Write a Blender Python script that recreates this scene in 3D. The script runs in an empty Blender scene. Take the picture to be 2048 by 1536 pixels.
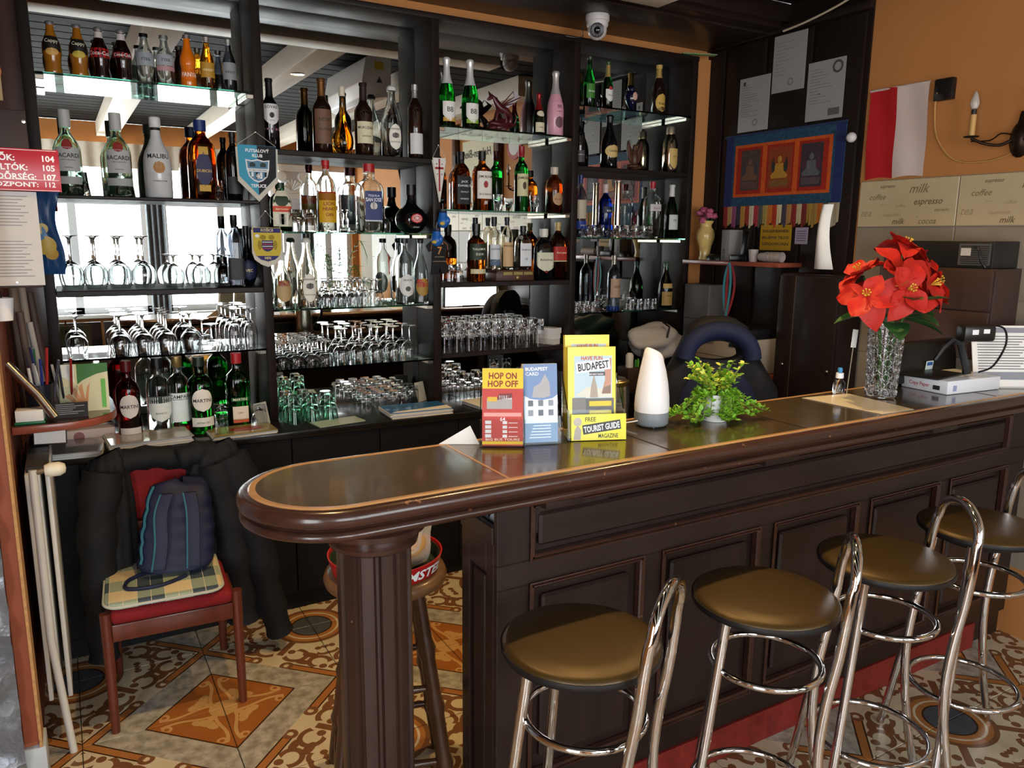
import bpy, bmesh, math, random
from mathutils import Vector, Matrix
random.seed(7)
SC = bpy.context.scene
COL = SC.collection
PI = math.pi

# ---------------------------------------------------------------- camera, sky, light, exposure
F_PX = 1550.0
YAW, PITCH, ROLL, EYE = math.radians(30.25), math.radians(10.63), math.radians(0.52), 1.65
fw = Vector((math.sin(YAW)*math.cos(PITCH), math.cos(YAW)*math.cos(PITCH), -math.sin(PITCH)))
rt0 = Vector((math.cos(YAW), -math.sin(YAW), 0))
up0 = rt0.cross(fw)
RT = rt0*math.cos(ROLL) + up0*math.sin(ROLL)
UP = up0*math.cos(ROLL) - rt0*math.sin(ROLL)
cam = bpy.data.cameras.new('camera')
cam.sensor_width = 36.0
cam.lens = 36.0*F_PX/2048.0
cam.clip_start = 0.05
camo = bpy.data.objects.new('camera', cam)
COL.objects.link(camo)
camo.matrix_world = Matrix((( RT.x, UP.x, -fw.x, 0), (RT.y, UP.y, -fw.y, 0), (RT.z, UP.z, -fw.z, EYE), (0, 0, 0, 1)))
SC.camera = camo
SC.view_settings.view_transform = 'Standard'
SC.view_settings.look = 'None'
SC.view_settings.exposure = 0.8
SPOTW = 36.0   # watts of each warm recessed spot
SC.view_settings.gamma = 1.0
SC.view_settings.use_curve_mapping = False
W = bpy.data.worlds.new('sky')
SC.world = W
W.use_nodes = True
W.node_tree.nodes['Background'].inputs[0].default_value = (0.93, 0.97, 1.0, 1)
W.node_tree.nodes['Background'].inputs[1].default_value = SKY = 7.5
cy = SC.cycles
cy.use_denoising = True
cy.max_bounces = 14
cy.diffuse_bounces = 4
cy.glossy_bounces = 6
cy.transmission_bounces = 14
cy.transparent_max_bounces = 16
cy.sample_clamp_indirect = 6.0
cy.blur_glossy = 0.5
cy.caustics_reflective = False


def portal(x, y, z, rx, rz, w, h):
    l = bpy.data.lights.new('window_daylight', 'AREA')
    l.shape = 'RECTANGLE'
    l.size, l.size_y = w, h
    l.cycles.is_portal = True
    o = bpy.data.objects.new('window_daylight', l)
    COL.objects.link(o)
    o.location = (x, y, z)
    o.rotation_euler = (rx, 0, rz)
    return o


# ---------------------------------------------------------------- helpers
def P(x, y, ax, v):
    """photo point (x, y) to the world point on the plane where coordinate ax equals v"""
    d = fw + RT*((x-1024)/F_PX) - UP*((y-768)/F_PX)
    e = Vector((0, 0, EYE))
    return e + d*((v-e[ax])/d[ax])


def lin(c):
    if isinstance(c, str):
        c = [int(c[i:i+2], 16)/255 for i in (0, 2, 4)]
    return tuple((v/12.92 if v <= .04045 else ((v+.055)/1.055)**2.4) for v in c)+(1.0,)


def sset(b, name, v):
    if name in b.inputs:
        b.inputs[name].default_value = v


def mat(name, col, rough=.5, metal=0., trans=0., ior=1.45, var=.12, scale=30., bump=0., coat=0., stretch=None, emit=0., spec=.5, alpha=1.):
    """principled material with a little procedural variation of colour"""
    m = bpy.data.materials.new(name)
    m.use_nodes = True
    nt = m.node_tree
    b = nt.nodes['Principled BSDF']
    c = lin(col)
    sset(b, 'Base Color', c)
    sset(b, 'Roughness', rough)
    sset(b, 'Metallic', metal)
    sset(b, 'Transmission Weight', trans)
    sset(b, 'IOR', ior)
    sset(b, 'Coat Weight', coat)
    sset(b, 'Coat Roughness', .08)
    sset(b, 'Specular IOR Level', spec)
    sset(b, 'Alpha', alpha)
    if emit:
        sset(b, 'Emission Color', c)
        sset(b, 'Emission Strength', emit)
    if var or bump:
        tc = nt.nodes.new('ShaderNodeTexCoord')
        mp = nt.nodes.new('ShaderNodeMapping')
        mp.inputs['Scale'].default_value = stretch or (1, 1, 1)
        nz = nt.nodes.new('ShaderNodeTexNoise')
        nz.inputs['Scale'].default_value = scale
        nz.inputs['Detail'].default_value = 3
        nt.links.new(tc.outputs['Object'], mp.inputs[0])
        nt.links.new(mp.outputs[0], nz.inputs['Vector'])
        if var:
            r = nt.nodes.new('ShaderNodeMix')
            r.data_type = 'RGBA'
            r.inputs[6].default_value = tuple(v*(1-var) for v in c[:3])+(1,)
            r.inputs[7].default_value = tuple(min(1, v*(1+var)) for v in c[:3])+(1,)
            nt.links.new(nz.outputs[0], r.inputs[0])
            nt.links.new(r.outputs[2], b.inputs['Base Color'])
        if bump:
            bp = nt.nodes.new('ShaderNodeBump')
            bp.inputs['Strength'].default_value = bump
            bp.inputs['Distance'].default_value = .01
            nt.links.new(nz.outputs[0], bp.inputs['Height'])
            nt.links.new(bp.outputs[0], b.inputs['Normal'])
    return m


_mc = {}


def C(col, rough=.5, **k):
    """plain coloured material, one per colour"""
    key = (col, rough, tuple(sorted(k.items())))
    if key not in _mc:
        k.setdefault('var', .06)
        _mc[key] = mat('paint_'+col, col, rough, **k)
    return _mc[key]


class E:
    """shader maths: E(tree, socket or number) with + - * / and functions"""
    nt = None

    def __init__(s, v): s.v = v

    def op(s, o, *a):
        n = E.nt.nodes.new('ShaderNodeMath')
        n.operation = o
        for i, x in enumerate((s,)+a):
            x = x.v if isinstance(x, E) else x
            if isinstance(x, (int, float)):
                n.inputs[i].default_value = x
            else:
                E.nt.links.new(x, n.inputs[i])
        return E(n.outputs[0])

    def __add__(s, o): return s.op('ADD', o)
    def __sub__(s, o): return s.op('SUBTRACT', o)
    def __mul__(s, o): return s.op('MULTIPLY', o)
    def __lt__(s, o): return s.op('LESS_THAN', o)
    def __gt__(s, o): return s.op('GREATER_THAN', o)
    def abs(s): return s.op('ABSOLUTE')
    def min(s, o): return s.op('MINIMUM', o)
    def max(s, o): return s.op('MAXIMUM', o)
    def sin(s): return s.op('SINE')
    def sqrt(s): return s.op('SQRT')


def dist(u, v, a, b, ky=1.):
    return ((u-a)*(u-a) + (v-b)*(v-b)*(ky*ky)).sqrt()


def cmix(f, a, b):
    n = E.nt.nodes.new('ShaderNodeMix')
    n.data_type = 'RGBA'
    for x, i in ((f.v if isinstance(f, E) else f, 0), (a, 6), (b, 7)):
        if isinstance(x, (tuple, float, int)):
            n.inputs[i].default_value = x
        else:
            E.nt.links.new(x, n.inputs[i])
    return n.outputs[2]


def noise(scale, detail=3., dim=None):
    n = E.nt.nodes.new('ShaderNodeTexNoise')
    n.inputs['Scale'].default_value = scale
    n.inputs['Detail'].default_value = detail
    if dim is not None:
        E.nt.links.new(dim, n.inputs['Vector'])
    return E(n.outputs[0])


class MB:
    """collects faces of one mesh"""

    def __init__(s): s.v, s.f = [], []

    def add(s, vs, fs):
        o = len(s.v)
        s.v += [tuple(p) for p in vs]
        s.f += [tuple(i+o for i in f) for f in fs]
        return s

    def box(s, x0, x1, y0, y1, z0, z1, M=None):
        vs = [Vector((x, y, z)) for x in (x0, x1) for y in (y0, y1) for z in (z0, z1)]
        if M is not None:
            vs = [M @ p for p in vs]
        return s.add(vs, [(0, 1, 3, 2), (4, 6, 7, 5), (0, 4, 5, 1), (2, 3, 7, 6), (0, 2, 6, 4), (1, 5, 7, 3)])

    def prism(s, poly, a0, a1, axis=2, M=None):
        """polygon extruded along an axis; poly gives the two other coordinates in order"""
        n = len(poly)
        vs = []
        for a in (a0, a1):
            for p, q in poly:
                vs.append(Vector({0: (a, p, q), 1: (p, a, q), 2: (p, q, a)}[axis]))
        if M is not None:
            vs = [M @ p for p in vs]
        return s.add(vs, [tuple(range(n)), tuple(range(2*n-1, n-1, -1))]+[(i, (i+1) % n, n+(i+1) % n, n+i) for i in range(n)])

    def lathe(s, prof, n=20, o=(0, 0, 0), sq=0., ay=1., M=None, closed=False):
        """prof: (r, z) pairs from one end to the other"""
        vs, fs = [], []
        k = len(prof)
        for j in range(n):
            t = 2*PI*j/n
            g = sqf(t, sq)
            for r, z in prof:
                p = Vector((o[0]+r*g*math.cos(t), o[1]+r*g*math.sin(t)*ay, o[2]+z))
                vs.append(M @ p if M is not None else p)
        for j in range(n):
            a, b = j*k, ((j+1) % n)*k
            for i in range(k-1):
                fs.append((a+i, b+i, b+i+1, a+i+1))
            if closed:
                fs.append((a+k-1, b+k-1, b, a))
        s.add(vs, fs)
        return s

    def tube(s, pts, r, n=8, cap=True, close=False):
        pts = [Vector(p) for p in pts]
        k = len(pts)
        rs = r if isinstance(r, (list, tuple)) else [r]*k
        vs, fs = [], []
        nrm = None
        for i, p in enumerate(pts):
            if close:
                t = (pts[(i+1) % k]-pts[i-1]).normalized()
            else:
                t = (pts[min(i+1, k-1)]-pts[max(i-1, 0)]).normalized()
            if nrm is None:
                a = Vector((0, 0, 1)) if abs(t.z) < .9 else Vector((1, 0, 0))
                nrm = t.cross(a).normalized()
            nrm = (nrm-t*nrm.dot(t)).normalized()
            b = t.cross(nrm)
            for j in range(n):
                q = 2*PI*j/n
                vs.append(p+(nrm*math.cos(q)+b*math.sin(q))*rs[i])
        for i in range(k if close else k-1):
            i2 = (i+1) % k
            for j in range(n):
                fs.append((i*n+j, i*n+(j+1) % n, i2*n+(j+1) % n, i2*n+j))
        if cap and not close:
            fs += [tuple(range(n-1, -1, -1)), tuple((k-1)*n+j for j in range(n))]
        return s.add(vs, fs)

    def ball(s, c, r, n=12, m=8, sc=(1, 1, 1)):
        prof = [(r*math.sin(PI*i/m), -r*math.cos(PI*i/m)) for i in range(m+1)]
        return s.lathe(prof, n, M=Matrix.Translation(c) @ Matrix.Diagonal((*sc, 1)))

    def grid(s, fn, nu, nv, back=0.):
        vs = [fn(i/nu, j/nv) for i in range(nu+1) for j in range(nv+1)]
        return s.add(vs, [(i*(nv+1)+j, (i+1)*(nv+1)+j, (i+1)*(nv+1)+j+1, i*(nv+1)+j+1) for i in range(nu) for j in range(nv)])

    def mesh(s, name, bevel=0., segs=2, smooth=35., fix=True):
        me = bpy.data.meshes.new(name)
        me.from_pydata(s.v, [], s.f)
        bm = bmesh.new()
        bm.from_mesh(me)
        bmesh.ops.remove_doubles(bm, verts=bm.verts, dist=1e-6)
        if fix:
            bmesh.ops.recalc_face_normals(bm, faces=bm.faces)
        if bevel:
            es = [e for e in bm.edges if len(e.link_faces) == 2 and e.calc_face_angle(0) > .5]
            bmesh.ops.bevel(bm, geom=es, offset=bevel, segments=segs, affect='EDGES', profile=.5, clamp_overlap=True)
        bm.to_mesh(me)
        bm.free()
        if smooth:
            me.shade_smooth()
            me.set_sharp_from_angle(angle=math.radians(smooth))
        return me

    def build(s, name, m, parent=None, bevel=0., segs=2, smooth=35., loc=None, rot=None, fix=True):
        return link(name, s.mesh(name, bevel, segs, smooth, fix), m, parent, loc, rot)


def sqf(t, sq):
    if not sq:
        return 1.
    e = 2+sq*6
    return (abs(math.cos(t))**e+abs(math.sin(t))**e)**(-1/e)


def link(name, me, m=None, parent=None, loc=None, rot=None):
    o = bpy.data.objects.new(name, me)
    COL.objects.link(o)
    if m is not None and me is not None:
        if not me.materials:
            me.materials.append(m)
    if parent is not None:
        o.parent = parent
    if loc is not None:
        o.location = loc
    if rot is not None:
        o.rotation_euler = rot
    return o


def tag(o, label, cat, group=None, kind=None):
    if label:
        o['label'] = label
    if cat:
        o['category'] = cat
    if group:
        o['group'] = group
    if kind:
        o['kind'] = kind
    return o


def thing(name, label, cat, loc=(0, 0, 0), rz=0., group=None, rot=None):
    o = link(name, None, None, None, loc, rot or (0, 0, rz))
    return tag(o, label, cat, group)


def struct(o):
    o['kind'] = 'structure'
    return o


def dup(root, loc=None, rz=None, label=None):
    r = root.copy()
    COL.objects.link(r)
    if loc is not None:
        r.location = loc
    if rz is not None:
        r.rotation_euler = (0, 0, rz)
    if label:
        r['label'] = label
    for ch in list(root.children):
        c = ch.copy()
        COL.objects.link(c)
        c.parent = r
        for g in list(ch.children):
            d = g.copy()
            COL.objects.link(d)
            d.parent = c
    return r


_tc = {}


def textmesh(s, bold=0., shear=0., spacing=1.):
    """flat lettering, cap height about 0.7, centred on x, baseline at 0: verts, faces, width"""
    key = (s, bold, shear, spacing)
    if key not in _tc:
        cu = bpy.data.curves.new('txt', 'FONT')
        cu.body = s
        cu.align_x = 'CENTER'
        cu.resolution_u = 2
        cu.offset = bold
        cu.shear = shear
        cu.space_character = spacing
        cu.fill_mode = 'FRONT'
        o = bpy.data.objects.new('txt', cu)
        me = bpy.data.meshes.new_from_object(o)
        vs = [v.co.copy() for v in me.vertices]
        fs = [tuple(p.vertices) for p in me.polygons]
        bpy.data.objects.remove(o)
        bpy.data.curves.remove(cu)
        bpy.data.meshes.remove(me)
        w = (max(v.x for v in vs)-min(v.x for v in vs)) if vs else 1
        _tc[key] = (vs, fs, w)
    return _tc[key]


def text(s, m, parent, M, h=None, w=None, bold=.012, shear=0., spacing=1., fn=None, name='lettering', aspect=1.):
    """lettering in the local XZ plane facing -Y (M places it); h: cap height, w: full width; fn bends points"""
    vs, fs, tw = textmesh(s, bold, shear, spacing)
    k = h/.7 if h else w/tw
    kx = k*aspect
    if h and w:
        kx = w/tw
    pts = []
    for v in vs:
        p = Vector((v.x*kx, 0, v.y*k))
        p = fn(p) if fn else p
        pts.append(M @ p if M is not None else p)
    b = MB().add(pts, fs)
    return b.build(name, m, parent, smooth=0, fix=False)


def T(x, y, z): return Matrix.Translation((x, y, z))
def RZ(a): return Matrix.Rotation(a, 4, 'Z')
def RX(a): return Matrix.Rotation(a, 4, 'X')
def RY(a): return Matrix.Rotation(a, 4, 'Y')


# ---------------------------------------------------------------- materials
def wood(name, dark, light, rough=.35, scale=3., stretch=(12, 12, 1), coat=.3, bump=.12, wear=0., spec=.35):
    m = bpy.data.materials.new(name)
    m.use_nodes = True
    nt = E.nt = m.node_tree
    b = nt.nodes['Principled BSDF']
    tc = nt.nodes.new('ShaderNodeTexCoord')
    mp = nt.nodes.new('ShaderNodeMapping')
    mp.inputs['Scale'].default_value = stretch
    nt.links.new(tc.outputs['Object'], mp.inputs[0])
    n = noise(scale, 6., mp.outputs[0])
    col = cmix(n, lin(dark), lin(light))
    if wear:
        n2 = noise(34., 4., tc.outputs['Object'])
        col = cmix(((n2-(1-wear))*14).max(0.).min(1.), col, lin('8a5c44'))
    nt.links.new(col, b.inputs['Base Color'])
    sset(b, 'Roughness', rough)
    sset(b, 'Specular IOR Level', spec)
    sset(b, 'Coat Weight', coat)
    sset(b, 'Coat Roughness', .15)
    bp = nt.nodes.new('ShaderNodeBump')
    bp.inputs['Strength'].default_value = bump
    bp.inputs['Distance'].default_value = .004
    nt.links.new(n.v, bp.inputs['Height'])
    nt.links.new(bp.outputs[0], b.inputs['Normal'])
    return m


DARKX = wood('dark_stained_wood_lengthwise', '170f0d', '2b1d17', rough=.42, coat=.15, stretch=(1, 12, 12), wear=.14)
DARKZ = wood('dark_stained_wood', '170f0d', '2b1d17', rough=.42, coat=.15, stretch=(12, 12, 1), wear=.14)
SHELFW = wood('near_black_shelf_wood', '140f0d', '271b16', rough=.5, stretch=(10, 10, 1), coat=.03, spec=.22)
BLACKP = mat('black_panel', '0e0d0f', .55, bump=.02, spec=.3)
EDGEW = wood('worn_edge_wood', '241713', '4a2c22', rough=.25, stretch=(1, 10, 10), coat=.4, wear=.30)
GOLDW = wood('bare_honey_wood', '966a40', 'bd9668', rough=.35, stretch=(1, 10, 10))
REDW = wood('reddish_chair_wood', '4a2117', '6e3524', rough=.3, stretch=(14, 14, 1))
CHERRY = wood('cherry_laminate', '7c3b2a', '9a5240', rough=.3, stretch=(1, 8, 8))
BEAMW = wood('pale_limed_beam', 'd2c4ae', 'f0e8dc', rough=.5, stretch=(8, .6, 8), coat=0)
ORANGE = mat('orange_plaster', 'b87a42', .75, var=.07, scale=5, bump=.05)
MIRROR = mat('mirror_glass', 'e4e9e6', .005, metal=1., var=0)
GLASS = mat('clear_glass', 'ffffff', 0., trans=1., ior=1.46, var=0)
GLASSGREEN = mat('green_tinted_tumbler_glass', 'd4f3e4', 0., trans=1., ior=1.46, var=0)
SHELFGLASS = mat('shelf_glass', '9fd8c4', 0., trans=1., ior=1.3, var=0)
ACRYL = mat('clear_acrylic', 'f4f8fa', .02, trans=1., ior=1.2, var=0)
CHROME = mat('chrome', 'dcdcdc', .07, metal=1., var=0)
STEEL = mat('brushed_steel', 'b9b2a6', .25, metal=1., var=.1, stretch=(1, 1, 30))
BRASS = mat('dull_brass', '8a7a4a', .35, metal=1.)
WHITE = C('eeeeee', .4)
PAPER = mat('paper', 'e9e7e2', .7, var=.02)
INK = C('2a2a2e', .6)
BLK = C('121214', .4)
WHITEINK = C('f2f2f2', .6)
RED = C('c01818', .5)
GOLD = C('c79b3b', .35, metal=.6)
# ---------------------------------------------------------------- room shell
XR, YM, YB, ZC = 3.4, 3.71, -2.4, 2.85      # side wall, mirror plane, window wall, ceiling
TS, TX0, TY0 = .44, .379, 2.667             # floor tile size and one crossing of the joints


def tile_material():
    m = bpy.data.materials.new('encaustic_tile')
    m.use_nodes = True
    nt = E.nt = m.node_tree
    b = nt.nodes['Principled BSDF']
    tc = nt.nodes.new('ShaderNodeTexCoord')
    sp = nt.nodes.new('ShaderNodeSeparateXYZ')
    nt.links.new(tc.outputs['Object'], sp.inputs[0])
    u, v = E(sp.outputs[0])*(1/TS), E(sp.outputs[1])*(1/TS)
    s, d = u+v, (u-v).abs()
    n1 = noise(9., 5., tc.outputs['Object'])
    n2 = noise(28., 5., tc.outputs['Object'])
    cream = cmix(n1, lin('b9a888'), lin('dccfb2'))
    brown = cmix(n1, lin('6a452c'), lin('865a3a'))
    orange = cmix(n1, lin('99602f'), lin('b57a44'))
    dark = lin('3a2519')
    col = cream
    # scrollwork between band and medallion, mirrored on the diagonal
    for a, c, r, w, nx, ny, k in ((1.24, .20, .13, .03, -.4, .9, .62), (1.19, .57, .12, .03, .6, -.8, .62), (1.45, .47, .09, .026, .2, 1., .55), (1.13, .86, .09, .028, 1., .2, .6)):
        col = cmix(((dist(s, d, a, c, .9)-r).abs() < w)*(((s-a)*nx+(d-c)*ny) > -k*r), col, brown)
    for a, c, r, q in ((1.30, .11, .05, 1.), (1.11, .66, .05, 1.), (1.48, .39, .042, 1.), (1.30, .38, .055, .5), (1.12, .37, .05, .5)):
        col = cmix(dist(s, d, a, c, q) < r, col, brown)
    col = cmix((d < .045)*(s > 1.18)*(s < 1.62), col, brown)
    rc = dist(u, v, 1, 1)
    col = cmix(rc < .345, col, brown)
    col = cmix(rc < .305, col, orange)
    col = cmix(rc < .265, col, cream)
    col = cmix(rc < .245, col, orange)
    col = cmix(rc < .20, col, dark)
    col = cmix(rc < .185, col, cmix(n2, lin('3d3f46'), lin('5a5c62')))
    band = ((s-.985).abs() < .06)*(d > .24)
    col = cmix(band, col, dark)
    col = cmix(((s-.985).abs() < .042)*(d > .24), col, orange)
    col = cmix(((dist(s, d, .985, .22, 1.)-.06).abs() < .025)*(s > .9), col, brown)
    marble = cmix(((n2-.35)*2.2).max(0.).min(1.), lin('8a8477'), lin('cdc6b6'))
    col = cmix(s < .925, col, marble)
    col = cmix(s < .58, col, dark)
    col = cmix(s < .562, col, cmix(n1, lin('8f5425'), lin('b06d35')))
    # pale ornament in the lozenge, mirrored on the diagonal
    lo, hi = u.min(v), u.max(v)
    wave = (hi*13.).sin()*.022+.055
    orn = ((lo-wave).abs() < .014)*(hi < .47)
    orn = orn.max(((dist(hi, lo, .43, .085)-.03).abs() < .011))
    orn = orn.max(dist(u, v, 0, 0) < .11)
    orn = orn.max(dist(s, d, .30, 0., .55) < .06).max(dist(s, d, .33, .10, .7) < .045)
    orn = orn.max((d < .035)*(s < .3))
    col = cmix(orn*(s < .55), col, cmix(n1, lin('b98a52'), lin('cfa66c')))
    nt.links.new(col, b.inputs['Base Color'])
    r = n1*.2+.22
    nt.links.new(r.v, b.inputs['Roughness'])
    bp = nt.nodes.new('ShaderNodeBump')
    bp.inputs['Strength'].default_value = .06
    nt.links.new(n2.v, bp.inputs['Height'])
    nt.links.new(bp.outputs[0], b.inputs['Normal'])
    return m


floor = struct(MB().box(-1.7, XR+.1, YB-.1, 3.8, -.06, -.006).build('floor', mat('grout', '5c5245', .8)))
TILE = tile_material()
g = .0015
tm = MB().box(g, TS-g, g, TS-g, -.006, 0).mesh('tile', bevel=.0012, segs=1, smooth=0)
tm.materials.append(TILE)
for i in range(-5, 8):
    for j in range(-12, 3):
        x0, y0 = TX0+i*TS, TY0+j*TS
        if x0 > XR or x0+TS < -1.65 or y0 > 3.75:
            continue
        # the lozenge sits on crossings with both indices even
        a, c = (i % 2 == 0), (j % 2 == 0)
        rot = {(True, True): 0, (False, True): PI/2, (False, False): PI, (True, False): -PI/2}[(a, c)]
        off = {0: (0, 0), PI/2: (TS, 0), PI: (TS, TS), -PI/2: (0, TS)}[rot]
        link('tile', tm, None, floor, (x0+off[0], y0+off[1], 0), (0, 0, rot))

ceiling = struct(MB().box(-1.7, XR+.1, YB-.1, 3.8, ZC+.02, ZC+.08).build('ceiling', BLK))
PLANK = wood('ceiling_plank', '100e0d', '201b18', rough=.7, coat=0, spec=.08, stretch=(1, 10, 10))
pm = MB().box(-1.68, XR, 0, .172, 0, .02).mesh('plank', bevel=.006, segs=1)
pm.materials.append(PLANK)
for k in range(30):
    link('plank', pm, None, ceiling, (0, YB+.18*k, ZC))
for k, (x0, x1, z0) in enumerate(((-.62, -.42, 2.70), (.49, .69, 2.70), (1.39, 1.56, 2.70), (2.28, 2.45, 2.70), (3.10, 3.26, 2.70))):
    struct(MB().box(x0, x1, YB, 2.80 if k < 3 else 2.15, z0, ZC).build('trim_%d' % (k+1), BEAMW, bevel=.006))
struct(MB().box(-.2, 2.5, 2.80, 2.98, 2.70, ZC).build('trim_6', BEAMW, bevel=.006))
sof = MB().box(-.2, XR, 2.985, 3.8, 2.76, ZC).box(-.2, XR, 3.02, 3.6, 2.735, 2.765).box(-.2, XR, 3.10, 3.56, 2.72, 2.74)
struct(sof.build('trim_7', DARKX, bevel=.008))
struct(MB().box(-.2, XR, 3.55, 3.8, 2.672, 2.76).build('trim_8', ORANGE))

struct(MB().box(-.25, XR+.1, YM+.012, 3.8, 0, ZC).build('wall_back', ORANGE))
struct(MB().box(XR, XR+.1, YB-.1, 3.8, 0, ZC).build('wall_right', ORANGE))
struct(MB().box(-.27, -.17, 2.6, 3.8, 0, ZC).build('wall_left', mat('rust_plaster', '84462c', .7, bump=.05)))
lw_ = MB().box(-1.7, -1.6, YB-.1, -1.7, 0, ZC).box(-1.7, -1.6, -.1, 2.6, 0, ZC).box(-1.7, -1.6, -1.7, -.1, 0, .35).box(-1.7, -1.6, -1.7, -.1, 2.5, ZC)
struct(lw_.build('wall_lounge', ORANGE))
# partition end: rust strip with a frayed pale edge, silver crinkled covering in front of it
struct(MB().box(-1.6, -.17, 2.52, 2.6, 0, ZC).build('wall_partition', C('a5583a', .6)))
struct(MB().box(-.203, -.165, 2.505, 2.519, .16, ZC).build('trim_9', mat('rust_board', '8a4426', .6)))
struct(MB().box(-.166, -.158, 2.50, 2.6, .14, ZC).build('trim_10', mat('frayed_edge', 'b98a55', .8, var=.5, scale=60, bump=.4)))
struct(MB().box(-.23, -.15, 2.50, 2.61, 0, .14).build('baseboard_partition', C('b9c0c4', .5), bevel=.004))
SILV = mat('silver_crinkled_foil', '868c94', .38, metal=.5, var=.2, scale=22, bump=1.)


def crinkle(u, v):
    x, z = -1.55+u*1.348, v*2.2
    return (x, 2.47+.012*math.sin(x*37+math.sin(z*23)*2)+.010*math.sin(z*41+x*19)+.008*math.sin(x*90-z*63), z)


fo = MB().grid(crinkle, 60, 90)
tag(fo.build('foil_drape', SILV), 'silver crinkled foil drape hanging beside the rust strip', 'drape')

# window wall
ww = MB()
WIN = [(-.55, .93), (1.08, 2.38), (2.72, 3.32)]
Z0, Z1 = .78, 2.52
ww.box(-1.7, XR, YB-.12, YB, 0, Z0).box(-1.7, XR, YB-.12, YB, Z1, ZC)
xs = [-1.7]+[e for w in WIN for e in w]+[XR]
for a, c in zip(xs[0::2], xs[1::2]):
    ww.box(a, c, YB-.12, YB, Z0, Z1)
struct(ww.build('wall_window', ORANGE))
PANE = bpy.data.materials.new('window_pane')
PANE.use_nodes = True
nt = PANE.node_tree
nt.nodes.clear()
o_ = nt.nodes.new('ShaderNodeOutputMaterial')
mx = nt.nodes.new('ShaderNodeMixShader')
mx.inputs[0].default_value = .06
t_ = nt.nodes.new('ShaderNodeBsdfTransparent')
g_ = nt.nodes.new('ShaderNodeBsdfGlossy')
g_.inputs['Roughness'].default_value = .02
nt.links.new(t_.outputs[0], mx.inputs[1])
nt.links.new(g_.outputs[0], mx.inputs[2])
nt.links.new(mx.outputs[0], o_.inputs[0])
WFR = C('dfe3e6', .4)
for k, (a, c) in enumerate(WIN):
    wroot = struct(MB().box(a-.04, c+.04, YB-.10, YB+.12, Z0-.04, Z0).build('window_%d' % (k+1), C('d8d4cc', .5), bevel=.005))
    mid = (a+c)/2
    fr = MB()
    for x in ((a, a+.06), (mid-.04, mid+.04), (c-.06, c)):
        fr.box(x[0], x[1], YB-.09, YB-.04, Z0, Z1)
    fr.box(a, c, YB-.09, YB-.04, Z0, Z0+.07).box(a, c, YB-.09, YB-.04, Z1-.07, Z1).box(a, c, YB-.085, YB-.045, 1.98, 2.04)
    fr.build('window_frame', WFR, wroot)
    for x0, x1 in ((a+.06, mid-.04), (mid+.04, c-.06)):
        for z0, z1 in ((Z0+.07, 1.98), (2.04, Z1-.07)):
            MB().box(x0, x1, YB-.068, YB-.064, z0, z1).build('pane', PANE, wroot, smooth=0)
    portal((a+c)/2, YB-.13, (Z0+Z1)/2, PI/2, 0, c-a, Z1-Z0)
w4 = struct(MB().box(-1.72, -1.56, -1.74, -.06, .31, .35).build('window_4', C('d8d4cc', .5), bevel=.005))  # unseen side window, added to brighten the room
fr4 = MB()
for y_ in (-1.7, -.93, -.16):
    fr4.box(-1.68, -1.63, y_, y_+.06, .35, 2.5)
fr4.box(-1.68, -1.63, -1.7, -.1, .35, .42).box(-1.68, -1.63, -1.7, -.1, 2.43, 2.5)
fr4.build('window_frame', WFR, w4)
for a, c in ((-1.64, -.93), (-.87, -.16)):
    MB().box(-1.657, -1.653, a, c, .42, 2.43).build('pane', PANE, w4, smooth=0)
portal(-1.73, -.9, 1.425, PI/2, -PI/2, 1.6, 2.15)
CURT = mat('grey_patterned_curtain', '8f979f', .85, var=.5, scale=40)


def curtain(x0, x1, label, z0=.3, z1=2.34, m=CURT):
    b = MB().grid(lambda u, v: (x0+(x1-x0)*u, YB+.16+.03*math.sin(u*22), z0+(z1-z0)*v), 44, 2)
    tag(b.build('curtain', m), label, 'curtain')


curtain(.90, 1.10, 'grey patterned curtain gathered between two windows of the opposite wall')
curtain(2.62, 2.78, 'grey patterned curtain hanging beside the white pilaster', z1=2.1)
vl = MB().grid(lambda u, v: (-.6+u*2.95, YB+.19+.012*math.sin(u*120), 2.36+.26*v), 150, 1)
tag(vl.build('valance', mat('white_pleated_valance', 'e8dcca', .9)), 'white pleated valance along the window tops', 'valance')
pil = thing('pilaster', 'white classical pilaster with shell capital between the windows', 'pilaster', (2.55, YB+.001, 0))
MB().box(-.12, .12, 0, .07, 0, 2.1).build('shaft', WHITE, pil, bevel=.006)
cap = MB().box(-.17, .17, 0, .14, 2.42, 2.5).box(-.14, .14, 0, .1, 2.1, 2.16).box(-.13, .13, 0, .08, 2.16, 2.42)
for s in (-1, 1):
    cap.lathe([(0, -.06), (.06, -.06), (.06, .06), (0, .06)], 16, M=T(s*.13, .09, 2.36) @ RX(PI/2))
for k in range(7):
    a = -1.2+k*.4
    cap.tube([(0, .09, 2.2), (.11*math.sin(a), .11, 2.2+.13*math.cos(a))], [.008, .022], 6)
cap.build('capital', WHITE, pil, bevel=.004, segs=1)
bench = thing('window_bench', 'dark brown panelled bench running below the windows', 'bench', (0, YB+.26, 0))
MB().box(-.6, 3.3, .02, .40, .40, .45).build('seat', DARKX, bench, bevel=.006)
MB().box(-.6, 3.3, .03, .36, 0, .40).build('base', DARKX, bench)
for k in range(8):
    MB().box(-.58+k*.485, -.12+k*.485, .005, .03, .46, .72).build('back_panel', DARKX, bench, bevel=.008)
tb = thing('cafe_table', 'brown wooden cafe table standing by the windows', 'table', (1.6, -1.28, 0))
MB().box(-.55, .55, -.35, .35, .71, .75).build('tabletop', CHERRY, tb, bevel=.01)
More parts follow.
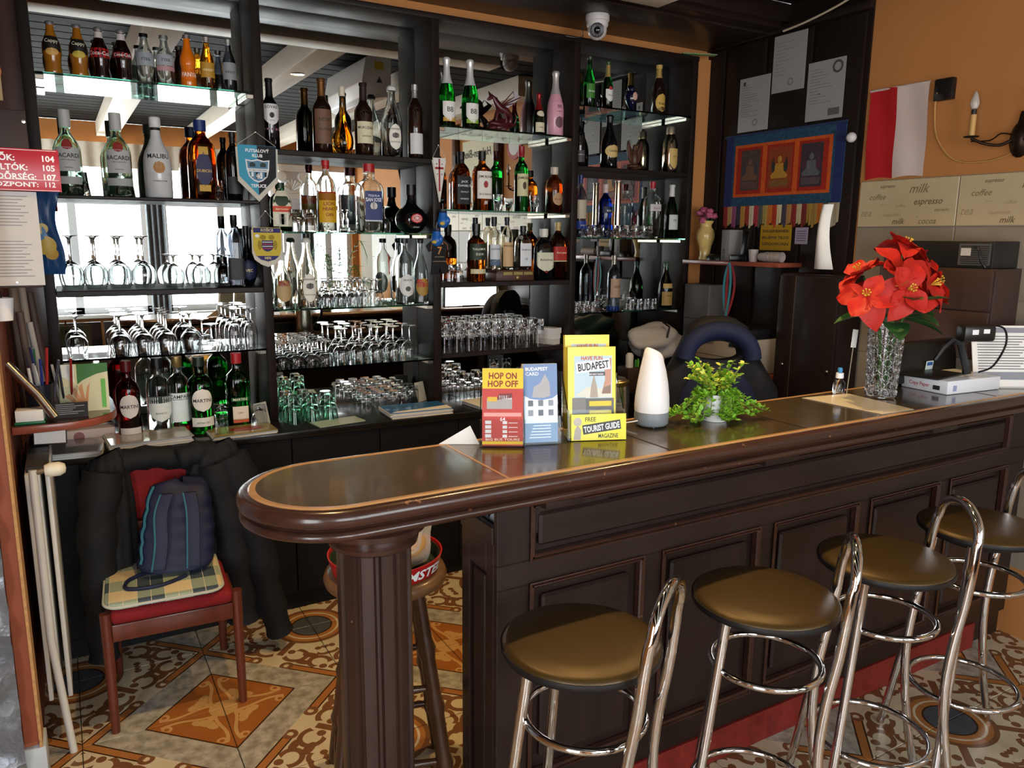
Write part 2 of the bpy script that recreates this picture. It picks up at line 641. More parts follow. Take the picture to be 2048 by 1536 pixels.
for sx in (-1, 1):
    for sy in (-1, 1):
        MB().tube([(sx*.48, sy*.28, 0), (sx*.48, sy*.28, .71)], .03, 10).build('leg', DARKZ, tb)

# side wall cladding: dark boards near the mirror, pale tiles and lettered frieze nearer
panel = struct(MB().box(XR-.012, XR-.001, 2.5, 3.71, 0, ZC).build('trim_11', SHELFW))
for k in range(4):
    MB().box(XR-.03, XR-.012, 2.52+.30*k, 2.80+.30*k, 0.02, 2.71).build('board', SHELFW, panel, bevel=.008)
MB().box(XR-.045, XR-.012, 2.49, 3.71, 2.715, 2.755).build('rail', SHELFW, panel, bevel=.008)
struct(MB().box(-.17, -.051, 3.58, 3.70, .83, 2.66).build('trim_14', wood('side_filler', '3a2014', '54301c', spec=.2)))
struct(MB().box(3.25, 3.39, 3.53, 3.70, .83, 2.672).build('trim_12', ORANGE))
PALE = mat('beige_stone_tile', '8f8371', .4, var=.18, scale=6, bump=.05)
FRZ = mat('cream_frieze_tile', 'c2ae88', .35, var=.04)
tl = struct(MB().box(XR-.004, XR-.0005, -2.3, 2.49, .3, 1.935).build('trim_13', C('8b8172', .8)))
wt = MB().box(-.006, 0, .002, .482, .002, .298).mesh('wall_tile', bevel=.002, segs=1)
wt.materials.append(PALE)
for j in range(9):
    for i in range(4):
        link('wall_tile', wt, None, tl, (XR-.004, 2.005-.484*j, 1.718-.30*(i+1)))
ftm = MB().box(-.008, 0, .002, .482, .001, .212).mesh('frieze_tile', bevel=.002, segs=1)
ftm.materials.append(FRZ)
FINK = [C(c, .6) for c in ('5d4a33', '7d6a4c', 'a08c68', 'bda988')]
WORDS = [('espresso', .30, .178, .016, 0), ('milk', .62, .150, .040, 1), ('coffee', .10, .155, .014, 3), ('coffee', .20, .125, .026, 1), ('espresso', .72, .098, .028, 0),
         ('coffee', .45, .088, .015, 2), ('espresso', .86, .066, .014, 1), ('tea', .09, .048, .034, 2), ('cappucino', .37, .048, .016, 2), ('milk', .44, .012, .026, 0), ('cocoa', .73, .012, .026, 1), ('cappucino', .28, .100, .006, 2), ('milk', .63, .040, .006, 2)]
for j in range(9):
    ft = link('frieze_tile', ftm, None, tl, (XR-.004, 2.005-.484*j, 1.72))
    for wd, fx, fz, h, ci in (WORDS if j < 4 else WORDS[:6]):
        text(wd, FINK[ci], ft, T(-.0086, .484*(1-fx), fz) @ RZ(-PI/2), h=h, shear=.35, bold=.004, aspect=.95)

# ---------------------------------------------------------------- shelving unit with mirrors
unit = thing('mirrored_shelving', 'dark wooden back bar shelving with mirror panels and bottle shelves', 'shelving', (0, 0, 0))
YS = 3.5
DIV = [(-.05, -.012), (.778, .815), (1.592, 1.632), (2.398, 2.436), (3.213, 3.25)]
for a, c in DIV:
    MB().box(a, c, YS, YM, .831, 2.672).build('side_panel', SHELFW, unit, bevel=.003)
MB().box(-.05, 3.25, YS-.006, YM, 2.645, 2.671).build('top_board', SHELFW, unit, bevel=.003)
SH = [[(2.243, 'g'), (1.80, 'd'), (1.432, 'w'), (1.16, 'k')], [(2.02, 'w'), (1.672, 'g'), (1.33, 'g'), (1.057, 'g')],
      [(2.179, 'g'), (1.787, 'g'), (1.433, 'w'), (1.078, 'w')], [(2.345, 'g'), (2.033, 'w'), (1.66, 'g'), (1.25, 'g')]]
SMOKE = mat('smoked_shelf_glass', '6a7078', 0., trans=1., ior=1.3, var=0)
for b_ in range(4):
    x0, x1 = DIV[b_][1]+.001, DIV[b_+1][0]-.001
    MB().box(x0, x1, YM-.004, YM, .831, 2.645).build('mirror', MIRROR, unit, smooth=0)
    for z, k in SH[b_]:
        th = {'g': .008, 'w': .024, 'd': .014, 'k': .008}[k]
        m = {'g': SHELFGLASS, 'w': SHELFW, 'd': SHELFW, 'k': SMOKE}[k]
        MB().box(x0, x1, YS, YM-.005, z-th, z).build('glass_shelf' if k in 'gk' else 'wood_shelf', m, unit, bevel=.001 if k in 'gk' else .003, segs=1, smooth=0 if k in 'gk' else 35)
        if k in 'gk':
            for xx in (x0, x1-.03):
                MB().box(xx, xx+.03, YS+.01, YM-.02, z-th-.018, z-th).build('shelf_bracket', STEEL, unit, bevel=.002, segs=1)

# ---------------------------------------------------------------- low counter below the shelving
ZB = .83
bc = thing('back_counter', 'long black cabinet run below the mirrored shelving', 'cabinet', (0, 0, 0))
MB().box(-.165, 3.38, 3.25, 3.705, ZB-.03, ZB).build('worktop', mat('black_worktop', '1a1714', .22, coat=.3), bc, bevel=.003)
MB().box(-.165, 3.38, 3.30, 3.70, .0, ZB-.031).build('carcass', BLACKP, bc)
for k in range(8):
    x0 = .012+.4*k
    MB().box(x0, x0+.396, 3.265, 3.285, .09, ZB-.034).build('door', BLACKP, bc, bevel=.002, segs=1)
MB().box(-.163, .008, 3.265, 3.285, .09, ZB-.034).build('door', BLACKP, bc, bevel=.002, segs=1)

# ---------------------------------------------------------------- bar counter
ZT = 1.105
bar = thing('bar_counter', 'long dark wooden bar counter with rounded end on a fluted column', 'bar counter', (0, 0, 0))
YG0, YG1, XE = 1.478, 1.838, 3.395
CX, CY_, CR = .498, (1.478+1.838)/2, .18


def bar_path(n=24):
    pts = [((x, YG0), (0, -1)) for x in (XE, 2.4, 1.4, .66, CX)]
    for i in range(1, n):
        t = PI*i/n
        pts.append(((CX-CR*math.sin(t), CY_-CR*math.cos(t)), (-math.sin(t), -math.cos(t))))
    pts += [((x, YG1), (0, 1)) for x in (CX, 1.4, 2.4, XE)]
    return pts


def sweep(path, prof):
    b = MB()
    k = len(prof)
    vs = [(p[0]+n[0]*o, p[1]+n[1]*o, z) for p, n in path for o, z in prof]
    fs = [(i*k+j, (i+1)*k+j, (i+1)*k+(j+1) % k, i*k+(j+1) % k) for i in range(len(path)-1) for j in range(k)]
    fs += [tuple(range(k)), tuple((len(path)-1)*k+j for j in range(k-1, -1, -1))]
    return b.add(vs, fs)


pth = bar_path()
nose = [(0, ZT-.002)]
nose += [(.010+.018*math.sin(a), ZT-.022+.020*math.cos(a)) for a in [i*PI/8 for i in range(9)]]
nose += [(.014, ZT-.045)]
nose += [(.012+.012*math.sin(a), ZT-.057+.011*math.cos(a)) for a in [i*PI/6 for i in range(7)]]
nose += [(-.02, ZT-.070), (-.02, ZT-.03), (0, ZT-.03)]
sweep(pth, nose).build('edge_moulding', EDGEW, bar, smooth=40)
sweep(pth, [(-.014, ZT-.01), (-.014, ZT), (-.002, ZT+.001), (.004, ZT-.003), (.0, ZT-.01)]).build('gold_edge', GOLDW, bar, smooth=0)
TOP = mat('dark_olive_bar_top', '4a3d26', .24, var=.35, scale=14, coat=.5)
seams = [CX-CR+.014, .862, 1.36, 1.88, 2.39, 2.90, XE]
for k in range(6):
    a, c = seams[k]+(.0 if k == 0 else .0035), seams[k+1]-.0035
    if k == 0:
        r_ = CR-.014
        poly = [(c, CY_-r_)]+[(CX-r_*math.sin(PI*i/24), CY_-r_*math.cos(PI*i/24)) for i in range(25)]+[(c, CY_+r_)]
        MB().prism(poly, ZT-.02, ZT).build('inlay_panel', TOP, bar, smooth=0)
    else:
        MB().box(a, c, YG0+.014, YG1-.014, ZT-.02, ZT).build('inlay_panel', TOP, bar, smooth=0)
for k in (1, 2, 3, 4, 5):
    MB().box(seams[k]-.0032, seams[k]+.0032, YG0+.014, YG1-.014, ZT-.02, ZT+.0006).build('inlay_strip', GOLDW if k == 1 else SHELFW, bar, smooth=0)
poly = [(XE, YG0+.02), (CX, YG0+.02)]+[(CX-(CR-.02)*math.sin(PI*i/16), CY_-(CR-.02)*math.cos(PI*i/16)) for i in range(1, 16)]+[(CX, YG1-.02), (XE, YG1-.02)]
MB().prism(poly, ZT-.055, ZT-.021).build('top_core', DARKX, bar, smooth=0)
YF = 1.60
X0 = .895
fr = MB().box(1.25, 3.38, YF+.02, 1.80, .0, 1.049).box(X0+.012, 1.25, YF+.02, 1.80, 0, .90)
fr.build('carcass', DARKX, bar)
MB().box(X0, 3.38, YF, YF+.02, .985, 1.049).build('rail', DARKX, bar, bevel=.002, segs=1)
MB().box(X0, 3.38, YF, YF+.02, .768, .835).build('rail', DARKX, bar, bevel=.002, segs=1)
MB().box(X0, 3.38, YF, YF+.02, .11, .20).build('rail', DARKX, bar, bevel=.002, segs=1)
PX = [(.993, 1.37), (1.44, 1.838), (1.902, 2.32), (2.385, 2.79), (2.858, 3.255)]
MB().box(X0, .993, YF, YF+.02, .835, .985).build('stile', DARKZ, bar, bevel=.002, segs=1)
MB().box(3.24, 3.38, YF, YF+.02, .835, .985).build('stile', DARKZ, bar, bevel=.002, segs=1)
ed = [X0]+[e for p in PX for e in p]+[3.38]
for a, c in zip(ed[0::2], ed[1::2]):
    MB().box(a, c, YF, YF+.02, .20, .768).build('stile', DARKZ, bar, bevel=.002, segs=1)


def raised(x0, x1, z0, z1, mh, inset=.042):
    pn = MB().box(x0+inset, x1-inset, YF+.003, YF+.021, z0+inset, z1-inset).build('raised_panel', mh, bar, bevel=.007, segs=1)
    m_ = MB()
    w = .013
    for (a, b, c, d) in ((x0, x1, z1-w, z1), (x0, x1, z0, z0+w), (x0, x0+w, z0, z1), (x1-w, x1, z0, z1)):
        m_.box(a, b, YF-.006, YF+.02, c, d)
    m_.build('panel_moulding', EDGEW, pn, bevel=.004, segs=1)


raised(.993, 3.24, .835, .985, DARKX, .03)
for a, c in PX:
    raised(a, c, .20, .768, DARKZ)
MB().box(X0, 3.38, YF-.02, YF+.0, 1.02, 1.049).build('cornice', DARKX, bar, bevel=.006)
for x0 in (.967, 1.72, 2.53):
    MB().box(x0, x0+.11+.03*(x0 > 1), YF-.11, YF-.001, 1.008, 1.049).build('bracket', DARKX, bar, bevel=.004)
MB().box(X0, 3.15, YF-.008, YF+.015, 0, .109).build('plinth', mat('red_mottled_granite', '7c2620', .4, var=.45, scale=45), bar, bevel=.002, segs=1)
# closed end of the counter: framed panel and an open niche under the top
MB().box(X0, X0+.012, YF+.02, YF+.06, 0, .90).build('stile', DARKZ, bar, bevel=.002, segs=1)
MB().box(X0, X0+.012, 1.755, 1.80, 0, .90).build('stile', DARKZ, bar, bevel=.002, segs=1)
MB().box(X0, X0+.012, YF+.06, 1.755, .80, .90).build('rail', DARKX, bar, bevel=.002, segs=1)
MB().box(X0, X0+.012, YF+.06, 1.755, 0, .10).build('rail', DARKX, bar, bevel=.002, segs=1)
MB().box(X0+.004, X0+.013, YF+.075, 1.74, .115, .785).build('raised_panel', DARKZ, bar, bevel=.004, segs=1)
MB().box(X0-.004, X0+.012, YF+.02, 1.80, .885, .935).build('niche_lip', DARKX, bar, bevel=.003, segs=1)
MB().box(X0+.012, 1.25, YF+.02, 1.80, .90, .912).build('niche_floor', DARKX, bar)
MB().box(X0+.012, 1.25, YF+.0125, YF+.0195, .90, 1.049).build('back_board', DARKZ, bar)
# fluted column
ccx, ccy = .593, 1.66
NF = 12
prof = []
for k in range(NF):
    for f, r in ((0, .088), (.30, .088), (.36, .083), (.42, .078), (.58, .078), (.64, .083), (.70, .088)):
        t = 2*PI*(k+f)/NF
        prof.append((ccx+r*math.cos(t), ccy+r*math.sin(t)))
col = MB().prism(prof, .06, .945).build('column', wood('worn_column_wood', '221613', '3c261e', rough=.35, stretch=(12, 12, .8), wear=.27), bar, smooth=25)
MB().lathe([(0, .94), (.092, .94), (.104, .948), (.106, .958), (.100, .966), (.108, .972), (.124, .985), (.126, .998), (.116, 1.005), (.108, 1.01), (.112, 1.03), (.125, 1.044), (.125, 1.052), (0, 1.052)], 32, (ccx, ccy, 0)).build('capital', EDGEW, col)
MB().lathe([(0, 0), (.12, 0), (.12, .04), (.105, .05), (.10, .07), (0, .07)], 32, (ccx, ccy, 0)).build('column_base', DARKZ, col)
# ---------------------------------------------------------------- bottles
PROF = {  # (height, radius) as fractions
    'wine': [(0, .93), (.012, 1), (.56, 1), (.62, .95), (.67, .78), (.71, .55), (.75, .42), (.80, .37), (.95, .36), (.955, .42), (.985, .42), (1, .38)],
    'burgundy': [(0, .93), (.012, 1), (.42, 1), (.52, .93), (.62, .74), (.70, .52), (.78, .38), (.95, .34), (.955, .4), (.985, .4), (1, .36)],
    'sekt': [(0, .92), (.015, 1), (.40, 1), (.50, .93), (.60, .74), (.68, .54), (.76, .40), (.86, .36), (.93, .38), (.96, .44), (.985, .42), (1, .30)],
    'spirit': [(0, .94), (.015, 1), (.60, 1), (.66, .96), (.71, .84), (.745, .62), (.775, .43), (.80, .37), (.86, .37), (.865, .42), (1, .42)],
    'rum': [(0, .90), (.015, .97), (.30, 1), (.50, 1), (.56, .97), (.63, .80), (.69, .55), (.735, .38), (.78, .35), (.80, .40), (1, .40)],
    'tall': [(0, .94), (.012, 1), (.62, 1), (.69, .93), (.745, .72), (.79, .46), (.83, .34), (.92, .32), (.925, .38), (1, .38)],
    'malibu': [(0, .9), (.015, .98), (.35, 1), (.48, .97), (.57, .84), (.66, .58), (.74, .40), (.82, .34), (.87, .34), (.875, .38), (.985, .38), (1, .3)],
    'coke': [(0, .80), (.02, .88), (.10, .92), (.22, .84), (.30, .88), (.42, 1), (.54, 1), (.62, .92), (.72, .66), (.82, .46), (.92, .40), (.925, .46), (.99, .46), (1, .4)],
    'fanta': [(0, .86), (.02, .95), (.16, 1), (.30, .93), (.37, .86), (.46, .97), (.56, .98), (.64, .84), (.72, .62), (.82, .45), (.92, .40), (.925, .46), (1, .44)],
    'soda': [(0, .90), (.02, 1), (.50, 1), (.60, .94), (.68, .76), (.76, .54), (.84, .42), (.92, .39), (.925, .46), (1, .44)],
    'pear': [(0, .45), (.02, .62), (.08, .88), (.17, 1), (.27, .95), (.36, .74), (.44, .48), (.52, .33), (.62, .26), (.85, .23), (.86, .28), (1, .26)],
    'globe': [(0, .42), (.02, .52), (.07, .72), (.16, .92), (.27, 1), (.38, .94), (.48, .74), (.54, .50), (.60, .32), (.70, .25), (.78, .23), (.785, .28), (1, .28)],
    'swing': [(0, .92), (.015, 1), (.44, 1), (.52, .95), (.62, .76), (.72, .54), (.80, .40), (.86, .34), (.92, .34), (.925, .42), (.97, .42), (1, .25)],
    'beer': [(0, .92), (.015, 1), (.46, 1), (.54, .95), (.62, .76), (.70, .53), (.80, .42), (.93, .38), (.935, .44), (1, .44)],
    'flask': [(0, .92), (.015, 1), (.52, 1), (.62, .97), (.70, .86), (.76, .62), (.80, .40), (.86, .36), (.865, .42), (1, .42)],
    'tube': [(0, 1), (.01, 1), (.6, .93), (.97, .84), (.975, 1), (1, 1)],
    'shaker': [(0, .92), (.02, 1), (.62, 1), (.72, .86), (.80, .60), (.84, .50), (.845, .56), (.97, .52), (1, .46)],
}


def rad_at(prof, f):
    for (a, r), (b, q) in zip(prof, prof[1:]):
        if a <= f <= b:
            return r+(q-r)*((f-a)/(b-a) if b > a else 0)
    return prof[-1][1]


def glassmat(col, rough=.0):
    return C(col, rough, trans=1., ior=1.42, var=0)


GM = {'clear': glassmat('f2f6f4'), 'rumclear': glassmat('d8efe2'), 'green': glassmat('0f7a22'), 'dgreen': glassmat('0a3d16'), 'amber': glassmat('b5560e'), 'gold': glassmat('d08a1c'), 'brown': C('1e0f08', .06, var=0, coat=.5),
      'black': C('08090c', .05, var=0, coat=.5), 'red': glassmat('8a0a0e'), 'orange': C('e0700f', .12, var=0, coat=.6), 'juice': C('a8681a', .15, var=0, coat=.6), 'white': C('d6d8d8', .22, coat=.3), 'pink': C('d59aa8', .25, coat=.3), 'blue': glassmat('0b2f9a'),
      'smoke': glassmat('b8bdc4'), 'cola': C('160606', .05, var=0, coat=.6), 'metal': C('c8b8a0', .12, metal=1., var=0), 'straw': glassmat('f4f1e6')}


def bottle(name, label, px, ytop, w, z, kind, gm, cap=(.86, '161616'), labels=(), Y=3.60, sq=0., ay=1., foil=None, group=None, rz=0., X=None, hgt=None, n=22):
    """px: centre of the bottle in the photo at shelf height; ytop: its top; w: full width in photo pixels at distance Y"""
    prof = PROF[kind]
    if X is None:
        q = P(px, ytop, 1, Y)
        X, H = q.x, (q.z-z if hgt is None else hgt)
        # width along the line of sight's normal
        dep = (Vector((X, Y, z))-Vector((0, 0, EYE))).dot(fw)
        R = w/F_PX*dep/2
    else:
        H, R = hgt, w/2
    if Y+R > YS:
        for k_ in range(4):
            if DIV[k_][0] < X < DIV[k_+1][1] and z > ZB+.01:
                X = min(max(X, DIV[k_][1]+R+.003), DIV[k_+1][0]-R-.003)
                for zs, kk in SH[k_]:
                    if z+.05 < zs:
                        H = min(H, zs-.028-z if kk in 'gk' else zs-.03-z)
    root = thing(name, label, 'bottle', (X, Y, z+.0005), rz, group)
    cf = cap[0] if cap else 1.
    body = [(0, 0)]+[(R*r, H*f) for f, r in prof if f < cf]+[(R*rad_at(prof, cf-.001), H*cf), (0, H*cf)]
    if gm in ('clear', 'smoke', 'straw', 'rumclear'):
        t_ = .0028
        body = body[:-1]+[(max(r-t_, .001), zz) for r, zz in reversed(body[1:-1]) if zz > .008]+[(max(R*prof[1][1]-t_, .001), .009), (0, .008)]
    MB().lathe(body, n, sq=sq, ay=ay).build('body', GM[gm] if isinstance(gm, str) else gm, root, smooth=50)
    if cap:
        cp = [(0, H*cf)]+[(R*rad_at(prof, cf+.001)*1.06+.0004, H*cf)]+[(R*r*1.06+.0004, H*f) for f, r in prof if f > cf]+[(0, H)]
        MB().lathe(cp, 14).build('cap', C(cap[1], .35, **({'metal': .8} if len(cap) > 2 else {})), root, smooth=50)
    if foil:
        f0, f1, c = foil
        fp = [(R*rad_at(prof, f0)+.0006, H*f0)]+[(R*r+.0006, H*f) for f, r in prof if f0 < f < f1]+[(R*rad_at(prof, f1)+.0006, H*f1)]
        MB().lathe(fp, n, sq=sq if f1 < .6 else 0, ay=ay).build('foil', C(c, .3, metal=.4), root, smooth=50)
    for lb in labels:
        f0, f1, half, c = lb[:4]
        shape = lb[4] if len(lb) > 4 else 'r'
        texts = lb[5] if len(lb) > 5 else ()

        def on(theta, f, off=.0008):
            t = theta-PI/2
            g_ = sqf(t, sq)
            r = (R*rad_at(prof, f)+off)*g_
            return Vector((r*math.cos(t), r*math.sin(t)*ay, H*f))
        ha = math.radians(half)
        b = MB()
        if shape == 'r':
            b.grid(lambda u, v: on((u*2-1)*ha, f0+(f1-f0)*v), 12, 5)
        else:  # oval or shield
            def fn(u, v):
                f = f0+(f1-f0)*v
                k = math.sqrt(max(0, 1-(2*v-1)**2)) if shape == 'o' else min(1, (max(v, .0)/.35)**.6 if v < .35 else 1.)
                return on((u*2-1)*ha*max(k, .02), f)
            b.grid(fn, 12, 12)
        lo = b.build('label', C(c, .55) if isinstance(c, str) else c, root, smooth=60)
        for s_, fz, h, tc in texts:
            def bend(p, fz=fz):
                f = fz+p.z/H
                r = R*rad_at(prof, min(max(f, 0), 1))
                return on(p.x/r, f, .0013)
            vs, fs, tw = textmesh(s_, .014, 0., 1.)
            k = h/.7
            mxw = 2*R*ha*.92 if half < 175 else 9
            wd = min(tw*k, mxw)
            text(s_, C(tc, .6), lo, None, h=h, w=wd, bold=.014, fn=bend)
    return root


Z1A, Z1B, Z1C, Z1D = 2.243, 1.80, 1.432, 1.16
Z2A, Z2B, Z2C, Z2D = 2.02, 1.672, 1.33, 1.057
Z3A, Z3B, Z3C, Z3D = 2.179, 1.787, 1.433, 1.078
Z4A, Z4B, Z4C, Z4D = 2.345, 2.033, 1.66, 1.25
SODA = 'small soft drink bottles on the top glass shelf'
B = bottle
B('soda_bottle', 'orange juice bottle with black and yellow label, next to the shelf end', 98, 43, 34, Z1A, 'coke', 'juice', (.93, 'c8c8c8', 1), [(.44, .72, 62, '1a1712', 'r', [('Cappy', .60, .013, 'f0e8d0')]), (.36, .50, 40, 'e3b060', 'o')], Y=3.59, group=SODA)
B('soda_bottle', 'orange juice bottle with black and yellow label, beside the first cola', 152, 50, 34, Z1A, 'coke', 'juice', (.93, 'c8c8c8', 1), [(.44, .72, 62, '1a1712', 'r', [('Cappy', .60, .013, 'f0e8d0')]), (.36, .50, 40, 'd8c24a', 'o')], Y=3.59, group=SODA)
B('soda_bottle', 'dark cola bottle with bright red label, beside the orange juice', 195, 56, 34, Z1A, 'coke', 'cola', (.93, 'd0d0d0', 1), [(.42, .60, 178, 'b5161c', 'r', [('Coca-Cola', .47, .014, 'f6f0ee')]), (.80, .92, 178, 'd8d0cc')], Y=3.59, group=SODA)
B('soda_bottle', 'dark cola bottle with narrow red label, beside the clear water', 240, 61, 34, Z1A, 'coke', 'cola', (.93, 'd0d0d0', 1), [(.46, .56, 178, 'a0262c', 'r', [('Coca-Cola', .485, .011, 'f6f0ee')]), (.80, .92, 178, 'd8d0cc')], Y=3.59, group=SODA)
B('soda_bottle', 'clear mineral water bottle with grey label', 286, 68, 34, Z1A, 'soda', 'clear', (.93, '222222', 1), [(.36, .62, 70, '9aa0a6', 'r', [('risa', .46, .016, '4a4e58')])], Y=3.59, group=SODA)
B('soda_bottle', 'clear mineral water bottle with grey and pink label', 326, 72, 34, Z1A, 'soda', 'clear', (.93, '9a9a9a', 1), [(.40, .62, 70, 'a0a4aa', 'r', [('risa', .48, .016, '5a5460')]), (.30, .39, 70, 'b98a8e')], Y=3.59, group=SODA)
B('soda_bottle', 'bright orange soda bottle with waisted body', 372, 71, 30, Z1A, 'fanta', 'orange', (.93, 'a09890', 1), [(.16, .34, 62, 'e0700f', 'o', [('FANTA', .22, .016, 'ffffff')])], Y=3.59, group=SODA)
B('soda_bottle', 'golden ginger ale bottle with silver cap', 411, 75, 27, Z1A, 'soda', 'gold', (.90, 'c9c4b8', 1), [(.24, .52, 65, 'b98a2e', 'r', [('KINLEY', .36, .009, 'f3e3b0')])], Y=3.59, group=SODA)
B('soda_bottle', 'clear tonic bottle with silver label, last by the post', 455, 80, 27, Z1A, 'soda', 'smoke', (.90, 'c4c4c0', 1), [(.24, .56, 65, '8c9094', 'r', [('KINLEY', .36, .009, '2a2c30')])], Y=3.59, group=SODA)
SP1 = 'spirits on the shelf above the stemware'
BAC = [(.28, .56, 55, 'c4c6c4', 'r', [('BACARDI', .44, .016, '26262a'), ('CARTA BLANCA', .405, .005, '404044'), ('~~~', .31, .012, '303034')]), (.53, .66, 24, 'a33a34', 'o'), (.13, .22, 60, 'b4b6b4')]
B('rum_bottle', 'clear rum bottle with grey label and red seal, partly behind the red sign', 126, 220, 50, Z1B, 'rum', 'rumclear', (.80, 'c9cac8'), BAC, Y=3.58, group=SP1)
B('rum_bottle', 'clear rum bottle with grey label and red seal, beside the white bottle', 228, 227, 50, Z1B, 'rum', 'rumclear', (.80, 'c9cac8'), BAC, Y=3.58, group=SP1)
B('liqueur_bottle', 'opaque white coconut liqueur bottle with palm sun print', 308, 234, 52, Z1B, 'malibu', 'white', (.87, 'e8e8e6'), [(.32, .56, 60, 'd6d8d8', 'r', [('MALIBU', .485, .018, '1c1c1e'), ('CARIBBEAN RUM', .20, .005, '3c3c40')]), (.30, .45, 24, 'b9864a', 'o'), (.835, .868, 178, '1a1614')], Y=3.58, group=SP1)
B('brandy_bottle', 'amber brandy bottle with dark blue label and blue cap', 398, 241, 52, Z1B, 'flask', 'amber', (.86, '1c2f6a'), [(.16, .60, 30, '26264a', 'o', [('DUBICKI', .34, .011, 'd9b25c')]), (.56, .66, 20, 'c79b3b'), (.10, .18, 22, 'c79b3b')], Y=3.58, sq=.25, group=SP1)
B('wine_bottle', 'slim dark bottle half hidden behind the light blue pennant', 463, 265, 30, Z1B, 'tall', 'black', (.84, '1a1416'), [(.1, .35, 60, '3a3a38')], Y=3.60, group=SP1)
B('liqueur_bottle', 'dark liqueur bottle with round blue label beside small goblets', 492, 452, 38, Z1C, 'globe', 'black', (.84, '1a1a1e'), [(.10, .44, 60, '1c2142', 'o', [('VEC', .24, .012, 'd9c890')])], Y=3.60, group=SP1)
B('grey_cap_bottle', 'clear square bottle with tall black stopper beside small goblets', 466, 430, 30, Z1C, 'spirit', 'smoke', (.82, '141416'), [(.1, .4, 60, '2c2c30')], Y=3.56, sq=.6, group=SP1)
VER = 'aperitif bottles standing on the low counter'
B('vermouth_bottle', 'dark red vermouth bottle with round white label', 250, 722, 44, ZB, 'spirit', 'red', (.87, '5a1216'), [(.30, .60, 48, 'e4dedc', 'o', [('MARTINI', .425, .014, '1a1416')]), (.10, .18, 55, 'd8d2d0')], Y=3.42, group=VER)
B('vermouth_bottle', 'clear aperitif bottle with white chevron label and black cap', 312, 716, 46, ZB, 'spirit', 'clear', (.86, '121214'), [(.20, .52, 62, 'dfe6e4', 's', [('GARRONE', .455, .011, '1c2a28'), ('BIANCO', .30, .008, '5a6a68')]), (.44, .53, 60, '2a3a3a')], Y=3.45, group=VER)
B('vermouth_bottle', 'clear bitter bottle with black and white label and gold cap', 352, 713, 42, ZB, 'spirit', 'clear', (.86, 'b59a62', 1), [(.16, .54, 60, 'dce8ea', 'r', [('CAMPARI', .47, .014, '16181c')]), (.45, .46, 60, '16181c'), (.02, .10, 178, 'a8161a')], Y=3.47, group=VER)
B('vermouth_bottle', 'green vermouth bottle with round white label facing out', 396, 714, 48, ZB, 'spirit', 'green', (.88, '16241a'), [(.30, .60, 48, 'e4e0d8', 'o', [('MARTINI', .425, .014, '1a1416')]), (.10, .22, 55, 'e0e0d8', 'r', [('EXTRA DRY', .14, .007, '2a4a30')])], Y=3.43, group=VER)
B('vermouth_bottle', 'green vermouth bottle with red cap and small orange label', 471, 706, 44, ZB, 'spirit', 'green', (.86, 'a8222a'), [(.12, .30, 36, 'e6ddd0', 'r', [('DRY', .2, .008, '905040')]), (.08, .13, 36, 'c05a3a'), (.37, .42, 40, '0f5a22', 'r', [('MARTINI', .38, .010, 'e8e0d0')])], Y=3.46, sq=.2, group=VER)
TOPB = 'bottles on the wooden shelf under the ceiling beam'
B('wine_bottle', 'black wine bottle with white shield label and horse', 533, 157, 34, Z2A, 'wine', 'black', (.76, '131013'), [(.34, .64, 58, 'e2e0de', 's', [('LOVASI', .575, .012, '1c1c1e'), ('ARTIBUS', .40, .004, '5a5a5c')]), (.44, .52, 16, '222224', 'o'), (.27, .30, 178, '8a5a76')], Y=3.57, group=TOPB)
B('wine_bottle', 'dark wine bottle with bronze foil and brown label', 641, 157, 38, Z2A, 'wine', 'brown', (.76, '8a6038', 1), [(.12, .58, 62, '6e4f3c', 'r', [('NEW', .42, .016, '3a2a20'), ('TALAVARI', .30, .010, '3a2a20')])], Y=3.57, group=TOPB)
B('pear_brandy_bottle', 'amber pear brandy in a long necked round bottle', 683, 174, 42, Z2A, 'pear', 'gold', (.86, 'd8cdb4'), (), Y=3.58, group=TOPB)
B('wine_bottle', 'dark wine bottle with cream scenic label', 725, 166, 36, Z2A, 'wine', 'brown', (.76, '2a1a1c'), [(.16, .46, 62, 'd9d0ae', 'r', [('MUKUZANI', .36, .011, '2a2418'), ('GEORGIA', .25, .007, '4a4028')])], Y=3.56, group=TOPB)
B('swing_top_bottle', 'clear swing top bottle with oval fruit label on the wooden shelf', 782, 172, 42, Z2A, 'swing', 'clear', (.93, 'd8d8d4'), [(.10, .46, 36, 'e6e2d4', 'o', [('BRENNEREI', .38, .006, '2a2826'), ('ZWETSCHGE', .20, .006, '2a2826')]), (.26, .34, 20, '4a4644', 'o')], Y=3.57, group=TOPB)
B('wine_bottle', 'slim dark wine bottle with silver cap and white label', 829, 170, 30, Z2A, 'tall', 'brown', (.82, 'c6c4c0', 1), [(.06, .34, 62, 'd6d4d2')], Y=3.56, group=TOPB)
MID = 'spirits on the middle glass shelf'
B('herb_liqueur_bottle', 'flat green herb liqueur bottle with stag head label and red band', 559, 366, 40, Z2B, 'flask', 'dgreen', (.88, '15331c'), [(.10, .84, 44, 'd9d2b8'), (.50, .84, 36, '2a3a24', 'o'), (.40, .52, 44, 'c8401e', 'r', [('Jägermeister', .445, .007, 'f0e2b0')]), (.14, .36, 34, 'e4e0d0', 'r', [('35', .26, .009, '3a3a34')])], Y=3.56, sq=.9, ay=.6, group=MID)
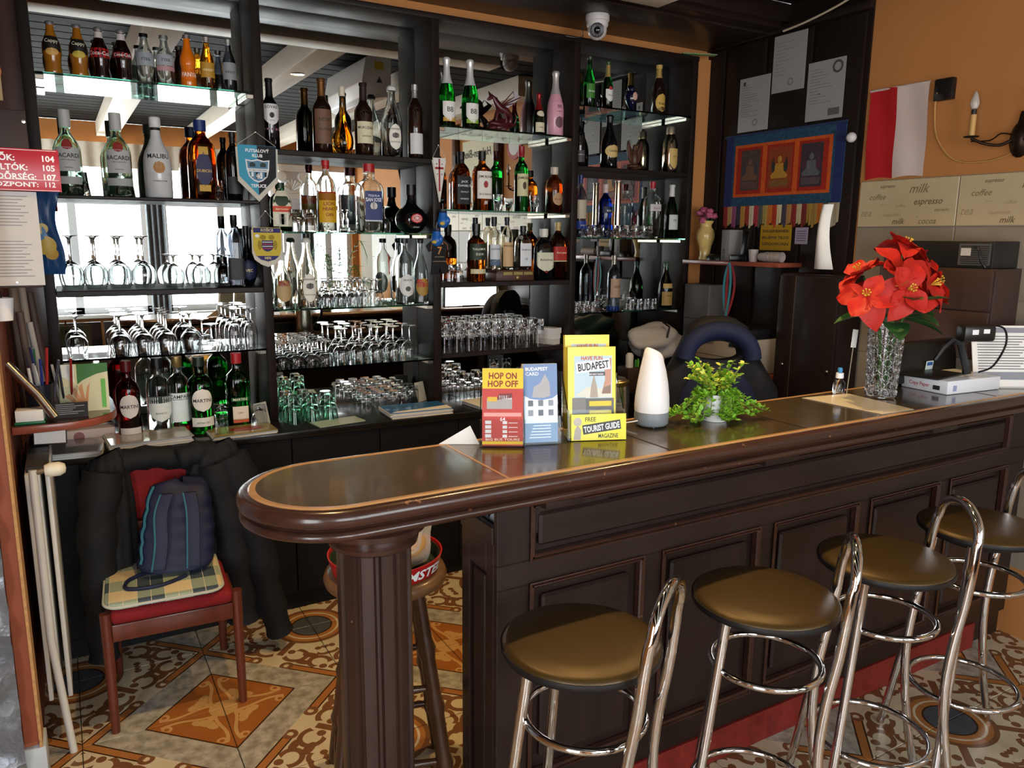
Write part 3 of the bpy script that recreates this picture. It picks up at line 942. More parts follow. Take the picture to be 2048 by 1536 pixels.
B('gin_bottle', 'clear gin bottle with red and yellow label', 650, 318, 38, Z2B, 'tall', 'clear', (.88, 'b52024'), [(.13, .54, 66, 'd3a31e', 'r', [('LION', .37, .016, '7a1a14'), ('HEART', .30, .014, '7a1a14'), ('GIN', .22, .014, '7a1a14')]), (.44, .56, 66, 'b5241c')], Y=3.57, group=MID)
B('tequila_bottle', 'wide clear tequila bottle with arched blue label', 737, 328, 50, Z2B, 'spirit', 'clear', (.88, 'b02228'), [(.18, .60, 36, '33406e', 'r', [('TEQUILA', .52, .009, 'd8dcf0'), ('SAN JOSE', .45, .016, 'f0f2fa')]), (.33, .44, 16, 'e0dcd0', 'o'), (.16, .18, 36, 'c8ccd8')], Y=3.57, sq=.4, group=MID)
B('herbal_bitter_bottle', 'round black bitter bottle with red cross medallion', 830, 370, 64, Z2B, 'globe', 'black', (.78, '161012'), [(.20, .40, 22, 'c43030', 'o'), (.22, .38, 17, 'e8dcd8', 'o'), (.235, .365, 14, 'b8282c', 'o', [('+', .26, .022, 'f0e8e4')]), (.10, .14, 20, '0c0d10', 'r', [('ZWACK', .105, .006, 'd8d8d8')])], Y=3.58, n=28, group=MID)
LOWB = 'bottles on the lower glass shelf beside the stemware row'
B('brandy_bottle', 'clear spirit bottle with oval red and gold label, beside the yellow pennant', 562, 505, 34, Z2C, 'burgundy', 'clear', (.86, 'd8d8d4'), [(.12, .52, 58, 'b59a6a', 'o', [('PALINKA', .40, .008, '8a1a18')]), (.42, .50, 40, '8a2a22')], Y=3.56, group=LOWB)
B('swing_top_bottle', 'clear swing top bottle with oval fruit label on the lower glass shelf', 611, 474, 40, Z2C, 'swing', 'straw', (.93, 'd0ccc0'), [(.08, .50, 40, 'e6e2d4', 'o', [('BRENNEREI', .40, .007, '2a2826'), ('ZWETSCHGE', .18, .006, '2a2826')]), (.27, .36, 22, '4a4644', 'o')], Y=3.57, group=LOWB)
B('fruit_brandy_bottle', 'clear brandy bottle with pale label and berry sprig', 808, 477, 36, Z2C, 'tall', 'clear', (.93, '202022'), [(.12, .46, 56, 'dcdcd6', 'o', [('AKACIA', .36, .009, '3a3a3c')]), (.20, .28, 18, '4a5048', 'o')], Y=3.56, group=LOWB)
B('fruit_brandy_bottle', 'slim clear brandy bottle with red oval label by the post', 840, 474, 30, Z2C, 'burgundy', 'clear', (.93, '1c1a18'), [(.12, .40, 58, 'a8843a', 'o'), (.26, .38, 50, 'a82a24')], Y=3.56, group=LOWB)
SEKT = 'sparkling wines on the upper glass shelf'
BBL = lambda c: [(.07, .36, 52, 'e6e4dc', 's', [('BB', .21, .022, '2a3026')]), (.07, .13, 50, c)]
B('sparkling_wine_bottle', 'green sparkling wine bottle with white foil and gold banded label', 893, 115, 34, Z3A, 'sekt', 'green', None, BBL('c99a3c'), Y=3.56, foil=(.62, 1., 'e6e4e0'), group=SEKT)
B('sparkling_wine_bottle', 'green sparkling wine bottle with white foil and lime banded label', 940, 120, 34, Z3A, 'sekt', 'green', None, BBL('8fae3c'), Y=3.56, foil=(.62, 1., 'e6e4e0'), group=SEKT)
B('sparkling_wine_bottle', 'small green sparkling wine bottle with red foil', 1078, 187, 23, Z3A, 'sekt', 'dgreen', None, [(.07, .30, 60, 'd9cfae', 'r', [('TORLEY', .17, .006, '4a3a20')]), (.44, .58, 50, 'd8cfb4', 'o')], Y=3.58, foil=(.60, 1., '8a1a1e'), group=SEKT)
B('sparkling_wine_bottle', 'pink frosted sparkling wine bottle with silver foil', 1112, 143, 33, Z3A, 'sekt', 'pink', None, [(.30, .52, 55, 'd59aa8', 'r', [('BB', .43, .016, '5a3a44'), ('SPUMANTE', .37, .005, '5a3a44')]), (.12, .30, 30, '6a4a54', 'o')], Y=3.57, foil=(.64, 1., 'c4bcb8'), group=SEKT)
WH = 'whiskies on the glass shelf below the dragon'
B('whiskey_bottle', 'square whiskey bottle with black label and black cap', 922, 304, 31, Z3B, 'flask', 'amber', (.80, '141414'), [(.10, .58, 50, '17171a', 'r', [('JACK', .47, .010, 'e4e4e0'), ("DANIEL'S", .40, .010, 'e4e4e0'), ('Old No.7', .30, .007, 'd4d4d0'), ('WHISKEY', .18, .007, 'd4d4d0')])], Y=3.57, sq=.9, group=WH)
B('whiskey_bottle', 'bourbon bottle with white label and red seal', 964, 303, 34, Z3B, 'spirit', 'amber', (.84, '141414'), [(.20, .66, 55, 'e2ddd2', 'r', [('JIM BEAM', .55, .012, '2a2220'), ('BOURBON', .26, .009, '4a3a34')]), (.38, .50, 16, '9a2a22', 'o')], Y=3.57, sq=.35, group=WH)
B('whiskey_bottle', 'green whiskey bottle with cream label and red cap', 1043, 293, 28, Z3B, 'spirit', 'green', (.84, '8a1c20'), [(.24, .58, 62, 'cfc79a', 'r', [('JAMESON', .50, .012, '2a3a20')]), (.34, .46, 16, '4a3a24', 'o')], Y=3.57, group=WH)
B('rum_bottle', 'stout amber rum bottle with glass stopper beside the post', 1109, 335, 34, Z3B, 'flask', 'amber', (.84, 'c8bca8'), [(.16, .44, 40, 'b08a62', 'o', [('BRUGAL', .28, .008, '7a2a1c')])], Y=3.58, group=WH)
MAL = 'whiskies around the wooden display stand'
B('whiskey_bottle', 'round whiskey bottle with dark green label', 952, 448, 38, Z3C, 'spirit', 'amber', (.80, '131512'), [(.38, .66, 66, '23301f', 'r', [('TULLAMORE', .55, .010, 'dfe0c8'), ('D.E.W.', .46, .011, 'dfe0c8')]), (.14, .22, 60, 'cfc29a')], Y=3.54, group=MAL)
ZST = Z3C+.055
B('single_malt_bottle', 'clear malt whisky bottle with pale grey and blue label on the stand', 988, 430, 26, ZST, 'spirit', 'straw', (.82, '15161a'), [(.08, .48, 62, 'cfd2d4', 'r', [('GLENORD', .38, .009, '2a3440')]), (.08, .20, 62, '3a6a9a')], Y=3.60, group=MAL)
B('single_malt_bottle', 'clear malt whisky bottle with tan label on the stand', 1014, 430, 26, ZST, 'tall', 'straw', (.84, '15161a'), [(.06, .52, 62, 'c9a574', 'r', [('KNOCKANDO', .44, .009, '2a2018')])], Y=3.60, group=MAL)
B('single_malt_bottle', 'square malt whisky bottle with white label on the stand', 1046, 452, 28, ZST, 'flask', 'straw', (.80, '17181c'), [(.08, .60, 45, 'dfe0e0', 'r', [('Singleton', .44, .009, '22242a'), ('12', .22, .012, '22242a')])], Y=3.60, sq=.8, group=MAL)
B('whisky_bottle', 'black whisky bottle with cream chevron label', 1088, 458, 38, Z3C, 'flask', 'black', (.84, 'd4d0c4'), [(.16, .54, 60, 'd6d4b8', 's', [('Ballantines', .38, .011, '2a2a2e')]), (.14, .19, 10, '9a2a22', 'o')], Y=3.55, sq=.7, ay=.6, group=MAL)
B('whisky_bottle', 'square whisky bottle with slanted red label', 1117, 445, 30, Z3C, 'tall', 'amber', (.86, 'b59a5c'), [(.34, .58, 60, 'a82a22', 'r', [('Red Label', .46, .009, 'f0d8a8')]), (.32, .335, 60, 'd8c89a')], Y=3.56, sq=.9, group=MAL)
BEER = 'bottles on the highest glass shelf'
B('beer_bottle', 'green beer bottle with printed white script near the post', 1180, 114, 23, Z4A, 'beer', 'green', (.93, '2a3a20'), [(.18, .46, 60, '3f7a2c', 'r', [('Dreher', .30, .010, 'dfe6d0')])], Y=3.58, group=BEER)
B('beer_bottle', 'green beer bottle with gold foil and white shield label', 1217, 124, 21, Z4A, 'beer', 'dgreen', (.93, '2f4a26'), [(.16, .42, 55, 'dcdcd4', 's', [('Pilsner', .28, .007, '3a2a24')]), (.40, .48, 22, 'b02a28', 'o')], Y=3.58, foil=(.68, .93, 'b59a58'), group=BEER)
B('beer_bottle', 'brown beer bottle with gold foil and round goat label', 1319, 131, 27, Z4A, 'beer', 'brown', (.93, 'c9a55a'), [(.06, .42, 60, 'c9a04a', 'o', [('Kozel', .20, .013, '2a1a10')]), (.08, .16, 40, '3a2a1a', 'o')], Y=3.58, foil=(.74, .93, 'c9a55a'), group=BEER)
CRE = 'bottles on the upper wooden shelf by the side wall'
B('cream_liqueur_bottle', 'black cream liqueur bottle with gold script label', 1220, 229, 34, Z4B, 'sekt', 'black', (.86, '141214'), [(.20, .44, 62, 'c9ac6e', 'o', [('Carolans', .31, .011, '3a2414')])], Y=3.57, group=CRE)
B('cream_liqueur_bottle', 'slim black bottle with small silver label against the post', 1160, 236, 22, Z4B, 'tall', 'black', (.84, '1a181a'), [(.10, .34, 60, '4a4648', 'r', [('SHERIDANS', .24, .006, 'c0bcb8')])], Y=3.58, group=CRE)
B('cocktail_shaker', 'polished metal shaker shaped bottle with yellow label', 1342, 254, 30, Z4B, 'shaker', 'metal', (.84, 'b8a890', 1), [(.08, .52, 44, 'c9a860', 's', [('Cafe', .34, .008, '4a3418')])], Y=3.58, group=CRE)
VOD = 'bottles on the middle glass shelf by the side wall'
B('vodka_bottle', 'clear vodka bottle with leaf print and blue band', 1162, 350, 25, Z4C, 'tall', 'smoke', (.86, '1c2a5a'), [(.14, .26, 178, '1f3f9a', 'r', [('LIGHT', .18, .008, 'f0f0f0')]), (.30, .60, 60, 'b5a890')], Y=3.57, group=VOD)
B('blue_liqueur_bottle', 'blue curacao bottle with pale neck', 1212, 369, 27, Z4C, 'tall', 'blue', (.84, 'c8b0a8'), [(.46, .58, 60, '101a3a', 'r', [('BOLS', .49, .009, 'e4e4ea')])], Y=3.58, group=VOD)
B('tall_tube_bottle', 'very slim silvery tube bottle on the middle glass shelf', 1237, 362, 13, Z4C, 'tube', 'metal', (.97, '9a948c', 1), (), Y=3.60, group=VOD)
B('vodka_bottle', 'clear vodka bottle with red cap and etched label', 1306, 364, 30, Z4C, 'tall', 'clear', (.88, 'a02028'), [(.48, .60, 50, 'c8c0c0', 'r', [('FINLANDIA', .52, .006, 'a02028')])], Y=3.58, sq=.4, group=VOD)
B('wine_bottle', 'dark green vermouth bottle with white label by the side wall', 1345, 370, 27, Z4C, 'burgundy', 'dgreen', (.78, 'd0cec8'), [(.16, .44, 55, 'c8ccc8', 'r', [('DRY', .32, .010, '2a3a30')])], Y=3.58, group=VOD)
LOW4 = 'bottles on the lowest glass shelf by the side wall'
B('spirit_bottle', 'slim clear spirit bottle with tan label and blue base', 1229, 511, 26, Z4D, 'tall', 'smoke', (.84, '8a8478', 1), [(.24, .58, 62, 'b5967a', 'r', [('CESAR', .42, .010, '2a201c')]), (.0, .08, 178, '24408a')], Y=3.57, group=LOW4)
B('brandy_bottle', 'green brandy bottle with gold shoulder band and amber label', 1333, 525, 28, Z4D, 'burgundy', 'dgreen', (.90, '2a4a34'), [(.06, .36, 66, 'b08a4a', 'r', [('ARARAT', .26, .008, '3a2a18')]), (.44, .54, 60, 'c4a058')], Y=3.57, group=LOW4)

ORD = ['first', 'second', 'third', 'fourth', 'fifth', 'sixth', 'seventh', 'eighth', 'ninth', 'tenth']
# ---------------------------------------------------------------- glassware
def shell(outer, t=.0017):
    """outer (r, z) from the foot's centre up to the rim; adds the inner wall back down to where the bowl starts"""
    foot, bowl = outer
    inner = [(max(r-t, .0), z) for r, z in reversed(bowl)]
    inner[-1] = (0, inner[-1][1]+t*1.5)
    return [(0, 0)]+foot+bowl+inner


def bowl(R, z0, z1, rim, n=8, p=.75):
    out = []
    for i in range(n+1):
        f = i/n
        r = R*math.sin(min(1., f/.5)*PI/2)**p if f < .5 else R+(rim-R)*((f-.5)/.5)**1.6
        out.append((max(r, .004), z0+(z1-z0)*f))
    return out


GP = {
    'wine': shell(([(.034, 0), (.034, .0015), (.012, .006), (.005, .016), (.0045, .05), (.005, .098)], bowl(.0475, .10, .215, .036))),
    'goblet': shell(([(.034, 0), (.034, .0015), (.010, .006), (.0045, .014), (.0045, .034)], bowl(.042, .036, .138, .034))),
    'redwine': shell(([(.033, 0), (.033, .0015), (.010, .006), (.004, .014), (.004, .068)], bowl(.041, .07, .168, .034))),
    'flute': shell(([(.030, 0), (.030, .0015), (.010, .006), (.004, .014), (.004, .05)], bowl(.030, .052, .178, .027, p=.55))),
    'stem': shell(([(.028, 0), (.028, .0015), (.010, .006), (.0045, .012), (.0045, .045)], bowl(.030, .047, .122, .027, p=.6))),
    'smallstem': shell(([(.031, 0), (.031, .0015), (.010, .006), (.005, .012), (.005, .05)], bowl(.034, .052, .118, .032, p=.6))),
    'saucer': shell(([(.032, 0), (.032, .0015), (.010, .006), (.004, .014), (.004, .07)], bowl(.048, .072, .112, .048, p=.5))),
    'tumbler': shell(([(.027, 0)], [(.0275, .004), (.029, .03), (.031, .06), (.033, .095)])),
    'shot': shell(([(.018, 0)], [(.0185, .008), (.020, .025), (.023, .05)])),
    'highball': shell(([(.025, 0)], [(.0255, .006), (.0265, .04), (.031, .075), (.030, .10), (.0315, .135)])),
    'greentumbler': shell(([(.024, 0)], [(.0245, .005), (.0255, .04), (.030, .08), (.036, .118)])),
    'snifter': shell(([(.030, 0), (.030, .0015), (.010, .006), (.005, .012), (.005, .02)], bowl(.042, .022, .105, .026))),
    'spirit': shell(([(.018, 0)], [(.019, .006), (.024, .06), (.026, .085)])),
}
GLASSTHICK = mat('thick_goblet_glass', 'd4d6d6', 0., trans=1., ior=1.5, var=0)
GME, GH = {}, {}
for k, pr in GP.items():
    me = MB().lathe(pr, 22).mesh(k+'_glass', smooth=60)
    h = max(z for r, z in pr)
    me.transform(RX(PI))
    me.transform(T(0, 0, h))
    if k in ('snifter', 'spirit'):
        me.transform(RX(PI))
        me.transform(T(0, 0, h))
    me.materials.append(GLASSGREEN if k == 'greentumbler' else GLASSTHICK if k in ('wine', 'goblet') else GLASS)
    GME[k], GH[k] = me, h
GNAME = {'wine': 'wine_glass', 'goblet': 'brandy_goblet', 'redwine': 'wine_glass', 'flute': 'champagne_flute', 'stem': 'stemmed_glass', 'smallstem': 'stemmed_glass', 'saucer': 'champagne_saucer', 'tumbler': 'tumbler', 'shot': 'shot_glass',
         'highball': 'highball_glass', 'greentumbler': 'green_tumbler', 'snifter': 'snifter', 'spirit': 'tasting_glass'}
GCAT = {'tumbler': 'tumbler', 'highball': 'tumbler', 'greentumbler': 'tumbler', 'shot': 'shot glass'}


def glasses(k, z, spots, label, group, sc=1.):
    """spots: (photo x, distance Y) or (photo x, Y, scale)"""
    for sp in spots:
        x = P(sp[0], 600, 1, sp[1]).x
        o = link(GNAME[k], GME[k], None, None, (x, sp[1], z+.0005), (0, 0, random.random()*6))
        s = sc*(sp[2] if len(sp) > 2 else 1.)
        o.scale = (s, s, s)
        i_ = spots.index(sp)
        tag(o, label if len(spots) == 1 else label+', %s of %d' % (ORD[i_], len(spots)), GCAT.get(k, 'glass'), group)


def rowx(k, z, x0, n, dx, ys, label, group, sc=1., jit=.003):
    for r, y in enumerate(ys):
        for i in range(n if not isinstance(n, (list, tuple)) else n[r]):
            o = link(GNAME[k], GME[k], None, None, (x0+dx*i+(r % 2)*dx*.0+random.uniform(-jit, jit), y+random.uniform(-jit, jit), z+.0005), (0, 0, random.random()*6))
            o.scale = (sc, sc, sc)
            nn = n if not isinstance(n, (list, tuple)) else n[r]
            rown = '' if len(ys) == 1 else (('front', 'middle', 'rear') if len(ys) == 3 else ('front', 'rear'))[r]+' row, '
            tag(o, '%s, %s%s of %d' % (label, rown, ORD[i], nn), GCAT.get(k, 'glass'), group)


glasses('wine', Z1C, [(149, 3.60), (197, 3.60), (245, 3.60), (292, 3.60)], 'large wine glass turned upside down on the wooden shelf', 'large upturned wine glasses')
glasses('goblet', Z1C, [(352, 3.60), (405, 3.60), (449, 3.60)], 'small round goblet turned upside down beside the large wine glasses', 'upturned goblets')
glasses('redwine', Z1D, [(146, 3.60)], 'upturned wine glass standing alone at the shelf end', 'upturned wine glasses')
rowx('redwine', Z1D, .205, [4, 3], .088, [3.56, 3.65], 'upturned wine glass in the crowded double row', 'upturned wine glasses')
glasses('goblet', Z1D, [(378, 3.60)], 'round brandy goblet upturned between wine glasses and saucers', 'upturned goblets')
glasses('saucer', Z1D, [(418, 3.58)], 'shallow champagne saucer upturned beside the flutes', 'champagne saucers')
rowx('flute', Z1D, .655, [2, 2], .068, [3.55, 3.645], 'tall upturned flute at the post end of the shelf', 'upturned flutes', jit=.001)
glasses('shot', Z1B, [(178, 3.60, 1.15), (268, 3.60, 1.05), (446, 3.56, 1.0)], 'small upturned shot glass between the spirit bottles', 'shot glasses between spirits', 1.6)
glasses('tumbler', ZB, [(430, 3.46, 1.15)], 'upturned ribbed tumbler between the two green bottles', 'tumblers on the low counter')
glasses('tumbler', ZB, [(507, 3.42, 1.0)], 'upturned tumbler beside the leaning paper slips', 'tumblers on the low counter')
rowx('tumbler', Z2B, .935, [2, 1], .066, [3.53, 3.60], 'thick upturned tumbler between herb liqueur and gin', 'tumblers beside the gin', 1.0)
glasses('stem', Z2B, [(772, 3.60)], 'small upturned stemmed glass beside the tequila bottle', 'stemmed glasses', 1.0)
rowx('stem', Z2C, 1.02, [6, 6], .060, [3.56, 3.63], 'upturned stemmed glass on the lower glass shelf', 'upturned stemmed glasses in a row', jit=.001)
rowx('smallstem', Z2D, .854, [4, 4, 4], .066, [3.535, 3.60, 3.665], 'short stemmed glass in the upturned block by the post', 'block of short stemmed glasses', jit=.001)
rowx('redwine', Z2D, 1.135, [5, 5], .086, [3.555, 3.645], 'upturned round wine glass on the lowest glass shelf', 'upturned round wine glasses', 1.0, jit=.001)
rowx('greentumbler', ZB, .862, [3, 3, 2], .082, [3.40, 3.48, 3.56], 'green tinted flared tumbler on the low counter', 'green tinted tumblers', jit=.002)
rowx('tumbler', ZB+.004, 1.235, [4, 5, 5], .068, [3.50, 3.57, 3.64], 'short clear tumbler on the counter behind magazines', 'short clear tumblers', .85, jit=.001)
rowx('highball', Z3D, 1.675, [9, 9], .070, [3.55, 3.635], 'tall highball glass in the long upturned double row', 'upturned highball glasses', 1.08, jit=.001)
rowx('highball', ZB, 1.70, [3, 3], .085, [3.50, 3.59], 'tall glass on the low counter under the highballs', 'tall glasses on the counter', jit=.002)
glasses('highball', ZB, [(1045, 3.55), (1072, 3.55)], 'tall upturned glass just behind the yellow brochures', 'tall glasses on the counter')
glasses('spirit', Z3B, [(995, 3.59), (1066, 3.57)], 'small tasting glass standing among the whiskies', 'tasting glasses')
glasses('tumbler', Z3C, [(916, 3.56, .95), (897, 3.60, .95)], 'upturned tumbler beside the dark green label whiskey', 'tumblers beside the whiskey', .95)
rowx('shot', Z4C, 2.50, [9], .058, [3.54], 'upturned shot glass standing before the vodka bottles', 'shot glasses before the vodka', 1.35, jit=.001)
rowx('shot', Z4D, 2.47, [3, 3], .055, [3.54, 3.60], 'small shot glass beside the post, lowest glass shelf', 'shot glasses by the post', 1.1, jit=.002)
glasses('snifter', Z4D, [(1258, 3.58)], 'balloon snifter standing upright on the lowest glass shelf', 'snifters')
rowx('shot', Z4D, 2.86, [4], .055, [3.55], 'upturned shot glass beside the green brandy bottle', 'shot glasses by the brandy', 1.2, jit=.001)
# ---------------------------------------------------------------- bar stools
def arc(c, r, a0, a1, n, z):
    return [(c[0]+r*math.cos(a0+(a1-a0)*i/n), c[1]+r*math.sin(a0+(a1-a0)*i/n), z) for i in range(n+1)]


VINYL = mat('vinyl_painted_gold_sheen', '44310f', .42, metal=.42, var=.1, scale=300, bump=.03, spec=.7)  # black seats; the lamps' gold sheen is put into this metallic colour
VINYLSIDE = mat('black_vinyl_side', '101012', .45)


def chrome_stool():
    t = thing('bar_stool', '', 'bar stool')
    # local +X points to the backrest
    MB().lathe([(0, .758), (.165, .758), (.174, .763), (.177, .772), (.174, .781), (.162, .787), (.12, .791), (0, .793)], 40).build('seat', VINYL, t, smooth=60)
    MB().lathe([(.168, .757), (.178, .762), (.1795, .770), (.1785, .777), (.172, .7765)], 40).build('seat_rim', VINYLSIDE, t, smooth=60)
    r = .0125
    hw = .115
    pts = []
    left = [(.225, -.135, .004), (.19, -.128, .12), (.155, -.12, .30), (.142, -.116, .45), (.150, -.115, .58), (.168, -.115, .70), (.178, -.114, .80), (.184, -.108, .86)]
    top = [(.188+.006*math.sin(i*PI/8), -.105*math.cos(i*PI/8), .875+.075*math.sin(i*PI/8)) for i in range(9)]
    pts = left+top+[(x, -y, z) for x, y, z in reversed(left)]
    MB().tube(smooth_pts(pts, 3), r, 12).build('back_loop', CHROME, t, smooth=60)
    for s in (-1, 1):
        MB().tube(smooth_pts([(-.085, s*.085, .757), (-.105, s*.10, .55), (-.13, s*.12, .30), (-.165, s*.15, .004)], 3), r, 12).build('leg', CHROME, t, smooth=60)
    MB().tube(arc((.005, 0), .158, 0, 2*PI*35/36, 35, .235), .009, 10, close=True).build('foot_ring', CHROME, t, smooth=60)
    MB().tube(arc((.012, 0), .135, 0, 2*PI*35/36, 35, .605), .009, 10, close=True).build('upper_ring', CHROME, t, smooth=60)
    MB().lathe([(0, .735), (.12, .735), (.13, .757), (0, .757)], 24).build('seat_plate', BLK, t)
    return t


def smooth_pts(p, k):
    """Catmull-Rom through the points"""
    p = [Vector(q) for q in p]
    out = []
    for i in range(len(p)-1):
        a, b, c, d = p[max(i-1, 0)], p[i], p[i+1], p[min(i+2, len(p)-1)]
        for j in range(k):
            t = j/k
            out.append(.5*((2*b)+(c-a)*t+(2*a-5*b+4*c-d)*t*t+(3*b-a-3*c+d)*t**3))
    return out+[p[-1]]


st = chrome_stool()
ORD = ['first', 'second', 'third', 'fourth', 'fifth', 'sixth', 'seventh', 'eighth', 'ninth', 'tenth']
for k, (x, y, a) in enumerate(((.932, 1.285, -57), (1.46, 1.24, -48), (1.94, 1.24, -33), (2.44, 1.255, -25))):
    lb = 'chrome bar stool with round black seat, %s from the fluted column' % ORD[k]
    if k == 0:
        st.location, st.rotation_euler, st['label'] = (x, y, 0), (0, 0, math.radians(a)), lb
        st['group'] = 'chrome bar stools along the bar'
    else:
        dup(st, (x, y, 0), math.radians(a), lb)

# bamboo style wooden stool with tray and bread bag behind the column
ws = thing('wooden_stool', 'brown turned wood bar stool standing behind the column', 'stool', (.745, 1.99, 0))
BAMB = wood('stool_wood', '2c1b12', '5c3c26', rough=.35, stretch=(10, 10, 1.5))
MB().lathe([(0, .675), (.155, .675), (.172, .685), (.176, .70), (.170, .715), (.15, .72), (0, .72)], 36).build('seat', wood('seat_wood', '5a3c26', '8a6644', stretch=(1, 10, 10)), ws, smooth=60)
ft = []
for k in range(4):
    a = math.radians((118, 28, -62, -152)[k])
    p0, p1 = Vector((.115*math.cos(a), .115*math.sin(a), .676)), Vector((.235*math.cos(a), .235*math.sin(a), 0))
    pts, rs = [], []
    for i in range(25):
        f = i/24
        pts.append(p0.lerp(p1, f))
        rs.append(.019+.003*math.sin(f*PI)+(.006 if i in (6, 12, 18) else 0))
    MB().tube(pts, rs, 10).build('leg', BAMB, ws, smooth=50)
    ft.append((p0, p1))
for f, k in ((.42, 0), (.50, 1), (.42, 2), (.50, 3), (.74, 0), (.82, 1), (.74, 2), (.82, 3)):
    a, b = ft[k], ft[(k+1) % 4]
    p, q = a[0].lerp(a[1], f), b[0].lerp(b[1], f)
    MB().tube([p, p.lerp(q, .3), p.lerp(q, .7), q], [.008, .013, .013, .008], 8).build('stretcher', BAMB, ws, smooth=50)
tr = thing('beer_tray', 'round red serving tray with white lettering on the wooden stool', 'tray', (.745, 1.99, .7205))
MB().lathe([(0, 0), (.150, 0), (.160, .045), (.163, .047), (.166, .045), (.156, -.0), (.15, -.0)][0:1]+[(.150, 0), (.163, .048), (.159, .048), (.147, .004), (0, .004)], 48).build('tray_body', C('b01a1e', .3, coat=.4), tr, smooth=50)
MB().lathe([(0, .0045), (.146, .0045), (.1555, .040), (.154, .040), (.1445, .0065), (0, .0065)], 40).build('rubber_lining', C('23301f', .6), tr, smooth=50)
for k in range(2):
    a0 = math.radians(-72+180*k)

    def tb(p, a0=a0):
        r = .1515+.013*(p.z+.012)/.048*1.0+.0012
        a = a0+p.x/.157
        return Vector((r*math.cos(a), r*math.sin(a), .010+p.z))
    text('AMSTEL', WHITEINK, tr, None, h=.028, w=.175, bold=.03, shear=.15, fn=tb)
bag = thing('bread_bag', 'clear plastic bag of bread rolls lying in the red tray', 'bag', (.775, 1.985, .7285))


def lump(cx, cy, cz, r, sc, m, nm, par, seed=0, amp=.12, n=24, k=14):
    rnd = random.Random(seed)
    ph = [(rnd.uniform(2, 6), rnd.uniform(2, 6), rnd.uniform(0, 6)) for _ in range(4)]
    b = MB()
    vs, fs = [], []
    for i in range(n):
        for j in range(k+1):
            t, p = 2*PI*i/n, PI*j/k
            d = Vector((math.sin(p)*math.cos(t), math.sin(p)*math.sin(t), -math.cos(p)))
            q = 1+amp*sum(math.sin(a*d.x+c+b_*d.y)*math.cos(b_*d.z*1.3+c) for a, b_, c in ph)/2
            vs.append((cx+d.x*r*q*sc[0], cy+d.y*r*q*sc[1], cz+d.z*r*q*sc[2]))
    for i in range(n):
        for j in range(k):
            a, c = i*(k+1)+j, ((i+1) % n)*(k+1)+j
            fs.append((a, c, c+1, a+1))
    return b.add(vs, fs).build(nm, m, par, smooth=80)


FILM = bpy.data.materials.new('plastic_film')
FILM.use_nodes = True
nt = FILM.node_tree
nt.nodes.clear()
o_, mx, t_, g_ = (nt.nodes.new('ShaderNode'+s) for s in ('OutputMaterial', 'MixShader', 'BsdfTransparent', 'BsdfPrincipled'))
g_.inputs['Roughness'].default_value = .12
g_.inputs['Base Color'].default_value = (.8, .8, .8, 1)
lw = nt.nodes.new('ShaderNodeLayerWeight')
lw.inputs[0].default_value = .35
ml = nt.nodes.new('ShaderNodeMath')
ml.operation = 'MULTIPLY_ADD'
ml.inputs[1].default_value, ml.inputs[2].default_value = .7, .12
nt.links.new(lw.outputs['Facing'], ml.inputs[0])
nt.links.new(ml.outputs[0], mx.inputs[0])
nt.links.new(t_.outputs[0], mx.inputs[1])
nt.links.new(g_.outputs[0], mx.inputs[2])
nt.links.new(mx.outputs[0], o_.inputs[0])
BREAD = mat('bread_crust', 'b5874e', .6, var=.3, scale=18)
lump(.03, -.03, .05, .052, (1.1, .9, .8), BREAD, 'roll', bag, 1)
lump(-.03, .03, .05, .05, (1, 1, .8), BREAD, 'roll', bag, 2)
lump(.02, .02, .105, .046, (1, .9, .8), mat('yellow_wrapper', 'd3a84c', .4, var=.3, scale=30), 'wrapped_roll', bag, 3)
lump(0, 0, .073, .088, (1.05, 1.05, .93), FILM, 'film', bag, 5, .25, 32, 20)

# ---------------------------------------------------------------- red chair with cushion, rucksack and jackets
RIB = mat('red_ribbed_fabric', '7e1015', .85, var=.25, scale=220, stretch=(1, .1, .1), bump=.3)
ch = thing('dining_chair', 'brown wooden chair with ribbed red upholstery by the radiator', 'chair', (.245, 2.69, 0), math.radians(-3))
for sx in (-1, 1):
    MB().tube([(sx*.205, 0, 0), (sx*.205, .012, .425)], [.014, .019], 10).build('leg', REDW, ch, smooth=50)
    MB().tube([(sx*.19, .41, 0), (sx*.19, .385, .42), (sx*.185, .42, .84)], [.015, .02, .015], 10).build('leg', REDW, ch, smooth=50)
MB().box(-.19, .19, -.005, .018, .325, .385).build('seat_rail', REDW, ch, bevel=.004)
for sx in (-1, 1):
    MB().box(sx*.197-.01, sx*.197+.01, .02, .385, .33, .385).build('side_rail', REDW, ch, bevel=.004)
MB().box(-.19, .19, -.012, .40, .386, .435).build('seat', RIB, ch, bevel=.016, segs=3)
MB().box(-.165, .165, .385, .415, .60, .83).build('backrest', RIB, ch, bevel=.014, segs=3)
MB().box(-.17, .17, .385, .41, .555, .598).build('back_rail', REDW, ch, bevel=.004)


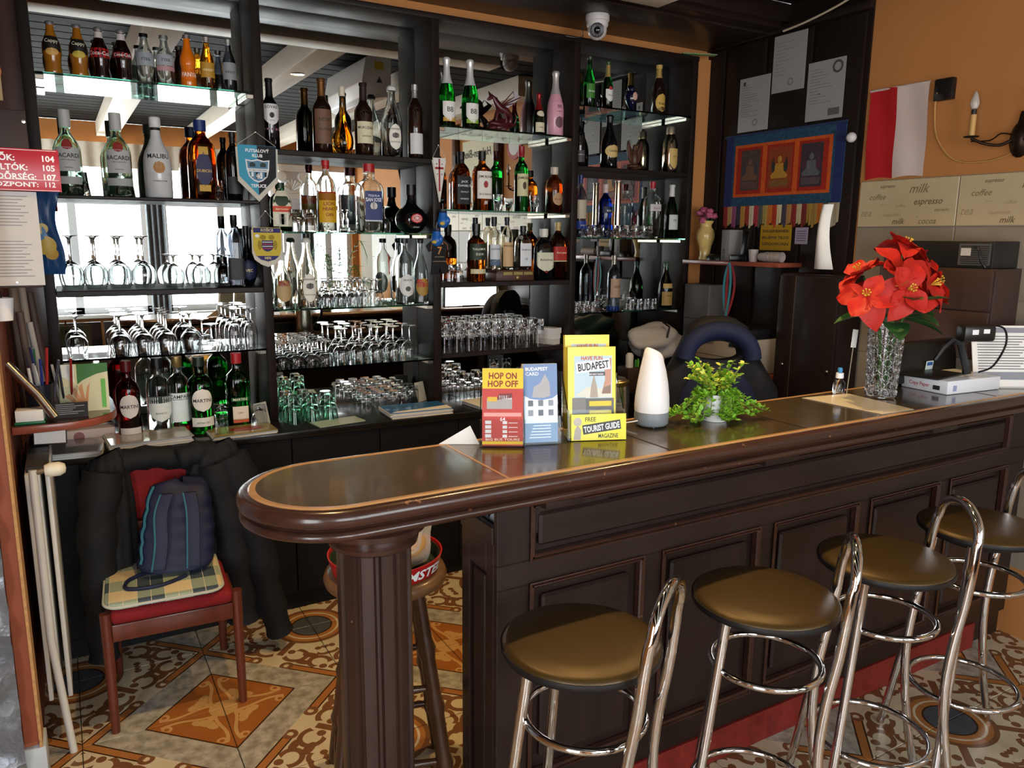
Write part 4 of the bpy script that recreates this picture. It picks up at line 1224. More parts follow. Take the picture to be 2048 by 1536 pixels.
def plaid():
    m = bpy.data.materials.new('plaid_cushion_cloth')
    m.use_nodes = True
    nt = E.nt = m.node_tree
    b = nt.nodes['Principled BSDF']
    sset(b, 'Roughness', .8)
    tc = nt.nodes.new('ShaderNodeTexCoord')
    sp = nt.nodes.new('ShaderNodeSeparateXYZ')
    nt.links.new(tc.outputs['Object'], sp.inputs[0])
    a = (E(sp.outputs[0])*(2*PI/.17)).sin() > 0.
    c = (E(sp.outputs[1])*(2*PI/.17)).sin() > 0.
    k = cmix(a, cmix(c, lin('3c4a58'), lin('8e9c88')), cmix(c, lin('9aa894'), lin('d8c498')))
    l1 = ((E(sp.outputs[0])*(2*PI/.085)).sin().abs() < .07)
    nt.links.new(cmix(l1, k, lin('d9d0b4')), b.inputs['Base Color'])
    return m


cu = thing('seat_cushion', 'flat plaid seat cushion with pale piping on the red chair', 'cushion', (.235, 2.868, .4375), math.radians(-4))


def rrect(w, h, r, n=6):
    out = []
    for cx, cy, a in ((w-r, h-r, 0), (-w+r, h-r, PI/2), (-w+r, -h+r, PI), (w-r, -h+r, 1.5*PI)):
        out += [(cx+r*math.cos(a+i*PI/2/n), cy+r*math.sin(a+i*PI/2/n)) for i in range(n+1)]
    return out


MB().prism(rrect(.185, .19, .05), 0, .022).build('pad', plaid(), cu, bevel=.006)
MB().tube([(x, y, .011) for x, y in rrect(.187, .192, .05)], .005, 6, close=True).build('piping', C('bfc0b0', .7), cu, smooth=60)
NAVY = mat('navy_nylon', '131a3a', .6, var=.2, scale=60, bump=.08)
TEAL = C('2c6a7c', .6)
bp_ = thing('rucksack', 'navy blue rucksack with teal piping leaning on the plaid cushion', 'rucksack', (.285, 2.90, .461), math.radians(-12))


def sack(u, v):
    t = 2*PI*u
    f = v
    wx = .125*(1-.22*max(0, f-.45)/.55)*(1 if f < .9 else math.sqrt(max(0, 1-((f-.9)/.1)**2*.75)))
    wy = .085*(1-.25*f)*(1 if f < .92 else .7)
    g = sqf(t, .35)
    k = .0 if f <= .0 or f >= 1 else 1
    k = min(1, f/.04)**.5 if f < .04 else k
    if f > .985:
        k = .25
    w = 1+.03*math.sin(f*37)*math.sin(t*3)
    return (wx*g*math.cos(t)*k*w+.02*f, wy*g*math.sin(t)*k*w+.10*f, .004+.30*f+.008*math.sin(t*2)*f)


MB().grid(sack, 36, 28).build('body', NAVY, bp_, smooth=70)
for s, nm in ((-.045, 'strap'), (.06, 'strap')):
    pts = [(s*.7+.02, -.005, .285), (s+.012, -.035, .22), (s+.01, -.062, .12), (s*1.1, -.082, .03)]
    pp = smooth_pts(pts, 5)
    b = MB()
    vs = []
    for p in pp:
        for dx, dy in ((-.021, 0), (.021, 0), (.021, .012), (-.021, .012)):
            vs.append((p.x+dx, p.y+dy-.008, p.z))
    k = len(pp)
    b.add(vs, [(i*4+j, (i+1)*4+j, (i+1)*4+(j+1) % 4, i*4+(j+1) % 4) for i in range(k-1) for j in range(4)]+[(3, 2, 1, 0), tuple(4*(k-1)+i for i in range(4))])
    so = b.build(nm, NAVY, bp_, bevel=.003)
    MB().tube([(p.x-.022, p.y-.006, p.z) for p in pp], .0035, 6).build('piping', TEAL, so)
pp = [sack(.62+.0*i, .15+.8*i/14) for i in range(15)]
MB().tube([(x-.002, y-.006, z) for x, y, z in pp], .005, 6).build('piping', TEAL, bp_)
MB().tube(smooth_pts([(-.10, -.03, .006), (-.15, -.08, .004), (-.14, -.15, .004), (-.04, -.15, .004), (.04, -.09, .005)], 5), .007, 6).build('loose_strap', NAVY, bp_, smooth=60)
CLOTH = mat('black_quilted_jacket', '08090d', .8, var=.3, scale=24, bump=.35)
CLOTH2 = mat('dark_navy_jacket', '090b14', .8, var=.3, scale=30, bump=.35)


def drape(label, x0, x1, ytop, zt, zb, seed, m, sleeve, spread, group='jackets hung over the red chair'):
    rnd = random.Random(seed)
    ph = [rnd.uniform(0, 6) for _ in range(5)]
    t = thing('jacket', label, 'jacket', ((x0+x1)/2, ytop, 0), 0, group)
    hw = (x1-x0)/2

    def fn(u, v):
        a = 2*PI*u
        f = v
        z = zt-(zt-zb)*f
        w = hw*(.72+.28*min(1, f*4)**.6+spread*f)
        d = .05+.045*f
        if f == 0 or f == 1:
            w *= .86 if f == 0 else .97
            d *= .3
        fold = 1+.10*math.sin(6*a+ph[0]+f*2)*f+.05*math.sin(11*a+ph[1]+f*3)
        zz = z+.025*math.sin(a*3+ph[2])*f+(.02*math.cos(a) if f < .1 else 0)
        return (w*math.cos(a)*fold, d*math.sin(a)*fold+.0*f, zz)
    b = MB().grid(fn, 60, 22)
    b.build('body', m, t, smooth=80)
    for pts, rs in sleeve:
        pp = smooth_pts(pts, 5)
        k = len(pp)
        rr = [(rs[0]+(rs[1]-rs[0])*i/(k-1))*(1+.10*math.sin(i*1.9+ph[3])) for i in range(k)]
        MB().tube(pp, rr, 14).build('sleeve', m, t, smooth=80)
    return t


drape('black quilted jacket hung over the chair back beside the radiator', .01, .17, 3.06, .875, .20, 3, CLOTH, [(((-.01, -.03, .82), (-.045, -.06, .62), (-.055, -.08, .36), (-.06, -.09, .14)), (.072, .05)), (((-.03, .03, .80), (.05, .02, .832), (.16, .02, .838), (.28, .03, .81)), (.046, .042))], .14)
drape('dark navy jacket hung over the chair back with sleeve trailing to the floor', .36, .56, 3.06, .865, .24, 8, CLOTH2, [(((.05, -.03, .82), (.12, -.07, .56), (.15, -.08, .30), (.20, -.07, .07)), (.075, .05)), (((.0, -.03, .8), (.03, -.06, .6), (.05, -.07, .36), (.07, -.06, .16)), (.07, .06)), (((.0, .02, .82), (-.06, .0, .838), (-.13, -.01, .825)), (.05, .042))], .25)

# ---------------------------------------------------------------- radiator, end shelf and what hangs at the partition
WPAINT = mat('aged_white_enamel', 'cfcdc4', .35, var=.06)
rad = thing('radiator', 'white panel radiator seen end on behind the rust strip', 'radiator', (-.105, 2.70, 0))
for x in (-.035, -.008, .019):
    MB().box(x, x+.014, .0, .50, .17, .93).build('panel', WPAINT, rad, bevel=.004)
MB().box(-.03, .03, .02, .48, .925, .945).build('top_grille', C('3a3a3a', .5), rad, bevel=.003)
MB().tube([(-.01, -.03, .95), (-.01, -.035, .90), (-.01, -.04, .40), (.02, -.045, 0.001)], .012, 10).build('pipe', WPAINT, rad, smooth=60)
kn = MB().tube([(-.01, -.03, .94), (.02, -.03, .945)], .009, 8).build('valve', C('8a7a60', .4, metal=.6), rad)
MB().lathe([(0, 0), (.016, 0), (.022, .015), (.022, .04), (.014, .055), (0, .058)], 16, M=T(.02, -.03, .945) @ RY(PI/2)).build('thermostat_knob', C('e0d8c0', .4), kn, smooth=60)
es = thing('corner_shelf', 'cherry laminate shelf with rounded corner beside the partition', 'shelf', (0, 0, 1.02))
sh = [(-.168, 3.30), (-.168, 2.86), (-.05, 2.862)]+[(-.03+.17*math.sin(i*PI/16), 3.03-.168*math.cos(i*PI/16)) for i in range(9)]+[(.14, 3.2), (.13, 3.30)]
MB().prism(sh, 0, .026).build('board', CHERRY, es, bevel=.003)
MB().prism([(x*.98+.0, y) for x, y in sh], .0262, .0275).build('top_face', mat('dark_laminate', '3c2a22', .18, coat=.3), es)
ZS = 1.048
pc = thing('pen_pot', 'dark pen pot crowded with pens and rulers on the rounded shelf', 'pen pot', (-.085, 3.0, ZS))
MB().lathe([(0, 0), (.04, 0), (.043, .11), (.040, .11), (.037, .004), (0, .004)], 20).build('pot', C('1c1e28', .3), pc)
rnd = random.Random(4)
for k, c in enumerate(('c8c8c4', '1f5a34', '8a8a90', '2a2c5a', 'b8b4ac', 'a02a2a', '3a3a40', 'd0ccc4', '4a4a58', '70707a', '22307a')):
    a, r = k*2.4, .012+.022*rnd.random()
    tx, ty = rnd.uniform(-.03, .05), rnd.uniform(-.03, .03)
    MB().tube([(r*math.cos(a), r*math.sin(a), .006), (r*math.cos(a)*.8+tx, r*math.sin(a)*.8+ty, .16+.08*rnd.random())], .0048, 6).build('pen', C(c, .35), pc)
pc2 = thing('pen_pot', 'second pen pot with blue and black pens behind the green leaflet', 'pen pot', (-.005, 3.05, ZS))
MB().lathe([(0, 0), (.036, 0), (.039, .09), (.036, .09), (.033, .004), (0, .004)], 20).build('pot', ACRYL, pc2)
for k, c in enumerate(('25254a', '1a1a1e', '2a3a7a', 'c0bcb4', '33333a', '8a2a24')):
    a = k*1.05
    MB().tube([(.02*math.cos(a), .02*math.sin(a), .006), (.038*math.cos(a), .03*math.sin(a), .135+.01*k)], .0045, 6).build('pen', C(c, .35), pc2)
rp_ = thing('rolled_posters', 'bundle of rolled papers and rulers leaning against the rust wall', 'posters', (-.125, 3.16, ZS))
for k, (x, y_, h_, c, r_) in enumerate(((0, 0, .42, '6a5c50', .016), (.03, .03, .50, '8a8078', .013), (-.01, .05, .36, '4a3a32', .018), (.055, .01, .30, 'a8a29c', .010), (.02, -.03, .34, '5a4a40', .012), (.065, .05, .40, '3c2c26', .014))):
    MB().tube([(x, y_, 0), (x*.7-.012, y_+.01, h_)], r_, 10).build('roll', C(c, .6), rp_, smooth=50)
mg = thing('white_mug', 'white mug hanging below the notice board', 'mug', (-.145, 2.66, 1.44))
MB().lathe([(0, -.035), (.024, -.035), (.03, .03), (.027, .03), (.022, -.03), (0, -.03)], 18).build('cup', WHITE, mg, smooth=50)
MB().tube([(0, 0, .03), (0, -.03, .065)], .002, 5).build('hook', STEEL, mg)
lf = thing('leaflet', 'green leaflet with hand and food photo leaning on the pens', 'leaflet', (.045, 3.01, ZS), math.radians(-6))
lfm = RX(math.radians(-12))
MB().box(-.075, .075, 0, .002, 0, .165, lfm).build('sheet', C('c9c6a0', .5), lf)
MB().prism([(-.02, .165), (.075, .165), (.075, .135), (.04, .128), (.0, .11), (-.02, .095)], -.0008, -.0002, 1, lfm).build('green_print', C('2f6a2c', .5), lf)
MB().prism([(-.074, .164), (-.028, .164), (-.028, .10), (-.074, .13)], -.0008, -.0002, 1, lfm).build('pale_print', C('d8dcd8', .5), lf)
for k in range(5):
    a = .25+k*.36
    MB().prism([(-.005, .01), (.0+.006, .004), (.01-.075*math.cos(a)*.9, .015+.085*math.sin(a)), (-.0-.075*math.cos(a), .015+.07*math.sin(a))], -.0009, -.0003, 1, lfm).build('hand_print', C('c08a5c', .5), lf)
MB().box(.052, .066, -.0012, -.0003, .01, .11, lfm).build('green_strip', C('5aa83c', .5), lf)
nt_ = thing('note_block', 'white note block in green tray on the rounded shelf', 'note block', (-.115, 2.905, ZS), math.radians(-4))
MB().box(-.043, .043, -.03, .035, 0, .008).build('tray', C('1c6a44', .4), nt_, bevel=.002)
MB().box(-.039, .039, -.026, .031, .0085, .045, RX(.0)).build('notes', PAPER, nt_, bevel=.001)
bcard = thing('card', 'dark business card with fine print on the rounded shelf', 'card', (-.0, 2.925, ZS), math.radians(-5))
MB().box(-.05, .05, 0, .004, 0, .052, RX(math.radians(-25))).build('card_body', C('22262e', .4), bcard)
for k in range(6):
    MB().box(-.044, .02+.02*math.sin(k*2), -.0008, -.0002, .012+.0065*k, .0145+.0065*k, RX(math.radians(-25))).build('print_line', C('8a8e98', .5), bcard)
rl = MB().tube([(-.165, 2.93, 1.24), (-.09, 2.90, 1.14), (-.045, 2.875, 1.063)], .014, 12)
tag(rl.build('steel_tube', STEEL, smooth=60), 'steel tube leaning across the rounded shelf', 'tube')
board = thing('notice_board', 'dark brown notice board projecting from the partition', 'notice board', (0, 2.61, 0))
MB().box(-.5, -.038, 0, .02, 1.50, 1.985).build('panel', C('2e1e19', .5), board, bevel=.003)
MB().lathe([(0, 0), (.006, 0), (.005, .003), (0, .004)], 10, M=T(-.045, -.0, 1.955) @ RX(PI/2)).build('screw', STEEL, board)
sg = thing('emergency_sign', 'red plastic sign with white emergency phone numbers', 'sign', (0, 2.596, 0))
MB().box(-.40, .031, 0, .006, 1.768, 1.882).build('plate', C('b01f30', .3), sg, bevel=.001)
for z in (1.7705, 1.8785, 1.799):
    MB().box(-.395, .026, -.0006, -.0002, z-.0006, z+.0006).build('line', WHITEINK, sg)
for k, (a, b) in enumerate((('MENTŐK:', '104'), ('TŰZOLTÓK:', '105'), ('RENDŐRSÉG:', '107'))):
    z = 1.857-.025*k
    vs, fs, tw = textmesh(a, .03, 0., 1.)
    h = .0155
    w = tw*h/.7*1.05
    text(a, WHITEINK, sg, T(-.046+(-.029, 0, .018)[k]-w/2, -.0008, z-.008), h=h, w=w, bold=.03)
    text(b, WHITEINK, sg, T(.003, -.0008, z-.008), h=h, bold=.03)
vs, fs, tw = textmesh('SEGÉLYHÍVÓ KÖZPONT:', .03, 0., 1.)
text('SEGÉLYHÍVÓ KÖZPONT:', WHITEINK, sg, T(-.024-.13, -.0008, 1.780), h=.012, w=.26, bold=.025)
text('112', WHITEINK, sg, T(.003, -.0008, 1.780), h=.0135, bold=.02)
dc = thing('notice_sheet', 'white printed notice sheet under the red sign', 'notice', (0, 2.606, 0))
MB().box(-.26, -.032, 0, .003, 1.507, 1.766).build('sheet', C('bdbbb8', .6), dc)
for k in range(26):
    if 9 < k < 14:
        continue
    z = 1.752-.0088*k
    MB().box(-.25, -.055-.03*((k*7) % 5)/5, -.0004, -.0001, z, z+.0022).build('print_line', C('7c7c80', .6), dc)
MB().lathe([(0, 0), (.004, 0), (.003, .003), (0, .003)], 8, M=T(-.10, 0, 1.516) @ RX(PI/2)).build('pin', STEEL, dc)
cb = thing('snack_bag', 'blue and yellow crisp bag hanging behind the notice sheet', 'bag', (-.034, 3.459, 1.50))


def crisp(u, v):
    x = (u-.5)*.12*(1-.10*math.sin(PI*v))
    d = .035*math.sin(PI*u)*math.sin(PI*v)**.6
    return x+.01*math.sin(v*7), d, .31*v


g1 = MB().grid(lambda u, v: (crisp(u, v)[0], -crisp(u, v)[1]+.004*math.sin(u*20+v*9), crisp(u, v)[2]), 14, 18)
g1.grid(lambda u, v: (crisp(u, v)[0], crisp(u, v)[1], crisp(u, v)[2]), 14, 18)
g1.build('packet', C('1e4a7c', .3, coat=.3), cb, smooth=60)
for (u0, v0, r, c) in ((.5, .35, .035, 'd0ae48'), (.62, .25, .022, 'c79a3a'), (.36, .5, .03, '4a86b4'), (.55, .55, .02, 'd8c070')):
    b = MB().grid(lambda u, v: (crisp(u0, v0)[0]+r*v*math.cos(u*2*PI), -crisp(u0+r*v*math.cos(u*2*PI)/.15, v0+r*v*math.sin(u*2*PI)/.31)[1]-.006, crisp(u0, v0)[2]+r*v*math.sin(u*2*PI)), 16, 3)
    b.build('print', C(c, .4), cb, smooth=60)
ps = thing('picture_strip', 'tall colourful picture strip fixed high beside the shelving', 'picture', (-.138, 3.30, 2.10))
MB().box(-.031, .028, 0, .008, 0, .36).build('card', C('c0a070', .5), ps, bevel=.002)
for k, c in enumerate(('b5452c', 'd07a30', 'c8b898', 'a83a2c', 'd09848', '5a5a64')):
    MB().ball((-.006+.012*(k % 2), 0, .04+.056*k), .026, 12, 6, (1, .06, 1.2)).build('painted_patch', C(c, .5), ps, smooth=60)
fg = thing('grey_box', 'dark grey upright folder under the rounded shelf by the radiator', 'folder', (-.07, 3.02, .9465))
MB().box(-.05, .05, -.03, .12, 0, .07, RY(.05)).build('cover', C('26262a', .4), fg, bevel=.003)
MB().box(-.046, .046, -.0315, -.0302, .006, .064, RY(.05)).build('edge', PAPER, fg)
# ---------------------------------------------------------------- pennants and trinkets on the shelf posts
def pennant(name, label, px, py, w, h, poly, base, hang_py, Y=3.488):
    q = P(px, py, 1, Y)
    t = thing(name, label, 'pennant', (q.x, Y, q.z))
    k = h
    MB().prism([(x*w/2*1.10, -.01+(z+.0)*h*1.08+.0) for x, z in poly], .0005, .004, 1).build('fringe', C('cfc8b8', .9), t)
    pz = MB().prism([(x*w/2, z*h) for x, z in poly], -.003, .0004, 1).build('cloth', base, t)
    hz = P(px, hang_py, 1, Y).z-q.z
    MB().tube([(-w/2, 0, 0), (0, .004, hz), (w/2, 0, 0)], .0011, 5).build('string', C('c8c0b0', .8), t)
    MB().lathe([(0, 0), (.004, 0), (.004, .006), (0, .008)], 8, M=T(0, .01, hz) @ RX(PI/2)).build('nail', STEEL, t)
    return t


SHIELD = [(-1, 0), (1, 0), (.96, -.62), (.0, -1), (-.96, -.62)]
pb = pennant('football_pennant', 'light blue and black football pennant with white fringe', 513, 291, .158, .205, SHIELD, C('3f9ab8', .7), 264)
MB().prism([(0, -.001), (.078, -.001), (.075, -.127), (0, -.204)], -.0038, -.0031, 1).build('black_half', C('17141a', .7), pb)
for s, z, h in (('FUTSALOVÝ', -.028, .0125), ('KLUB', -.048, .0125), ('TEPLICE', -.172, .0125)):
    text(s, WHITEINK, pb, T(0, -.0045, z), h=h, bold=.03)
cr = [(-.05, -.058), (-.025, -.062), (0, -.056), (.025, -.062), (.05, -.058), (.046, -.10), (.038, -.128), (.018, -.146), (0, -.152), (-.018, -.146), (-.038, -.128), (-.046, -.10)]
MB().prism(cr, -.0046, -.0039, 1).build('crest', C('e4e4e4', .7), pb)
MB().prism([(x*.88, -.104+(z+.104)*.88) for x, z in cr], -.0050, -.0046, 1).build('crest_field', C('5a86a0', .7), pb)
MB().box(-.041, .041, -.0054, -.005, -.108, -.095).build('crest_band', C('e8e8e8', .7), pb)
text('FC BALTICFLORA', INK, pb, T(0, -.0058, -.1045), h=.006, w=.074)
for k, x in enumerate((-.028, -.010, .008, .026)):
    MB().box(x, x+.009, -.0054, -.005, -.136+(.008 if k in (0, 3) else 0), -.110).build('crest_stripe', C('1c1c22' if k % 2 else 'e8e8e8', .7), pb)
MB().ball((.002, -.0054, -.126), .010, 12, 8, (1, .15, 1)).build('ball_emblem', WHITEINK, pb)
for a in range(5):
    MB().ball((.002+.006*math.cos(a*1.257), -.0064, -.126+.006*math.sin(a*1.257)), .0024, 8, 5, (1, .3, 1)).build('ball_patch', INK, pb)
for sx in (-1, 1):
    MB().prism([(sx*.022-.012, -.088), (sx*.022+.012, -.088), (sx*.022+.012, -.075), (sx*.022, -.068), (sx*.022-.012, -.075)], -.0054, -.005, 1).build('crest_patch', C('2a3a3a', .7), pb)
SH2 = [(-1, 0), (1, 0), (1, -.62), (.86, -.80), (.45, -.93), (0, -1), (-.45, -.93), (-.86, -.80), (-1, -.62)]
pk = pennant('football_pennant', 'small yellow shield pennant with blue bands and crest', 533, 455, .118, .147, SH2, C('c9b23c', .7), 422)
MB().box(-.057, .057, -.0038, -.0031, -.022, -.002).build('blue_band', C('2c2c66', .7), pk)
MB().prism([(-.048, -.121), (.048, -.121), (.03, -.137), (0, -.145), (-.03, -.137)], -.0038, -.0031, 1).build('blue_band', C('2c2c66', .7), pk)
text('KOŠICE', C('d8cc8a', .6), pk, T(0, -.0042, -.017), h=.011, bold=.02)
text('MFK', C('d8cc8a', .6), pk, T(0, -.0042, -.136), h=.011, bold=.02)
MB().ball((-.042, -.0036, -.036), .009, 12, 6, (1, .12, .8)).build('round_mark', WHITEINK, pk)
MB().prism([(x*.024, -.055+z*.048) for x, z in SH2], -.0042, -.0031, 1).build('crest', C('26305e', .7), pk)
for k in range(4):
    MB().box(-.022, .022, -.0046, -.0042, -.064-.009*k, -.0605-.009*k).build('crest_bar', C('b03038' if k % 2 else 'dcd8d0', .7), pk)
for sx in (-1, 1):
    MB().ball((sx*.033, -.0034, -.075), .014, 10, 6, (.6, .12, 1.5)).build('supporter', C('9a8424', .7), pk)
    MB().ball((sx*.018, -.0034, -.042), .012, 10, 6, (1.1, .12, .9)).build('crown_leaf', C('9a8424', .7), pk)
TRI = [(-1, 0), (1, 0), (.12, -1), (-.02, -1)]
pg = pennant('football_pennant', 'white triangular pennant with red cross hanging at the post', 878, 316, .068, .18, TRI, C('dcd8d0', .8), 290)
MB().box(-.004, .004, -.0038, -.0031, -.155, -.004).build('cross_bar', C('9c1f26', .7), pg)
MB().box(-.022, .022, -.0038, -.0031, -.052, -.042).build('cross_bar', C('9c1f26', .7), pg)
for x, z in ((-.014, -.028), (.014, -.028), (-.010, -.075), (.012, -.075)):
    MB().box(x-.004, x+.004, -.0038, -.0031, z-.001, z+.001).box(x-.001, x+.001, -.0038, -.0031, z-.004, z+.004).build('small_cross', INK, pg)


def glove(label, px, py, rz):
    q = P(px, py, 1, 3.475)
    t = thing('boxing_glove', label, 'boxing glove', (q.x, 3.470, q.z), rz, 'miniature boxing gloves')
    BL = mat('blue_leather', '1c5fae', .3, bump=.03)
    b = MB().lathe([(0, -.0), (.018, 0), (.019, -.012), (.021, -.03), (.026, -.045), (.028, -.06), (.024, -.074), (.012, -.083), (0, -.085)], 18, ay=.8)
    b.ball((.020, -.006, -.05), .016, 12, 8, (.9, .8, 1.3)).build('fist', BL, t, smooth=70)
    MB().lathe([(0, .001), (.019, .001), (.0195, -.014), (.0185, -.0145), (.0, -.014)], 18, ay=.8).build('cuff', C('14203a', .5), t, smooth=60)
    MB().ball((-.006, -.020, -.064), .013, 10, 6, (1, .4, .7)).build('yellow_patch', C('c9a83a', .4), t, smooth=70)
    MB().tube([(0, 0, 0), (0, .012, .03)], .001, 5).build('loop', C('c0c0c0', .6), t)


glove('miniature blue boxing glove hanging higher on the post', 885, 420, -.3)
glove('miniature blue boxing glove hanging lower beside the jersey', 872, 457, -.7)
q = P(877, 487, 1, 3.49)
js = thing('mini_jersey', 'miniature black football jersey and shorts with orange seven', 'jersey', (q.x, 3.485, q.z))
JB = mat('jersey_cloth', '120f10', .8, bump=.1)
jp = [(-.03, .022), (-.012, .015), (.012, .015), (.03, .022), (.068, -.012), (.052, -.042), (.036, -.030), (.036, -.085), (-.036, -.085), (-.036, -.030), (-.055, -.042), (-.070, -.012)]
MB().prism(jp, -.006, .006, 1).build('shirt', JB, js, bevel=.003, segs=2)
MB().prism([(-.037, -.088), (.037, -.088), (.052, -.135), (.014, -.148), (.002, -.118), (-.010, -.150), (-.046, -.148)], -.006, .006, 1).build('shorts', JB, js, bevel=.003, segs=2)
text('TEPLICE', C('c9b8a0', .7), js, T(0, -.0068, -.004), h=.008)
text('7', C('c98a48', .7), js, T(0, -.0068, -.05), h=.034, bold=.02)
text('BC KLUB TEPLICE', C('a89878', .7), js, T(0, -.0068, -.066), h=.0045)
for s in (-1, 1):
    MB().tube([(s*.018, -.0066, .014), (s*.042, -.0066, -.006), (s*.045, -.0066, -.03)], .0013, 5).build('piping', C('b5763a', .7), js)
MB().box(-.036, .036, -.0068, -.006, -.0875, -.0835).build('waistband', C('7a6a5a', .7), js)
MB().tube([(0, 0, .018), (0, .004, .05)], .001, 5).build('loop', C('c0c0c0', .6), js)

# ---------------------------------------------------------------- figurines, stand, vases on the shelves
ROSE = mat('dark_red_resin', '4a1618', .35, var=.3, scale=40, coat=.3)
dg = thing('dragon_figurine', 'dark red winged dragon figurine on a rocky base', 'figurine', (P(1000, 260, 1, 3.58).x, 3.58, Z3A+.0005))
lump(0, 0, .034, .05, (1.3, .8, .5), ROSE, 'rock_base', dg, 4, .35)
MB().tube(smooth_pts([(.05, 0, .03), (.06, 0, .07), (.03, -.01, .10), (-.005, -.01, .115), (-.03, -.012, .14), (-.05, -.015, .165), (-.065, -.02, .16)], 4), [.006+.014*math.sin(PI*min(1, i/20)) for i in range(25)], 10).build('body', ROSE, dg, smooth=70)
MB().tube([(-.062, -.02, .162), (-.078, -.025, .150), (-.088, -.025, .146)], [.011, .008, .003], 8).build('head', ROSE, dg, smooth=70)
for s, tip in ((1, (-.03, .05)), (-1, (.07, -.03))):
    wv = [(-.005, 0, .12), (tip[0]*.6-.03*s, tip[1]*.5, .175), (tip[0]-.01, tip[1], .20), (tip[0]+.035*1, tip[1]*.9, .175), (tip[0]*.5+.04, tip[1]*.6, .145), (.02, 0, .105)]
    n = len(wv)
    b = MB().add([Vector(p) for p in wv]+[Vector(p)+Vector((0, .004, 0)) for p in wv], [tuple(range(n)), tuple(range(2*n-1, n-1, -1))]+[(i, (i+1) % n, n+(i+1) % n, n+i) for i in range(n)])
    wo = b.build('wing', ROSE, dg)
    for j in (1, 2, 3, 4):
        MB().tube([wv[0], Vector(wv[j])+Vector((0, -.002, 0))], [.004, .002], 6).build('wing_bone', ROSE, wo)
for x, y in ((.03, .015), (.02, -.02), (-.02, .012), (-.03, -.02)):
    MB().tube([(x*.7, y*.6, .10), (x*1.2, y*1.2, .06), (x, y, .035)], [.010, .007, .006], 8).build('leg', ROSE, dg, smooth=70)
MB().tube(smooth_pts([(.055, 0, .06), (.085, .01, .045), (.095, .0, .075), (.08, -.01, .10)], 4), [.008-.0005*i for i in range(13)], 8).build('tail', ROSE, dg, smooth=70)
BRN = mat('brown_carved_wood', '4a2a1c', .45, var=.3, scale=40)
eg = thing('eagle_figurine', 'brown carved eagle figurine with folded raised wings', 'figurine', (P(1268, 334, 1, 3.59).x, 3.59, Z4B+.0005))
lump(0, 0, .022, .04, (1.1, .8, .42), BRN, 'base', eg, 6, .2)
MB().lathe([(0, .02), (.016, .03), (.024, .06), (.02, .09), (.012, .11), (.011, .12), (.013, .13), (.008, .142), (0, .145)], 14).build('body', BRN, eg, smooth=70)
MB().tube([(0, -.01, .132), (0, -.022, .128), (0, -.026, .122)], [.006, .004, .001], 6).build('beak', C('8a6a3a', .4), eg)
for s in (-1, 1):
    MB().prism([(s*.012, .10), (s*.03, .13), (s*.045, .165), (s*.05, .16), (s*.055, .12), (s*.045, .07), (s*.025, .04)], -.006, .008, 1).build('wing', BRN, eg, bevel=.003)
fgx = P(690, 460, 1, 3.56).x
cf = thing('crystal_figurine', 'small clear crystal figurine of dancing pair on block', 'figurine', (fgx, 3.56, Z2B+.0005))
MB().box(-.022, .022, -.015, .015, 0, .022).build('block', GLASS, cf, bevel=.002)
for s in (-1, 1):
    MB().tube(smooth_pts([(s*.010, 0, .022), (s*.012, 0, .05), (s*.006, 0, .075), (s*.012, 0, .092)], 3), [.007, .006, .007, .008, .008, .007, .005, .005, .004, .003], 8).build('dancer', GLASS, cf, smooth=60)
    MB().tube([(s*.01, 0, .08), (s*.03, 0, .095), (s*.036, .0, .085)], .0028, 6).build('arm', GLASS, cf)
    MB().ball((s*.012, 0, .099), .006, 8, 6).build('head', GLASS, cf)
tk = thing('blue_vase', 'dark blue two handled vase with painted portrait', 'vase', (P(1262, 215, 1, 3.58).x, 3.58, Z4A+.0005))
BV = mat('cobalt_glaze', '0c0d2a', .12, coat=.5)
MB().lathe([(0, 0), (.026, 0), (.026, .008), (.012, .02), (.02, .035), (.034, .06), (.037, .085), (.03, .105), (.018, .115), (.02, .125), (.024, .13), (0, .13)], 22).build('body', BV, tk, smooth=60)
for s in (-1, 1):
    MB().tube(smooth_pts([(s*.03, 0, .10), (s*.045, 0, .105), (s*.044, 0, .075), (s*.034, 0, .06)], 3), .003, 6).build('handle', BV, tk, smooth=60)
MB().ball((0, -.034, .082), .02, 12, 8, (.8, .2, 1.1)).build('portrait', C('c8a090', .5), tk, smooth=60)
sd = thing('display_stand', 'dark wooden whisky display stand with brass name plates', 'stand', (P(1021, 563, 1, 3.57).x, 3.57, Z3C+.0005))
MB().prism([(-.115, 0), (.115, 0), (.115, .04), (.10, .054), (-.10, .054), (-.115, .04)], -.05, .07, 1).build('block', BRN, sd, bevel=.003)
for k in range(3):
    MB().box(-.072+.062*k, -.018+.062*k, -.0515, -.0500, .030, .046).build('name_plate', BRASS, sd)
MB().ball((.018, -.050, .016), .010, 12, 6, (1, .15, 1)).build('medal', BRASS, sd)

# ---------------------------------------------------------------- paper on the low counter
def sheets(name, label, x, y, z, w, d, n, rz, cover, group='printed matter on the low counter', th=.004, jit=.006, cat='magazine'):
    t = thing(name, label, cat, (x, y, z), rz, group)
    rnd = random.Random(int(x*1000))
    for k in range(n):
        dx, dy = rnd.uniform(-jit, jit), rnd.uniform(-jit, jit)
        last = k == n-1
        MB().box(-w/2+dx, w/2+dx, -d/2+dy, d/2+dy, k*th, (k+1)*th-.0004).build('cover' if last else 'sheet', cover if last else (PAPER if k % 2 else C(('d8d4cc', 'b8a8a0', 'c4ccd4', '8a4a44')[k % 4], .6)), t)
    return t


